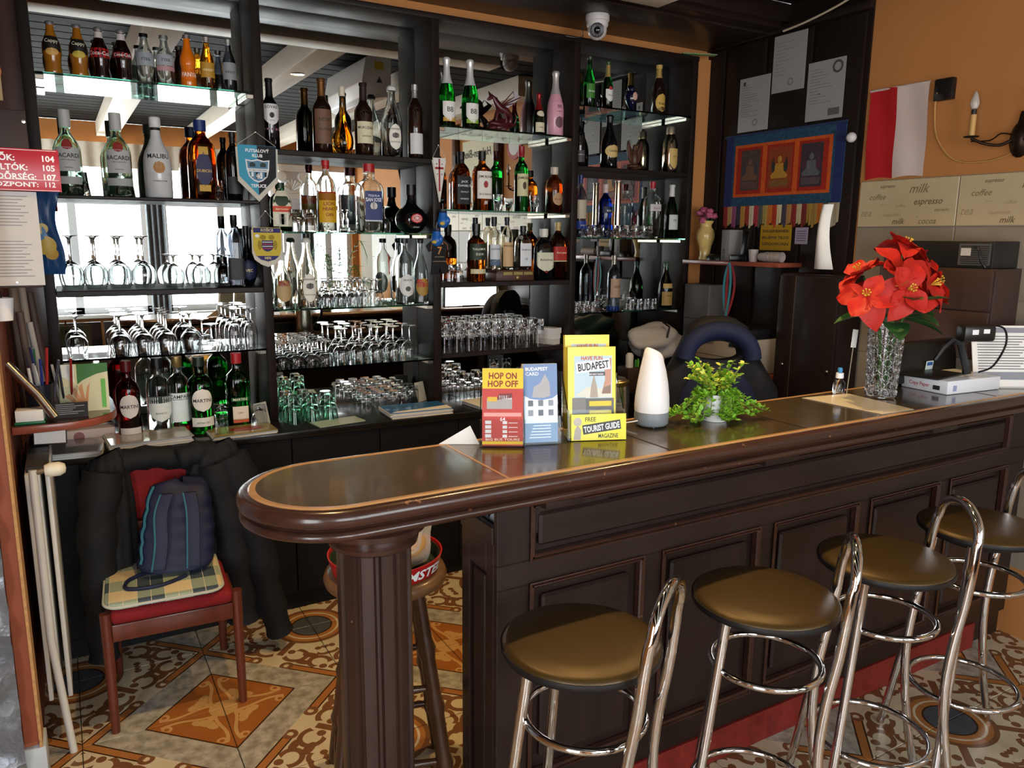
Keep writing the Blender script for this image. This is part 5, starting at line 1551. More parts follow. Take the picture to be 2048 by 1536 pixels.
GREYM = mat('glossy_grey_cover', 'a8a6a4', .15, var=.1, coat=.4)
s1 = sheets('magazine_stack', 'stack of grey magazines beside the red vermouth bottle', .26, 3.345, ZB+.0005, .30, .20, 8, math.radians(4), GREYM)
text('Heinrich St.', INK, s1, T(.03, -.02, .0325) @ RX(-PI/2), h=.012, bold=.0)
sheets('magazine_stack', 'loose grey leaflets overhanging the counter by the jackets', .0, 3.32, ZB+.0005, .19, .21, 6, math.radians(-6), GREYM, th=.004)
sg_ = sheets('magazine', 'colourful cookery magazine lying on the low counter', .62, 3.335, ZB+.0005, .26, .16, 4, math.radians(2), mat('olive_cover', '8c8458', .2, var=.5, scale=12, coat=.4))
MB().ball((.02, .0, .0162), .05, 14, 6, (1.4, .8, .02)).build('red_print', C('8a3a34', .3), sg_)
MB().box(-.125, .08, -.072, -.066, .0160, .0166).build('gold_strip', GOLD, sg_)
sheets('leaflet', 'pale green leaflet lying alone on the low counter', 1.03, 3.33, ZB+.0005, .22, .11, 1, math.radians(8), C('9fb0a4', .4), cat='leaflet')
sb = sheets('magazine_stack', 'stack of papers with bright blue cover near the wooden bar end', 1.42, 3.345, ZB+.0005, .30, .18, 7, math.radians(-3), mat('blue_cover', '2a6ab0', .25, var=.3, scale=8, coat=.3))
MB().prism([(-.15, -.09), (.15, -.09), (.15, -.02), (.0, -.05), (-.10, -.06)], .0282, .0288).build('white_print', PAPER, sb)
sheets('paper_stack', 'white paper pile beside the tall glasses on the counter', 1.86, 3.35, ZB+.0005, .3, .17, 5, math.radians(5), PAPER, cat='papers')
for k, (x, a, lbl) in enumerate(((.735, .15, 'white paper slip leaning at the post beside the green bottle'), (1.555, -.2, 'grey printed sheet leaning behind the short tumblers'))):
    o = MB().box(-.035, .035, 0, .0015, 0, .10, RZ(.5) @ RX(-.25)).build('paper_slip', C('b8bcb8', .6), None, loc=(x, 3.43+.14*k, ZB+.001))
    tag(o, lbl, 'paper', 'loose slips')
bx = thing('magazine_box', 'open cardboard tray with pink print under the rounded shelf', 'box', (.06, 3.50, ZB+.0005))
MB().box(-.09, .09, -.05, .05, 0, .055).build('carton', C('cbb8b4', .6), bx, bevel=.003)
MB().ball((-.04, -.0505, .028), .02, 12, 6, (1, .05, 1)).build('round_print', C('8a5a5c', .6), bx)

# ---------------------------------------------------------------- clutter at the far end of the low counter
tray = thing('storage_box', 'open black storage box with red packets inside', 'box', (2.38, 3.385, ZB+.0005))
MB().box(-.15, .15, -.10, .10, 0, .006).box(-.15, -.144, -.10, .10, 0, .14).box(.144, .15, -.10, .10, 0, .17).box(-.15, .15, -.10, -.094, 0, .12).box(-.15, .15, .094, .10, 0, .18).build('crate', BLK, tray)
lump(.0, .0, .13, .06, (1.3, .8, .7), C('9a4038', .4, var=.4, scale=40), 'packet', tray, 7, .2)
lump(.05, -.03, .09, .05, (1.3, .8, .7), C('b5a090', .4), 'packet', tray, 9, .2)
hm = thing('paper_hat_bag', 'big crumpled white paper bag behind the diffuser', 'bag', (2.93, 3.40, ZB+.15))
lump(0, 0, .10, .16, (1.1, .6, .62), mat('white_paper_bag', 'bcb8b4', .7, var=.1, scale=9, bump=.2), 'bag_body', hm, 11, .16, 30, 18)
MB().tube([(0, -.10, .13), (.01, -.105, .19), (.0, -.06, .215)], .006, 6).build('black_band', BLK, hm)
cdx = thing('card_box', 'carton holding pens, tubes and a floral card', 'box', (2.77, 3.36, ZB+.0005), -.15)
MB().box(-.09, .09, -.06, .06, 0, .12).build('carton', C('3a2a24', .6), cdx, bevel=.003)
for k, (x, c, h, r) in enumerate(((-.06, 'd8d8d4', .19, .022), (-.02, '3a8a2c', .15, .007), (-.005, '5aa83c', .155, .007), (.05, 'cfccc4', .20, .02), (.02, '1c1c1e', .21, .006))):
    MB().lathe([(0, .121), (r, .121), (r, h), (r*.6, h+.012), (0, h+.012)], 12, (x, -.02, 0)).build('tube', C(c, .4), cdx, smooth=50)
fc = MB().box(-.05, .05, 0, .004, .0, .22, T(.10, -.0, .10) @ RY(.45)).build('card', C('b5ac9c', .6), cdx)
for k in range(4):
    MB().ball(tuple(T(.10, 0, .10) @ RY(.45) @ Vector((.0, -.001, .05+.04*k))), .012, 10, 6, (1, .1, 1)).build('flower_print', C('a01c24' if k == 0 else '3a2a2c', .6), fc)
sheets('paper_stack', 'folded white envelopes standing at the end of the highball row', 2.325, 3.60, Z3D+.0005, .06, .12, 3, .4, PAPER, cat='papers', th=.03, jit=.012)

# ---------------------------------------------------------------- bar top: brochure holders, diffuser, plant
def holder(name, label, p0, p1, h, tilt, faces, depth=.035, group='brochure holders on the bar top', pocket=.075):
    """p0, p1: ends of its foot on the counter; faces(root, W, M) adds what it holds"""
    a = math.atan2(p1[1]-p0[1], p1[0]-p0[0])
    w = math.hypot(p1[0]-p0[0], p1[1]-p0[1])
    t = thing(name, label, 'brochure holder', (p0[0], p0[1], ZT+.0008), a, group)
    M = T(0, .006, .004) @ RX(-tilt)
    MB().box(0, w, 0, .0025, 0, pocket, T(0, 0, 0) @ RX(-tilt)).build('front_lip', ACRYL, t, smooth=0)
    MB().box(0, w, depth, depth+.0025, 0, h*.9, RX(-tilt)).build('back_wall', ACRYL, t, smooth=0)
    for x in (0, w-.0025):
        MB().prism([(0, 0), (depth, 0), (depth+.002, h*.75), (.012, pocket), (0, pocket)], x, x+.0025, 0, RX(-tilt)).build('side_wall', ACRYL, t, smooth=0)
    MB().box(0, w, 0, depth+.03, 0, .0025).build('base_plate', ACRYL, t, smooth=0)
    return t, w, M


def booklet(label, root, x0, x1, z1, M, y0, th, cover, edge=PAPER, group=None):
    """a stack of brochures: one thing in the holder"""
    W = root.matrix_basis
    t = thing('brochure_stack', label, 'brochure', root.location, root.rotation_euler[2], group or 'brochures on the bar top')
    MB().box(x0, x1, y0+.0008, y0+th, 0, z1, M).build('pages', edge, t)
    MB().box(x0, x1, y0, y0+.0007, 0, z1, M).build('cover', cover, t)
    return t


h1, w1, M1 = holder('brochure_holder', 'clear acrylic holder with the red sightseeing leaflets', (.925, 1.752), (1.030, 1.694), .20, .14, None)
b1 = booklet('red and yellow bus tour leaflets in acrylic holder', h1, .006, w1-.006, .205, M1, .004, .022, C('c03a30', .35, coat=.2))


def pr(root, M, y, poly, c, nm='print'):
    return MB().prism(poly, y-.0004, y-.0001, 1, M).build(nm, C(c, .4), root)


def rect(x0, x1, z0, z1): return [(x0, z0), (x1, z0), (x1, z1), (x0, z1)]


y = .004
W1 = w1-.012
pr(b1, M1, y, rect(.006, w1-.006, .152, .205), 'e8c21c')
pr(b1, M1, y, rect(.006, w1-.006, .004, .012), 'e8c21c')
text('HOP ON', C('8a2a10', .5), b1, M1 @ T(w1/2, y-.0008, .178), h=.016, w=.074, bold=.03)
text('HOP OFF', C('8a2a10', .5), b1, M1 @ T(w1/2, y-.0008, .157), h=.016, w=.080, bold=.03)
pr(b1, M1, y, rect(.018, .085, .098, .126), 'a8a09c')
pr(b1, M1, y-.0003, rect(.020, .045, .118, .130), 'd8b030')
pr(b1, M1, y-.0003, [(.045, .122), (.085, .128), (.085, .140), (.05, .138)], '7a1c1c')
for k in range(6):
    pr(b1, M1, y-.0003, rect(.050+.006*k, .054+.006*k, .124, .134), 'e0dcd8')
pr(b1, M1, y, rect(.010, w1-.01, .078, .088), 'e09a94')
text('64', WHITEINK, b1, M1 @ T(w1/2, y-.0008, .066), h=.010)
for k in range(4):
    pr(b1, M1, y-.0003, rect(.014, .030, .022+.012*k, .031+.012*k), 'e8e4e2')
    pr(b1, M1, y-.0003, rect(.060, .072, .022+.012*k, .030+.012*k), 'ece4e0')
    pr(b1, M1, y-.0003, rect(.076, .1, .024+.012*k, .026+.012*k), 'f0d8d4')
text('BIG BUS TOURS', C('f0e0c0', .5), b1, M1 @ T(w1/2, y-.0008, .014), h=.006, w=.09)
h2, w2, M2 = holder('brochure_holder', 'clear acrylic holder with the blue city card leaflets', (1.040, 1.722), (1.140, 1.688), .20, .14, None)
b2 = booklet('blue and white city card leaflets in acrylic holder', h2, .006, w2-.006, .212, M2, .004, .022, C('dfe4ea', .35, coat=.2))
pr(b2, M2, y, [(.006, .212), (w2-.006, .212), (w2-.006, .128), (.085, .118), (.055, .114), (.025, .118), (.006, .128)], '6c88b4')
pr(b2, M2, y-.0003, [(.03, .122), (.06, .12), (.08, .125), (.078, .16), (.066, .185), (.052, .16), (.034, .15)], 'a8a4a4')
pr(b2, M2, y, rect(.006, w2-.006, 0, .052), '5c86ae')
text('BUDAPEST', WHITEINK, b2, M2 @ T(.042, y-.0010, .194), h=.009, w=.062, bold=.025)
text('CARD', WHITEINK, b2, M2 @ T(.030, y-.0010, .181), h=.009, w=.036)
for r in range(2):
    for k in range(3):
        pr(b2, M2, y-.0003, rect(.018+.028*k, .032+.028*k, .072+.026*r, .088+.026*r), ('8a9098', '5a6068', '70767e')[(k+r) % 3])
for k in range(5):
    pr(b2, M2, y-.0003, rect(.02+.003*k, .08, .012+.008*k, .0145+.008*k), 'dfe8f0')
h3, w3, M3 = holder('brochure_holder', 'large clear acrylic holder with yellow tourist guides', (1.172, 1.702), (1.322, 1.643), .24, .12, None, depth=.075, pocket=.085)
LEM = C('e8dc10', .4, coat=.2)


def guide(label, y, z1, x0, x1):
    t = booklet(label, h3, x0, x1, z1, M3, y, .022, C('e9d21a', .35, coat=.2), C('d8c030', .5), 'tourist guides in the holder')
    w = x1-x0
    zz = z1-.24
    pr(t, M3, y, rect(x0+.018, x1-.010, .02+zz, .215+zz), 'bcd0da')
    pr(t, M3, y-.0003, [(x0+.02, .105+zz), (x0+.06, .10+zz), (x1-.012, .10+zz), (x1-.012, .135+zz), (x0+.09, .125+zz), (x0+.055, .13+zz)], 'd8d4c4')
    pr(t, M3, y-.0005, [(x0+.062, .10+zz), (x0+.085, .10+zz), (x0+.082, .13+zz), (x0+.0735, .165+zz), (x0+.065, .13+zz)], 'a89a86')
    pr(t, M3, y-.0003, [(x1-.04, .11+zz), (x1-.014, .11+zz), (x1-.012, .21+zz), (x1-.034, .20+zz), (x1-.030, .15+zz)], 'c08a70')
    pr(t, M3, y-.0005, rect(x0+.012, x0+.05, .02+zz, .10+zz), '7a7672')
    pr(t, M3, y-.0003, rect(x0+.05, x1-.005, .02+zz, .098+zz), '5f5b56')
    for k in range(2):
        pr(t, M3, y-.0006, rect(x0+.06, x1-.012, .050+.026*k+zz, .064+.026*k+zz), 'd8c21c')
    Mt = M3 @ T(x0+w*.54, y-.0008, .176+zz) @ RY(-.12)
    MB().box(-.048, .048, -.0002, 0, -.003, .026, Mt).build('title_band', WHITEINK, t)
    text('BUDAPEST', INK, t, Mt @ T(0, -.0008, .002), h=.020, w=.088, bold=.02)
    text('HAVE FUN', C('c05a10', .5), t, M3 @ T(x0+w*.50, y-.0014, .2035+zz), h=.011, w=.06, bold=.02)
    pr(t, M3, y-.0007, rect(x0+.06, x1-.03, .160+zz, .171+zz), '4a4644')
    text('FREE MAP INSIDE', WHITEINK, t, M3 @ T(x0+w*.58, y-.0013, .1625+zz), h=.004)
    return t


guide('yellow tourist guide magazine with city picture in the front pocket', .010, .252, .004, w3-.022)
guide('yellow tourist guide magazine standing taller in the rear pocket', .045, .285, .004, w3-.030)
fp = thing('holder_card', 'yellow card reading free tourist guide magazine', 'card', h3.location, h3.rotation_euler[2])
MF = T(0, -.004, .001) @ RX(-.12)
MB().box(.008, w3+.002, -.0015, 0, 0, .072, MF).build('card', LEM, fp)
MB().ball(tuple(MF @ Vector((.026, -.0018, .050))), .013, 12, 6, (.9, .1, 1.1)).build('animal_print', C('c8c0b4', .5), fp)
MB().prism([(.014, .002), (.034, .002), (.036, .03), (.026, .042), (.018, .03)], -.0020, -.0016, 1, MF).build('animal_print', C('b5ada2', .5), fp)
Mt = MF @ T(.095, -.0017, .027) @ RY(-.13)
MB().box(-.054, .054, -.0003, 0, -.004, .022, Mt).build('title_band', C('3a3a3c', .5), fp)
text('TOURIST GUIDE', WHITEINK, fp, Mt @ T(0, -.0007, .001), h=.016, w=.102, bold=.03)
text('FREE', C('3c3a14', .5), fp, MF @ T(.062, -.0022, .052), h=.012, w=.03, bold=.01)
text('MAGAZINE', C('3c3a14', .5), fp, MF @ T(.112, -.0022, .006), h=.012, w=.056, bold=.01)
dfz = thing('aroma_diffuser', 'tall white aroma diffuser with grey base on the bar top', 'diffuser', (1.493, 1.735, ZT+.0008))
MB().lathe([(0, .004), (.044, .004), (.050, .010), (.051, .03), (.050, .045), (0, .045)], 36).build('base', C('7e8488', .35), dfz, smooth=60)
sh_ = MB()
prf = [(.0505, .0455), (.0515, .06), (.050, .09), (.045, .13), (.038, .17), (.031, .20), (.027, .218)]
vs = []
for j in range(36):
    t = 2*PI*j/36
    for i, (r, z) in enumerate(prf+[(.022, .224), (.012, .220), (0, .212)]):
        k = max(0, (z-.15)/.07)
        vs.append((r*math.cos(t), r*math.sin(t), z-.014*k*math.cos(t)*(r/.027)))
kk = len(prf)+3
sh_.add(vs, [(j*kk+i, ((j+1) % 36)*kk+i, ((j+1) % 36)*kk+i+1, j*kk+i+1) for j in range(36) for i in range(kk-1)])
sh_.build('shell', mat('frosted_white_plastic', 'ece8e6', .35, var=.01), dfz, smooth=60)
for a in (0, 2.1, 4.2):
    MB().lathe([(0, 0), (.006, 0), (.006, .004), (0, .004)], 8, (.035*math.cos(a), .035*math.sin(a), 0)).build('foot', BLK, dfz)
MB().tube(smooth_pts([(-.048, .0, .02), (-.08, .03, .01), (-.10, .06, .004), (-.14, .05, .004)], 4), .0018, 6).build('cord', WHITE, dfz)
kt = thing('kettle', 'brushed steel kettle with dark lid beside the diffuser', 'kettle', (1.485, 1.93, .98))
kt.scale = (1, 1, 1.3)
MB().lathe([(0, 0), (.062, 0), (.066, .01), (.064, .06), (.058, .13), (.054, .17), (0, .17)], 30).build('body', STEEL, kt, smooth=50)
MB().lathe([(0, .1705), (.056, .1705), (.057, .178), (.050, .184), (.04, .186), (.0, .187)], 30).build('lid', C('2a2622', .3, coat=.4), kt, smooth=50)
MB().lathe([(.0565, .168), (.060, .171), (.060, .179), (.0565, .181)], 30).build('lid_ring', BRASS, kt, smooth=50)
MB().tube(smooth_pts([(.05, .02, .155), (.10, .05, .16), (.11, .05, .10), (.062, .03, .03)], 4), .010, 8).build('handle', BLK, kt, smooth=60)
ws_ = thing('under_shelf', 'dark work shelf fixed behind the bar counter', 'shelf', (0, 0, 0))
MB().box(1.26, 3.3, 1.845, 2.06, .95, .979).build('board', DARKX, ws_, bevel=.003)
MB().box(1.26, 3.3, 1.802, 1.845, .93, .979).build('bracket', DARKX, ws_)
wf = MB().prism([(0, 0), (.11, 0), (.085, .05)], 0, .002, 1, RZ(-.5) @ RX(-.2))
o = wf.build('paper_wedge', PAPER, None, loc=(.845, 1.838, ZT+.001))
tag(o, 'white folded paper wedge standing behind the red leaflets', 'paper')
pl = thing('potted_plant', 'trailing green plant in a small white pot on the bar top', 'plant', (1.715, 1.70, ZT+.0008))
MB().lathe([(0, 0), (.036, 0), (.046, .075), (.046, .085), (.042, .085), (.040, .07), (0, .07)], 24).build('pot', C('d8dad8', .35), pl, smooth=50)
MB().lathe([(0, .071), (.040, .071), (0, .076)], 16).build('soil', C('2a1e16', .9), pl)
LEAF = mat('fresh_leaf', '7cb030', .45, var=.45, scale=25)
LEAF2 = mat('yellow_green_leaf', 'c0c84a', .45, var=.35, scale=25)
rnd = random.Random(12)
lb1, lb2, stm = MB(), MB(), MB()


def leafquad(b, p, d, n, s):
    d = d.normalized()
    sx = d.cross(n).normalized()
    nn = sx.cross(d).normalized()
    pts = [p, p+d*s*.3+sx*s*.32+nn*s*.05, p+d*s*.7+sx*s*.30+nn*s*.02, p+d*s-nn*s*.1, p+d*s*.7-sx*s*.30+nn*s*.02, p+d*s*.3-sx*s*.32+nn*s*.05, p+d*s*.5-nn*s*.06]
    b.add(pts, [(0, 1, 6), (1, 2, 6), (2, 3, 6), (3, 4, 6), (4, 5, 6), (5, 0, 6)])


for k in range(105):
    a = rnd.uniform(0, 2*PI)
    up = rnd.random()
    if k < 48:   # bushy top
        L = rnd.uniform(.06, .13)
        e = Vector((math.cos(a)*L*.8, math.sin(a)*L*.6, .08+L*rnd.uniform(.4, .9)))
        ctl = [Vector((.02*math.cos(a), .02*math.sin(a), .075)), Vector((.04*math.cos(a), .035*math.sin(a), .12)), e]
    else:        # trailing
        L = rnd.uniform(.07, .15)*(1.25 if abs(math.cos(a)) > .8 else .85)
        lift = rnd.uniform(.0, .03)
        e = Vector((math.cos(a)*L, math.sin(a)*L*.8, .008+lift))
        ctl = [Vector((.035*math.cos(a), .035*math.sin(a), .08)), Vector((.06*math.cos(a), .055*math.sin(a), .085)), Vector((e.x*.8, e.y*.8, .02+lift)), e]
    pp = smooth_pts(ctl, 5)
    stm.tube(pp, .0012, 4)
    for i in range(2, len(pp)):
        for s in (-1, 1):
            d = Vector((rnd.uniform(-1, 1), rnd.uniform(-1, 1), rnd.uniform(-.1, .9)))
            leafquad(lb2 if (rnd.random() < .4 and pp[i].z > .09) else lb1, pp[i], d, Vector((rnd.uniform(-.4, .4), rnd.uniform(-.4, .4), 1)), rnd.uniform(.012, .021))
for b, m, nm in ((stm, C('7a8a3a', .6), 'stems'), (lb1, LEAF, 'foliage'), (lb2, LEAF2, 'young_foliage')):
    for i, v in enumerate(b.v):
        if v[2] < .002:
            b.v[i] = (v[0], v[1], .002)
    o = b.build(nm, m, pl, smooth=0, fix=False)
    o['kind'] = 'stuff'
# ---------------------------------------------------------------- glass vase with poinsettias, till, paper on the bar top
gv = thing('glass_vase', 'tall clear glass vase with honeycomb relief on the bar top', 'vase', (2.515, 1.69, ZT+.0008))
vp = [(0, 0), (.045, 0), (.050, .004), (.050, .06), (.053, .15), (.059, .235), (.060, .255), (.057, .256), (.049, .15), (.045, .06), (.043, .014), (0, .014)]
MB().lathe(vp, 36).build('body', GLASS, gv, smooth=40)
hx = MB()
for r_ in range(9):
    for k in range(11):
        a = 2*PI*(k+.5*(r_ % 2))/11
        z = .022+.0265*r_
        R = .0515+.0085*max(0, (z-.06)/.19)
        hx.tube([((R)*math.cos(a+.24*math.cos(t*PI/3)), R*math.sin(a+.24*math.cos(t*PI/3)), z+.0135*math.sin(t*PI/3)) for t in range(6)], .0022, 5, close=True)
hx.build('honeycomb_relief', GLASS, gv, smooth=60)
PET = mat('red_silk_petal', 'b81c0e', .6, var=.25, scale=30)
GLF = mat('green_silk_leaf', '2c5a2a', .5, var=.3, scale=25)
STMN = C('d8b040', .5)


def petal_mesh(L, wd, curl, wavy=0.):
    def fn(u, v):
        x = (u-.5)*2
        w = wd*math.sin(PI*min(.98, max(.04, v**.85)))**.8*(1 if v < .97 else .3)
        return (v*L*(1-.08*v), x*w*.5, curl*L*v*v-.10*L*abs(x)*math.sin(PI*v)*-1+wavy*math.sin(v*9+x*4)*L*.04)
    return MB().grid(fn, 4, 7).mesh('petal', smooth=80, fix=False)


pmesh = [petal_mesh(.112, .084, -.25, 1), petal_mesh(.098, .074, .15, 1), petal_mesh(.106, .080, -.5, 1)]
for m_ in pmesh:
    m_.materials.append(PET)
lmesh = petal_mesh(.155, .085, -.2)
lmesh.materials.append(GLF)
fl = thing('poinsettia_bunch', 'bunch of red silk poinsettias standing in the glass vase', 'flowers', (2.515, 1.69, ZT+.03))
heads = [((-.17, -.03, .335), (-.75, -.45, .5)), ((-.02, -.05, .42), (-.05, -.75, .75)), ((.09, .02, .50), (.25, -.25, 1)), ((.15, .03, .46), (.9, -.3, .55)), ((.10, -.08, .37), (.25, -1, .45)), ((-.06, -.10, .36), (-.25, -.95, .25)), ((.20, -.03, .38), (.9, -.6, .2)), ((-.10, .05, .41), (-.5, .3, .8))]
rnd = random.Random(3)
for hk, (hp, hn) in enumerate(heads):
    hp, hn = Vector(hp), Vector(hn).normalized()
    st_ = MB().tube(smooth_pts([(hp.x*.12, hp.y*.12, .0), (hp.x*.25, hp.y*.25, .2), tuple(hp-hn*.02)], 5), .0028, 6).build('stem', C('3a6a30', .6), fl, smooth=60)
    q = hn.to_track_quat('Z', 'Y').to_matrix().to_4x4()
    for k in range(6):
        a = k*PI/3+rnd.uniform(-.2, .2)
        o = link('petal', pmesh[(k+hk) % 3], None, fl)
        o.matrix_local = T(*hp) @ q @ RZ(a) @ RY(rnd.uniform(-.25, .15))
        s = rnd.uniform(.9, 1.15)
        o.scale = (s, s, s)
    sm = MB()
    for k in range(7):
        a = k*.9
        b = hp+hn*.03+(q @ Vector((.012*math.cos(a), .012*math.sin(a), 0)))
        sm.tube([hp, b], .0013, 4).ball(tuple(b), .0032, 6, 4)
    sm.build('stamens', STMN, fl)
for k, (a, z, el) in enumerate(((-2.9, .265, -.2), (-2.3, .25, .1), (-1.6, .27, -.1), (-.9, .26, .15), (-.3, .275, -.15), (.6, .27, .1), (2.6, .27, 0), (-1.2, .30, -.5), (-2.0, .30, -.5), (.1, .30, -.4), (3.1, .31, -.3))):
    o = link('leaf', lmesh, None, fl)
    o.matrix_local = T(.045*math.cos(a), .045*math.sin(a), z-.01) @ RZ(a) @ RY(el)
lgold = link('gold_leaf', petal_mesh(.08, .05, .1), C('c8b050', .4), fl)
lgold.matrix_local = T(-.10, -.09, .37) @ RZ(.3) @ RY(-.3)
rm = thing('copy_paper_ream', 'white wrapped ream of copy paper on the bar top', 'paper ream', (2.752, 1.588, ZT+.0008), math.radians(-5))
MB().box(0, .297, 0, .19, 0, .05).build('wrapper', mat('white_wrapper', 'e6e6ea', .3, var=.02, bump=.05, scale=14), rm, bevel=.003)
# the narrow end faces the camera's side
text('Copy Paper', C('b02030', .4), rm, T(-.0006, .115, .018) @ RZ(-PI/2), h=.014, w=.085, bold=.01)
MB().box(-.0009, -.0003, .03, .058, .012, .028).build('logo_block', INK, rm)
for k in range(7):
    MB().box(.03, .05, -.0008, -.0002, .012+.003*k, .0136+.003*k).build('barcode_line', C('3a4aa0', .5), rm)
ct = MB().box(0, .22, 0, .15, 0, .006).build('black_folder', BLK, None, bevel=.001, loc=(2.735, 1.615, ZT+.0515), rot=(0, 0, math.radians(8)))
tag(ct, 'thin black folder lying on the copy paper ream', 'folder')
sn = thing('scanner_stand', 'black angled scanner head on a stand over the ream', 'scanner', (2.89, 1.63, ZT+.0600))
MB().tube([(.04, -.005, -.0), (.03, 0, .04), (-.0, .01, .115), (-.03, .02, .13)], [.018, .016, .014, .012], 4).build('neck', BLK, sn, bevel=.002)
MB().tube([(-.03, .02, .13), (-.07, .03, .10), (-.10, .04, .055)], [.012, .009, .007], 6).build('strut', BLK, sn)
hd = MB().box(-.0, .13, -.02, .035, -.028, .034, T(.0, .01, .15) @ RZ(-.4)).build('head', C('171412', .35), sn, bevel=.012)
MB().box(.03, .055, -.0208, -.0202, .0, .018, T(.0, .01, .15) @ RZ(-.4)).box(.075, .10, -.0208, -.0202, .004, .02, T(.0, .01, .15) @ RZ(-.4)).build('white_sticker', WHITEINK, hd)
MB().tube(smooth_pts([(.12, -.02, .18), (.17, -.05, .17), (.18, -.06, .11), (.13, -.05, .03), (.09, -.02, .004)], 5), .0038, 6).build('cable', BLK, sn, smooth=60)
tl_ = thing('till_monitor', 'low black till monitor behind the vase, lit screen turned to the staff', 'monitor', (2.63, 1.765, ZT+.0008))
MB().prism([(0, .012), (.05, .0), (.056, .165), (.03, .16), (.01, .11)], 0, .48, 0).build('body', C('1a1816', .3), tl_, bevel=.004)
MB().box(.012, .468, .0572, .0580, .012, .158, RX(-.03)).build('display', mat('lit_display', 'f4f8ff', .5, var=0, emit=5.), tl_)
MB().box(.16, .32, .0, .06, 0, .014).build('foot', BLK, tl_)
MB().box(.26, .305, .0035, .0050, .04, .09, RX(.1)).build('energy_sticker', C('cfe0d8', .5), tl_)
MB().box(.265, .30, .0026, .0034, .072, .086, RX(.1)).build('sticker_print', C('2a5aa0', .5), tl_)
mn = thing('price_list', 'printed price list in a clear table stand at the bar end', 'price list', (3.00, 1.63, ZT+.0008), math.radians(-30))
Mm = RX(math.radians(-16))
MB().box(0, .33, 0, .004, .0, .24, Mm).build('sheet', PAPER, mn)
MB().box(0, .33, -.0005, -.0001, .212, .232, Mm).build('header', C('8a8c96', .5), mn)
MB().box(0, .33, -.0005, -.0001, .03, .06, Mm).build('footer', C('8a8c96', .5), mn)
for k in range(13):
    MB().box(.02, .22-.05*((k*3) % 4)/4, -.0005, -.0001, .07+.0105*k, .0735+.0105*k, Mm).build('print_line', C('6a6c74', .6), mn)
    MB().box(.285, .305, -.0005, -.0001, .07+.0105*k, .0735+.0105*k, Mm).build('price', C('4a4c54', .6), mn)
MB().box(.0, .33, -.02, .07, 0, .003).build('foot', ACRYL, mn)
lp = MB().add([(2.235, 1.80, 0), (2.45, 1.775, 0), (2.412, 1.495, 0), (2.25, 1.50, 0), (2.235, 1.80, .0012), (2.45, 1.775, .0012), (2.412, 1.495, .0012), (2.25, 1.50, .0012)], [(3, 2, 1, 0), (4, 5, 6, 7), (0, 1, 5, 4), (1, 2, 6, 5), (2, 3, 7, 6), (3, 0, 4, 7)])
tag(lp.build('paper_sheet', mat('glossy_paper', 'd8cdb4', .3, var=.12, scale=5), loc=(0, 0, ZT+.0008)), 'flat glossy paper sheet before the honeycomb vase', 'paper')
so = thing('soap_bottle', 'clear soap bottle with white and blue cap behind the vase', 'bottle', (2.43, 1.80, ZT+.0008))
MB().lathe([(0, 0), (.024, 0), (.026, .01), (.026, .035), (.014, .052), (.012, .056), (0, .056)], 18, ay=.7).build('body', GM['clear'], so, smooth=50)
MB().lathe([(0, .0562), (.014, .0562), (.013, .075), (0, .075)], 14).build('collar', WHITE, so)
MB().lathe([(0, .0752), (.006, .0752), (.009, .085), (.007, .094), (0, .094)], 12).build('cap', C('3a8ac0', .4), so)
tg = thing('price_tag', 'small cream tag leaning by the vase rim', 'tag', (2.44, 1.772, ZT+.0008), .2)
MB().box(-.02, .02, 0, .0015, .17, .235, RY(.12)).build('card', PAPER, tg)
MB().tube([(0, .0008, 0), (.02, .0008, .175)], .002, 6).build('stick', C('8a8070', .5), tg)
bxn = thing('carton', 'pale grey carton with black diamond logo inside the bar niche', 'box', (.925, 1.655, .9125))
MB().box(0, .10, 0, .09, 0, .10).build('box_body', C('b8bcc2', .5), bxn, bevel=.002)
MB().prism([(.02, .05), (.045, .015), (.07, .05), (.045, .085)], -.0008, -.0002, 0).build('diamond_logo', INK, bxn)
text('ROUMA', WHITEINK, bxn, T(-.0012, .045, .045) @ RZ(-PI/2), h=.008)
orb = MB().box(0, .10, 0, .04, 0, .03).build('orange_packet', C('c0502a', .4), None, bevel=.006, loc=(.93, 1.755, .9125))
tag(orb, 'orange packet lying at the back of the bar niche', 'packet')

# ---------------------------------------------------------------- side wall: certificates, hanging, flag, lamp
XW = XR-.031


def wallbox(px0, py0, px1, py1):
    a, b = P(px0, py0, 0, XW), P(px1, py1, 0, XW)
    return max(a.y, b.y), min(a.y, b.y), max(a.z, b.z), min(a.z, b.z)


def onwall(y, z, x=None): return T(XW if x is None else x, y, z) @ RZ(-PI/2)


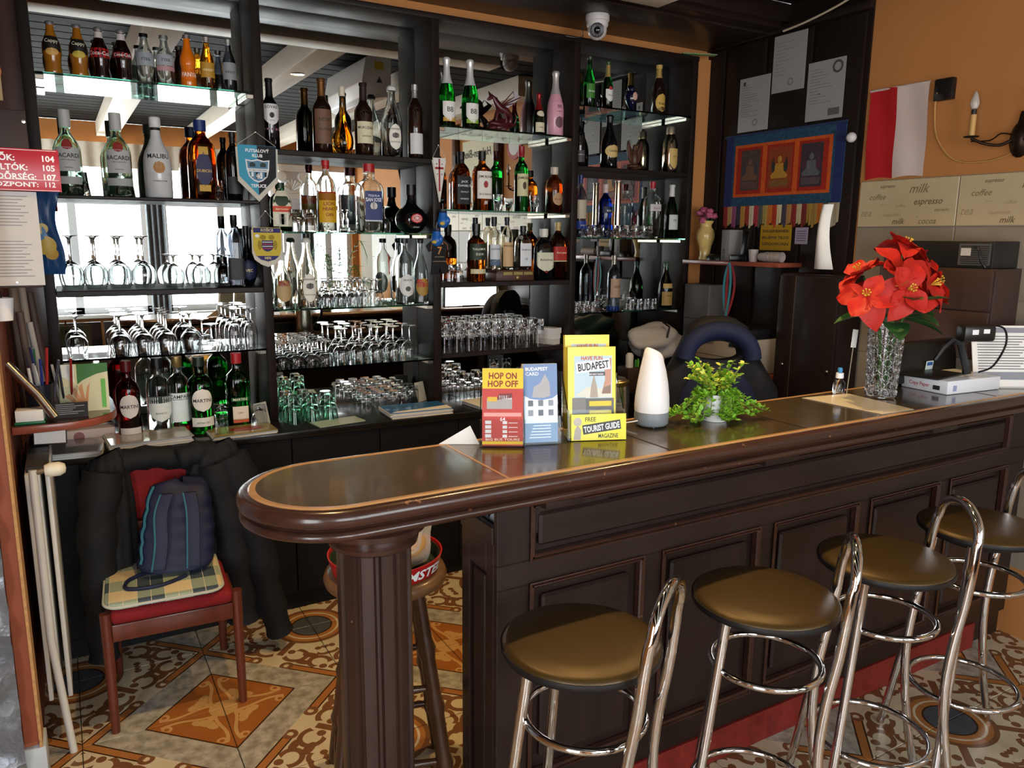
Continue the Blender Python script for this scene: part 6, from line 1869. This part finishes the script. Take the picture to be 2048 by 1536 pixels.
def certificate(label, px0, py0, px1, py1, seal, dense):
    y1, y0, z1, z0 = wallbox(px0, py0, px1, py1)
    t = thing('certificate', label, 'certificate', (XW-.0005, (y0+y1)/2, z0), -PI/2, 'framed papers on the dark panel')
    w, h = y1-y0, z1-z0
    MB().box(-w/2, w/2, -.003, 0, 0, h).build('sheet', C('9a9693', .4), t)
    rnd = random.Random(int(px0))
    for k in range(dense):
        z = h*(.86-.62*k/dense)
        a = rnd.uniform(.3, .8)*w*.8
        MB().box(-w*.42, -w*.42+a, -.0036, -.0031, z, z+h*.008).build('print_line', C('6e6c6e', .6), t)
    if seal == 'qr':
        MB().box(w*.12, w*.42, -.0036, -.0031, h*.06, h*.18).build('grey_block', C('5a5858', .6), t)
        MB().lathe([(w*.09, 0), (w*.14, 0), (w*.14, .0006), (w*.09, .0006)], 20, M=T(w*.30, -.0032, h*.86) @ RX(PI/2)).build('emblem', C('4a4848', .6), t)
        text('INDIA', INK, t, T(-w*.15, -.004, h*.44), h=h*.018)
    else:
        MB().lathe([(w*.06, 0), (w*.085, 0), (w*.085, .0006), (w*.06, .0006)], 18, M=T(w*.08, -.0032, h*.16) @ RX(PI/2)).build('seal', C('6a6868', .6), t)
        if seal == 'arms':
            MB().prism([(-w*.38, h*.93), (-w*.30, h*.93), (-w*.31, h*.87), (-w*.34, h*.85), (-w*.37, h*.87)], -.0036, -.0031, 1).build('coat_of_arms', C('3a3a3c', .6), t)
        text('*', C('7a7878', .6), t, T(0, -.004, h*.04), h=h*.01)


certificate('printed certificate with small coat of arms, lowest of the three', 1482, 160, 1535, 258, 'arms', 14)
certificate('pale printed certificate hung highest of the three', 1551, 75, 1608, 176, 'seal', 10)
certificate('printed certificate with fan emblem and dark code block', 1619, 128, 1684, 234, 'qr', 12)
ty1, ty0, tz1, tz0 = 3.36, 2.575, 2.225, 1.84
th = thing('wall_hanging', 'embroidered triptych hanging with blue border, orange frames and tassels', 'wall hanging', (XW-.001, (ty0+ty1)/2, tz0), -PI/2)
w, h = ty1-ty0, tz1-tz0
BRO = mat('blue_brocade', '22445c', .7, var=1., scale=60, bump=.2)
BRO2 = mat('plain_blue_cloth', '1d2858', .75, var=.2, scale=60)
OB = mat('orange_brocade', 'c4531c', .6, var=.3, scale=40, bump=.1)
RB = mat('red_brocade', '9a2414', .6, var=.35, scale=40, bump=.1)
MB().box(-w/2, w/2, -.004, 0, 0, h).build('backing', BRO, th)
for s in (-1, 1):
    MB().box(s*w/2-(.0 if s < 0 else .055), s*w/2+(.055 if s < 0 else 0), -.0048, -.0041, 0, h).build('side_border', BRO2, th)
MB().box(-w*.41, w*.41, -.0055, -.0041, h*.13, h*.86).build('orange_frame', OB, th)
MB().box(-w*.385, w*.385, -.0062, -.0056, h*.17, h*.82).build('red_frame', RB, th)
for s in (-1, 1):
    MB().box(s*w*.135-.015, s*w*.135+.015, -.0068, -.0062, h*.17, h*.82).build('divider', OB, th)
for k, (xc, bg, fig, halo) in enumerate(((-w*.26, '4a3a34', '6a4a3a', '3a3a3c'), (0, '8a3a1c', 'b5822c', '2c2c24'), (w*.26, '3a2c30', '5a5a60', '4a2a34'))):
    pw = w*.085+(.01 if k == 1 else 0)
    pp_ = MB().box(xc-pw, xc+pw, -.0072, -.0062, h*.22, h*.78).build('painted_panel', mat('painted_silk_%d' % k, bg, .7, var=.5, scale=50), th)
    fm = C(fig, .6, var=.4, scale=60)
    MB().ball((xc, -.0072, h*.53), .056, 18, 8, (1, .02, 1.15)).build('halo', C(halo, .6), pp_)
    MB().ball((xc, -.0074, h*.60), .042, 16, 8, (1, .03, 1)).build('halo_ring', C(bg, .6), pp_)
    MB().prism([(xc-.05, h*.36), (xc+.05, h*.36), (xc+.058, h*.40), (xc+.03, h*.46), (xc+.026, h*.56), (xc-.026, h*.56), (xc-.03, h*.46), (xc-.058, h*.40)], -.0094, -.0085, 1).build('seated_figure', fm, pp_)
    MB().ball((xc, -.0085, h*.61), .016, 12, 8, (.9, .08, 1.15)).build('figure_head', fm, pp_)
    MB().prism([(xc-.055, h*.25), (xc+.055, h*.25), (xc+.06, h*.34), (xc-.06, h*.34)], -.0084, -.0073, 1).build('lotus_seat', C(('5a4038', '7a5224', '544448')[k], .6, var=.5, scale=90), pp_)
MB().tube([(-w/2-.012, -.006, h), (w/2+.004, -.006, h)], .006, 8).build('rod', C('2a3a5a', .6), th)
TC = ['8a2c2c', 'b08a58', '8a4a6a', '3a3444', 'b5823a', '9a3a24', 'cfc0a0', 'a8343c', '5a564c', 'a8924e', 'c8702a', 'b03a1e', 'd8c89a', '4a3e4a', 'b08048', '8c2c24', 'c4b488', '7a2a24', 'a8843a', '9c7a3a', 'b5601e', '585a4a', 'c0b090', 'a89878']
for k in range(48):
    x = -w/2+.004+(w-.008)*k/48
    ww_ = (w-.008)/48
    l = .105+.012*math.sin(k*1.7)
    MB().prism([(x, 0), (x+ww_*.92, 0), (x+ww_*.86+.002*math.sin(k), -l), (x+ww_*.1, -l-.006)], -.004-.002*(k % 2), -.001, 1).build('tassel', C(TC[(k//2) % 24], .8), th)
fy1, fy0, fz1, fz0 = 2.478, 2.185, 2.342, 1.94
flg = thing('flag', 'red and white banner hung on the orange wall', 'flag', (XR-.006, (fy0+fy1)/2, fz0), -PI/2)
fwid, fh = fy1-fy0, fz1-fz0


def flagpart(a, b, c, nm):
    def wv(x, z): return -.006-.004*math.sin(z*19+x*11)-.003*math.sin(x*40+z*6)
    g_ = MB().grid(lambda u, v: (a+(b-a)*u+.01*(1-v), wv(a+(b-a)*u, v*fh), v*fh+.008*math.sin(u*3)), 10, 20)
    g_.grid(lambda u, v: (a+(b-a)*u+.01*(1-v), wv(a+(b-a)*u, v*fh)+.0015, v*fh+.008*math.sin(u*3)), 10, 20)
    g_.build(nm, mat(nm+'_cloth', c, .8, var=.05, scale=120, bump=.05), flg, smooth=70)


flagpart(-fwid/2, -.005, 'b3121a', 'red_half')
flagpart(-.005, fwid/2, 'd2bdb4', 'white_half')
MB().tube([(-fwid/2, -.006, fh+.003), (fwid/2, -.006, fh+.003)], .005, 8).build('hem_rod', C('c8b8b0', .7), flg)
jb = thing('socket_box', 'square black wall socket on the orange wall', 'socket', (XR-.001, 2.112, 2.30), -PI/2)
MB().box(-.042, .042, -.03, 0, -.045, .045).build('plate', C('17120f', .4), jb, bevel=.005)
MB().lathe([(0, 0), (.02, 0), (.02, .008), (0, .008)], 16, M=T(0, -.0302, 0) @ RX(PI/2)).build('plug', C('0f0d0c', .4), jb)
cbm = MB().tube(smooth_pts([(XR-.03, 2.135, 2.29), (XR-.012, 2.15, 2.22), (XR-.006, 2.13, 2.10), (XR-.006, 2.04, 2.00), (XR-.006, 1.90, 1.985), (XR-.008, 1.80, 2.01)], 5), .0035, 6)
tag(cbm.build('lamp_cable', C('c09450', .6), smooth=60), 'cream cable looping from black socket to the candle lamp', 'cable')
sc_ = thing('candle_sconce', 'bronze wall lamp with two candle arms on the orange wall', 'wall lamp', (XR-.001, 1.775, 2.06), -PI/2)
BRZ = mat('dark_bronze', '2c2015', .4, metal=.7, var=.3, scale=60)
MB().lathe([(0, 0), (.035, 0), (.045, .012), (.03, .03), (.018, .04), (0, .045)], 18, M=RX(PI/2) @ Matrix.Diagonal((1, 1.6, 1, 1))).build('back_plate', BRZ, sc_, smooth=50)
MB().prism([(-.03, .02), (.03, .02), (.012, .11), (-.012, .11)], -.012, 0, 1).build('crest', BRZ, sc_, bevel=.004)
for s in (-1, 1):
    ex = s*.15 if s < 0 else .11
    am = MB().tube(smooth_pts([(s*.02, -.03, .0), (s*.06, -.05, -.02), (s*.11, -.08, -.01), (ex, -.10, .012)], 5), .006, 8).tube(smooth_pts([(s*.03, -.03, .02), (s*.06, -.05, .025), (s*.09, -.07, -.0), (ex, -.10, .0)], 5), .003, 6).build('arm', BRZ, sc_, smooth=60)
    MB().lathe([(0, .012), (.028, .016), (.030, .020), (.012, .020), (0, .02)], 16, (ex, -.10, 0)).build('drip_pan', BRZ, am, smooth=60)
    MB().lathe([(0, .0205), (.012, .0205), (.012, .105), (0, .105)], 14, (ex, -.10, 0)).build('candle_sleeve', C('c49a58', .5), am, smooth=50)
    MB().lathe([(0, .1055), (.010, .1055), (.010, .125), (0, .125)], 12, (ex, -.10, 0)).build('lamp_socket', C('1c1612', .4), am, smooth=50)
    MB().lathe([(0, .1255), (.012, .128), (.017, .145), (.016, .16), (.010, .18), (.004, .195), (0, .198)], 14, (ex, -.10, 0)).build('bulb', C('e8e4dc', .2, trans=.6, var=0), am, smooth=60)
kb = thing('white_ball', 'small white ball fixed at the edge of the dark panel', 'ball', (XW-.03, 2.525, 2.14))
MB().ball((0, 0, 0), .024, 18, 12).build('ball', C('d0ccc8', .3), kb, smooth=80)
MB().tube([(.02, 0, 0), (.03, 0, 0)], .006, 8).build('peg', BRZ, kb)
rp = MB().grid(lambda u, v: (XW-.09-.05*math.sin(v*2.4)-.03*math.sin(u*PI), 2.52+.06*u+.05*(1-v)**2*(1-u)*-1+.05*(1-v)**2, 1.515+.31*v), 8, 12)
rp.grid(lambda u, v: (XW-.0885-.05*math.sin(v*2.4)-.03*math.sin(u*PI), 2.52+.06*u+.05*(1-v)**2*(1-u)*-1+.05*(1-v)**2, 1.515+.31*v), 8, 12)
tag(rp.build('curled_sheet', PAPER, smooth=70), 'white curled sheet hanging at the wardrobe corner', 'paper')

# ---------------------------------------------------------------- shelf under the hanging, wardrobe, printer, cabinet
rs = thing('wall_shelf', 'narrow reddish shelf under the embroidered hanging', 'shelf', (0, 0, 0))
MB().box(3.19, XW-.001, 2.78, 3.49, 1.515, 1.538).build('board', CHERRY, rs, bevel=.002)
ZW = 1.5385
vz = thing('cream_vase', 'cream and yellow marbled onyx vase on the wall shelf', 'vase', (3.285, 3.41, ZW))
MB().lathe([(0, 0), (.035, 0), (.036, .01), (.030, .03), (.036, .07), (.052, .12), (.054, .145), (.046, .17), (.034, .185), (.032, .20), (.042, .215), (.044, .222), (.038, .222), (.028, .2), (0, .19)], 26).build('body', mat('onyx', 'd8b870', .25, var=.35, scale=9, coat=.3), vz, smooth=60)
fp_ = thing('pink_flowers', 'small bunch of pink roses in the cream vase', 'flowers', (3.285, 3.41, ZW+.215))
PK = mat('pink_petal', 'b85a78', .6, var=.3, scale=60)
for k in range(8):
    a = k*2.4
    r = .012+.045*(k/8)
    c = (r*math.cos(a), r*math.sin(a), .03+.022*math.sin(k*1.3)+.02*(k < 4))
    MB().tube([(0, 0, -.06), c], .002, 5).build('stem', GLF, fp_)
    lump(c[0], c[1], c[2], .021, (1, 1, .75), PK, 'rose', fp_, k, .3, 14, 8)
tn = thing('toner_box', 'tall grey toner carton standing on the wall shelf', 'box', (3.30, 3.215, ZW))
MB().box(-.05, .05, -.03, .03, 0, .17).build('carton', C('8e8a86', .6), tn, bevel=.002)
text('TONER', INK, tn, T(-.051, 0, .03) @ RZ(-PI/2) @ RY(-PI/2), h=.016)
ph = thing('desk_phone', 'black cordless phone with base on the wall shelf', 'phone', (3.285, 3.105, ZW))
MB().box(-.05, .05, -.06, .06, 0, .035).build('base', C('101012', .35), ph, bevel=.008)
MB().box(-.015, .015, -.022, .022, .03, .17, RY(.12)).build('handset', C('0c0c0e', .3), ph, bevel=.008)
mo = MB().lathe([(0, 0), (.035, 0), (.035, .02), (.02, .035), (0, .037)], 16, ay=1.5).build('computer_mouse', C('18140f', .4), None, loc=(3.255, 3.30, ZW), smooth=60)
tag(mo, 'dark computer mouse lying before the toner carton', 'mouse')
for k in range(4):
    o = MB().lathe([(0, 0), (.021, 0), (.027, .065), (.0255, .065), (.019, .002), (0, .002)], 16).build('paper_cup', C('b5aca6', .5), None, loc=(3.26, 3.015-.028*k*1.0, ZW+.0), smooth=50) if k < 1 else None
    if o:
        tag(o, 'short white paper cup on the wall shelf beside the phone', 'cup')
cs = thing('cup_stack', 'lying row of nested white paper cups on the wall shelf', 'cup stack', (3.26, 2.905, ZW+.0275))
for k in range(5):
    MB().lathe([(0, 0), (.021, 0), (.027, .05), (.0255, .05), (.019, .002), (0, .002)], 14, M=T(0, .06-.024*k, 0) @ RX(PI/2)).build('cup', C('b8b0aa', .5), cs, smooth=50)
ys = thing('yellow_sign', 'yellow warning sign with dark lettering below the tassels', 'sign', (XW-.003, 2.965, 1.60), -PI/2)
MB().box(-.105, .105, -.002, .001, 0, .135).build('plate', C('b58a1c', .5), ys)
for k, s in enumerate(('IDEGENEKNEK', 'BELÉPNI TILOS', 'SZIGORÚAN')):
    text(s, INK, ys, T(0, -.0026, .095-.034*k), h=.014, w=.18, bold=.02)
pn = thing('small_notice', 'small lilac paper notice stuck beside the yellow sign', 'notice', (XW-.003, 2.795, 1.635), -PI/2)
MB().box(-.04, .04, -.001, .001, 0, .085).build('sheet', C('a89cac', .6), pn)
for k in range(5):
    MB().box(-.03, .03, -.0015, -.0011, .016+.012*k, .020+.012*k).build('print_line', C('5a5264', .6), pn)
wd = thing('wardrobe', 'tall black wooden wardrobe with two doors beside the tiled wall', 'wardrobe', (0, 0, 0))
MB().box(3.21, XW-.002, 2.405, 2.765, 0, 1.49).build('body', SHELFW, wd, bevel=.004)
for a, b in ((2.41, 2.66), (2.665, 2.76)):
    d_ = MB().box(3.188, 3.2095, a, b, .05, 1.48).build('door', SHELFW, wd, bevel=.004)
    MB().ball((3.18, a+.02 if a < 2.5 else b-.06, 1.03), .009, 10, 8).build('knob', STEEL, d_)
MB().box(3.192, 3.208, 2.6605, 2.6645, .05, 1.48).build('worn_edge', C('6a5a4c', .7), wd)
dk = thing('side_desk', 'reddish side desk under the printer', 'desk', (0, 0, 0))
MB().box(2.98, XW-.002, 2.79, 3.24, .925, .95).build('desktop', CHERRY, dk, bevel=.003)
for x, y in ((3.01, 2.82), (3.01, 3.21), (3.33, 2.82), (3.33, 3.21)):
    MB().box(x-.02, x+.02, y-.02, y+.02, 0, .924).build('leg', DARKZ, dk)
pt = thing('printer', 'white and black laser printer standing on the side desk', 'printer', (3.19, 3.02, .9505))
MB().box(-.19, .165, -.20, .20, 0, .19).build('body', C('a89f92', .45), pt, bevel=.008)
MB().box(-.18, .165, -.195, .195, .191, .245).build('scanner_lid', C('17161a', .4), pt, bevel=.008)
MB().box(-.1915, -.1905, -.17, .17, .095, .098).build('drawer_gap', C('5a544c', .6), pt)
MB().box(-.1925, -.1905, -.18, -.12, .155, .172).build('badge', C('26262c', .5), pt)
text('SAMSUNG', INK, pt, T(-.1925, .02, .155) @ RZ(-PI/2), h=.010)
gb = thing('grey_case', 'grey office case standing between shelf and printer', 'case', (3.27, 3.36, 1.0))
MB().box(-.08, .08, -.10, .10, .0, .40).build('shell', C('5e5a58', .5), gb, bevel=.006)
MB().box(-.0815, -.0805, -.098, .098, .20, .204).build('seam', C('2a2828', .6), gb)
MB().box(-.09, .08, -.10, .10, -.172, -.001).build('drawer_block', C('1a1817', .5), gb, bevel=.004)
ln = thing('lanyard', 'red and light blue ribbon lanyard hanging from the wall shelf', 'lanyard', (3.183, 3.10, 1.53))
for k, (c, s) in enumerate((('a83a44', -1), ('4aa0b0', 1), ('a83a44', .35), ('4aa0b0', -.35))):
    g_ = MB().grid(lambda u, v: (-.004-.002*k+.004*math.sin(v*5), s*.045*math.sin(PI*min(1, v*1.15))**.7*(.6+.4*(1-v))+(u-.5)*.016, -.33*v), 2, 14)
    g_.grid(lambda u, v: (-.0052-.002*k+.004*math.sin(v*5), s*.045*math.sin(PI*min(1, v*1.15))**.7*(.6+.4*(1-v))+(u-.5)*.016, -.33*v), 2, 14)
    g_.build('ribbon', C(c, .6), ln, smooth=70)
MB().tube([(0, 0, .008), (-.006, 0, -.0)], .004, 6).build('clip', STEEL, ln)
oc = thing('office_chair', 'black and blue racing style office chair behind the bar', 'office chair', (2.70, 2.69, 0), math.radians(-30))
oc.scale = (1.06, 1.06, 1.0)
BF = mat('blue_fabric', '0d183a', .75, var=.2, scale=80, bump=.1)
BKF = mat('black_fabric', '0c0c10', .7, var=.2, scale=80, bump=.1)
ol = [(-.25, .55), (.25, .55), (.29, .75), (.28, .95), (.20, 1.08), (.165, 1.16), (.13, 1.25), (.06, 1.295), (-.06, 1.295), (-.13, 1.25), (-.165, 1.16), (-.20, 1.08), (-.28, .95), (-.29, .75)]
hole = [(.085*math.cos(i*PI/8), 1.115+.055*math.sin(i*PI/8)*(1.2 if i < 8 else .35)) for i in range(16)]
# back shell as a ring around the head opening
ring = MB()
n = 48


def outl(a):
    d = Vector((math.cos(a), math.sin(a)))
    best = .3
    for i in range(len(ol)):
        p, q = Vector(ol[i])-Vector((0, 1.115)), Vector(ol[(i+1) % len(ol)])-Vector((0, 1.115))
        e = q-p
        den = d.x*e.y-d.y*e.x
        if abs(den) > 1e-9:
            t = (p.x*e.y-p.y*e.x)/den
            s = (p.x*d.y-p.y*d.x)/den
            if t > 0 and 0 <= s <= 1:
                best = t
    return best


vs, fs = [], []
for i in range(n):
    a = 2*PI*i/n
    ro = outl(a)
    ri = .085*(1 if math.sin(a) >= 0 else 1)
    iy = 1.1 if math.sin(a) > 0 else .45
    for r_, y_ in ((0, -.03), (0, .03), (.5, -.055), (.5, .05), (1, -.02), (1, .03)):
        ix, iz = .10*math.cos(a), .06*math.sin(a)*iy
        x = ix+(ro*math.cos(a)-ix)*r_
        z = iz+(ro*math.sin(a)-iz)*r_
        vs.append((x, y_+.06*max(0, abs(x)-.12)*-2, 1.115+z))
for i in range(n):
    a, b = i*6, ((i+1) % n)*6
    for p, q in ((0, 2), (2, 4), (4, 5), (5, 3), (3, 1), (1, 0)):
        fs.append((a+p, b+p, b+q, a+q))
ring.add(vs, fs).build('backrest', BKF, oc, smooth=60)
MB().tube(smooth_pts([(.15*math.cos(a), -.05, 1.10+.135*math.sin(a)) for a in [PI*(i/10) for i in range(11)]], 3), .042, 12).build('head_pad', BF, oc, smooth=70)
MB().ball((0, -.055, .82), .2, 24, 16, (.95, .16, 1.25)).build('back_pad', BF, oc, smooth=70)
MB().box(-.25, .25, -.50, -.02, .44, .54).build('seat', BKF, oc, bevel=.03, segs=3)
MB().lathe([(0, .06), (.03, .06), (.03, .43), (0, .43)], 14, (0, -.25, 0)).build('column', STEEL, oc)
for k in range(5):
    a = k*2*PI/5
    MB().tube([(0, -.25, .09), (.28*math.cos(a), -.25+.28*math.sin(a), .055)], [.022, .015], 8).build('base_arm', BLK, oc)
    MB().ball((.28*math.cos(a), -.25+.28*math.sin(a), .027), .027, 10, 8).build('caster', BLK, oc)
cbn = thing('wall_cabinet', 'dark brown cabinet hung on the tiled wall above the bar end', 'cabinet', (0, 0, 0))
BRC = mat('dark_brown_laminate', '3a2720', .4, var=.08)
MB().box(3.20, XR-.013, 1.705, 2.21, 1.18, 1.548).build('body', BRC, cbn, bevel=.004)
MB().box(3.185, 3.1995, 1.71, 2.205, 1.38, 1.543).build('door', BRC, cbn, bevel=.003)
MB().box(3.185, 3.1995, 1.71, 2.205, 1.185, 1.375).build('door', BRC, cbn, bevel=.003)
mc = thing('monitor_box', 'flat black appliance with rear vents on the brown cabinet', 'appliance', (0, 0, 1.5485))
MB().box(3.20, 3.385, 1.725, 2.20, 0, .108).build('case', C('1a1816', .4), mc, bevel=.004)
vb = MB().box(3.192, 3.1995, 1.735, 1.86, .012, .098).build('vent_panel', C('4a4846', .5), mc)
for k in range(9):
    MB().box(3.190, 3.1915, 1.74, 1.85, .018+.0085*k, .021+.0085*k).build('vent_slot', C('22201e', .5), vb)
MB().box(3.1895, 3.1915, 1.81, 1.85, .05, .08).build('sticker', C('b8b4b0', .5), mc)
MB().tube(smooth_pts([(3.19, 1.80, .085), (3.17, 1.77, .08), (3.168, 1.755, .03), (3.18, 1.74, .004)], 4), .004, 6).build('cable', BLK, mc, smooth=60)

# ---------------------------------------------------------------- fixed to the ceiling; the opposite side of the room
dm = thing('dome_camera', 'white dome security camera under the dark soffit', 'camera', (2.375, 3.28, 2.72))
CW = C('d4cecb', .35)
MB().lathe([(0, 0), (.058, 0), (.058, -.03), (0, -.03)], 28).build('base', CW, dm, bevel=.003)
MB().lathe([(0, -.0305), (.053, -.0305), (.053, -.05), (.048, -.058), (0, -.058)], 28).build('collar', CW, dm, smooth=50)
MB().ball((0, 0, -.068), .047, 24, 16).build('ball', CW, dm, smooth=80)
ld = (Vector((0, 0, EYE))-Vector((2.375, 3.28, 2.65))).normalized()
qd = ld.to_track_quat('Z', 'Y').to_matrix().to_4x4()
MB().lathe([(0, .030), (.033, .030), (.034, .046), (.028, .048), (0, .047)], 24, M=T(0, 0, -.068) @ qd).build('lens_ring', C('2c2c30', .3), dm, smooth=50)
MB().lathe([(0, .0485), (.016, .0485), (.012, .052), (0, .053)], 18, M=T(0, 0, -.068) @ qd).build('lens', C('050507', .08, coat=.6), dm, smooth=60)
for k in range(12):
    a = k*PI/6
    MB().ball(tuple(T(0, 0, -.068) @ qd @ Vector((.024*math.cos(a), .024*math.sin(a), .048))), .0028, 8, 5).build('diode', C('8a8a90', .2), dm)
MB().tube(smooth_pts([(-.05, .02, -.02), (-.065, .03, -.06), (-.062, .04, -.10), (-.06, .2, -.06)], 4), .002, 5).build('cable', BLK, dm)
gs = MB().box(-.10, .10, -.02, .02, 0, .004).build('green_strip', C('7a9a6a', .5), None, loc=(3.22, 3.47, 2.6725), rot=(0, 0, -.35))
tag(gs, 'pale green plastic strip lying on top of the shelving end', 'strip')
wc = MB().tube(smooth_pts([(3.30, 2.95, 2.70), (3.30, 2.8, 2.716), (3.30, 2.62, 2.75), (3.30, 2.45, 2.80)], 4), .006, 6)
tag(wc.build('ceiling_cable', C('b8a890', .6), smooth=60), 'pale cable hanging under the dark ceiling by the side wall', 'cable')
ac = thing('air_conditioner', 'white air conditioner with yellow sticker hung beside the dark beam', 'air conditioner', (1.80, 1.55, 2.54))
ap = [(0, .10), (.03, .02), (.08, 0), (.20, .02), (.205, .28), (.12, .285), (.03, .25)]
MB().prism(ap, 0, .82, 1).build('case', mat('white_ac_plastic', 'dcd8d4', .35, var=.02), ac, bevel=.006)
MB().box(.09, .15, .8202, .8212, .18, .23).build('sticker', C('c8a82a', .5), ac)
MB().prism([(.10, .10), (.14, .10), (.12, .14)], .8202, .8212, 1).build('warning_mark', INK, ac)
MB().box(.205, .22, .05, .77, .06, .26).build('mount', DARKX, ac)
WARM = mat('warm_lamp', 'ffd9a0', .5, var=0, emit=30.)
for k, x in enumerate((.59, 1.475, 2.365)):
    t = thing('ceiling_spot', 'small recessed warm spot in the pale beam, %s from the partition' % ORD[k], 'spot lamp', (x, 2.05, 2.70), 0, 'recessed spots in the beams')
    MB().lathe([(.030, 0), (.044, 0), (.046, -.004), (.030, -.006), (.028, -.001)], 24).build('trim_ring', STEEL, t, smooth=50)
    MB().lathe([(0, -.001), (.028, -.001), (.024, -.005), (0, -.007)], 20).build('bulb', WARM, t, smooth=50)
    l = bpy.data.lights.new('ceiling_spot_light', 'SPOT')
    l.energy = SPOTW
    l.color = (1, .66, .28)
    l.spot_size = math.radians(104)
    l.spot_blend = .5
    l.shadow_soft_size = .03
    lo = bpy.data.objects.new('ceiling_spot_light', l)
    COL.objects.link(lo)
    lo.parent = t
    lo.location = (0, 0, -.012)
hs = thing('beer_sign', 'cream paper beer sign with dark lettering on the side wall', 'sign', (XR-.001, .93, 1.98), -PI/2)
MB().box(-.30, .30, -.004, 0, 0, .55).build('sheet', C('d8cfae', .6), hs)
for s, z, hh in (('Holsten-Bier', .40, .07), ('vom', .28, .06), ('Fass!', .15, .07)):
    text(s, C('2a241c', .6), hs, T(0, -.006, z), h=hh, w=min(.54, hh*len(s)*.7), shear=.2)
for x in (.52, 1.36):
    tag(MB().box(XR-.05, XR-.0005, x-.035, x+.035, 1.94, 2.7).build('wall_post', wood('post_wood_%d' % int(x*10), '3c2417', '5a3822'), bevel=.006), 'brown timber post %s the cream beer sign' % ('nearer the window beside' if x < 1 else 'on the bar side of'), 'post')
rsn = thing('round_sign', 'round red and white beer sign on the side wall', 'sign', (XR-.001, 1.60, 2.42), -PI/2)
MB().lathe([(0, 0), (.12, 0), (.12, .012), (0, .012)], 30, M=RX(PI/2)).build('red_disc', C('a01c20', .4), rsn)
MB().lathe([(0, .0125), (.085, .0125), (.085, .014), (0, .014)], 30, M=RX(PI/2)).build('white_disc', C('d8d4cc', .4), rsn)
sl = thing('shade_lamp', 'wall lamp with orange fabric shade near the windows', 'wall lamp', (XR-.001, -1.95, 2.0), -PI/2)
MB().ball((0, -.01, 0), .05, 16, 10, (1, .3, 1.2)).build('plate', BRASS, sl, smooth=60)
MB().tube(smooth_pts([(0, -.02, 0), (0, -.10, -.03), (0, -.15, .0), (0, -.15, .08)], 4), .007, 8).build('arm', BRASS, sl, smooth=60)
MB().lathe([(.09, .06), (.05, .20), (.048, .20), (.088, .06)], 22, (0, -.15, 0)).build('shade', C('b5602a', .7), sl, smooth=50)
pm_ = thing('potted_palm', 'potted palm with arching fronds by the windows', 'plant', (2.78, -1.30, 0))
MB().lathe([(0, 0), (.13, 0), (.17, .30), (.18, .32), (.15, .32), (.14, .28), (0, .28)], 24).build('pot', C('8a4a2c', .6), pm_, smooth=40)
PLM = mat('palm_leaf', '3c6a24', .5, var=.4, scale=20)
rnd = random.Random(8)
for k in range(11):
    a = k*2.399
    L, H_ = rnd.uniform(.3, .5), rnd.uniform(.75, 1.35)
    pp = smooth_pts([(0, 0, .28), (L*.25*math.cos(a), L*.25*math.sin(a), .28+H_*.7), (L*.7*math.cos(a), L*.7*math.sin(a), .28+H_), (L*math.cos(a), L*math.sin(a), .28+H_*.86)], 6)
    b = MB().tube(pp, .004, 5)
    for i in range(5, len(pp)):
        for s in (-1, 1):
            d = (pp[min(i+1, len(pp)-1)]-pp[i-1]).normalized()
            sd_ = Vector((-math.sin(a), math.cos(a), 0))*s
            e = pp[i]+(sd_*.8+d*.6+Vector((0, 0, -.35)))*.16
            b.add([pp[i]-d*.006, pp[i]+d*.006, e], [(0, 1, 2)])
    b.build('frond', PLM, pm_, smooth=0, fix=False)
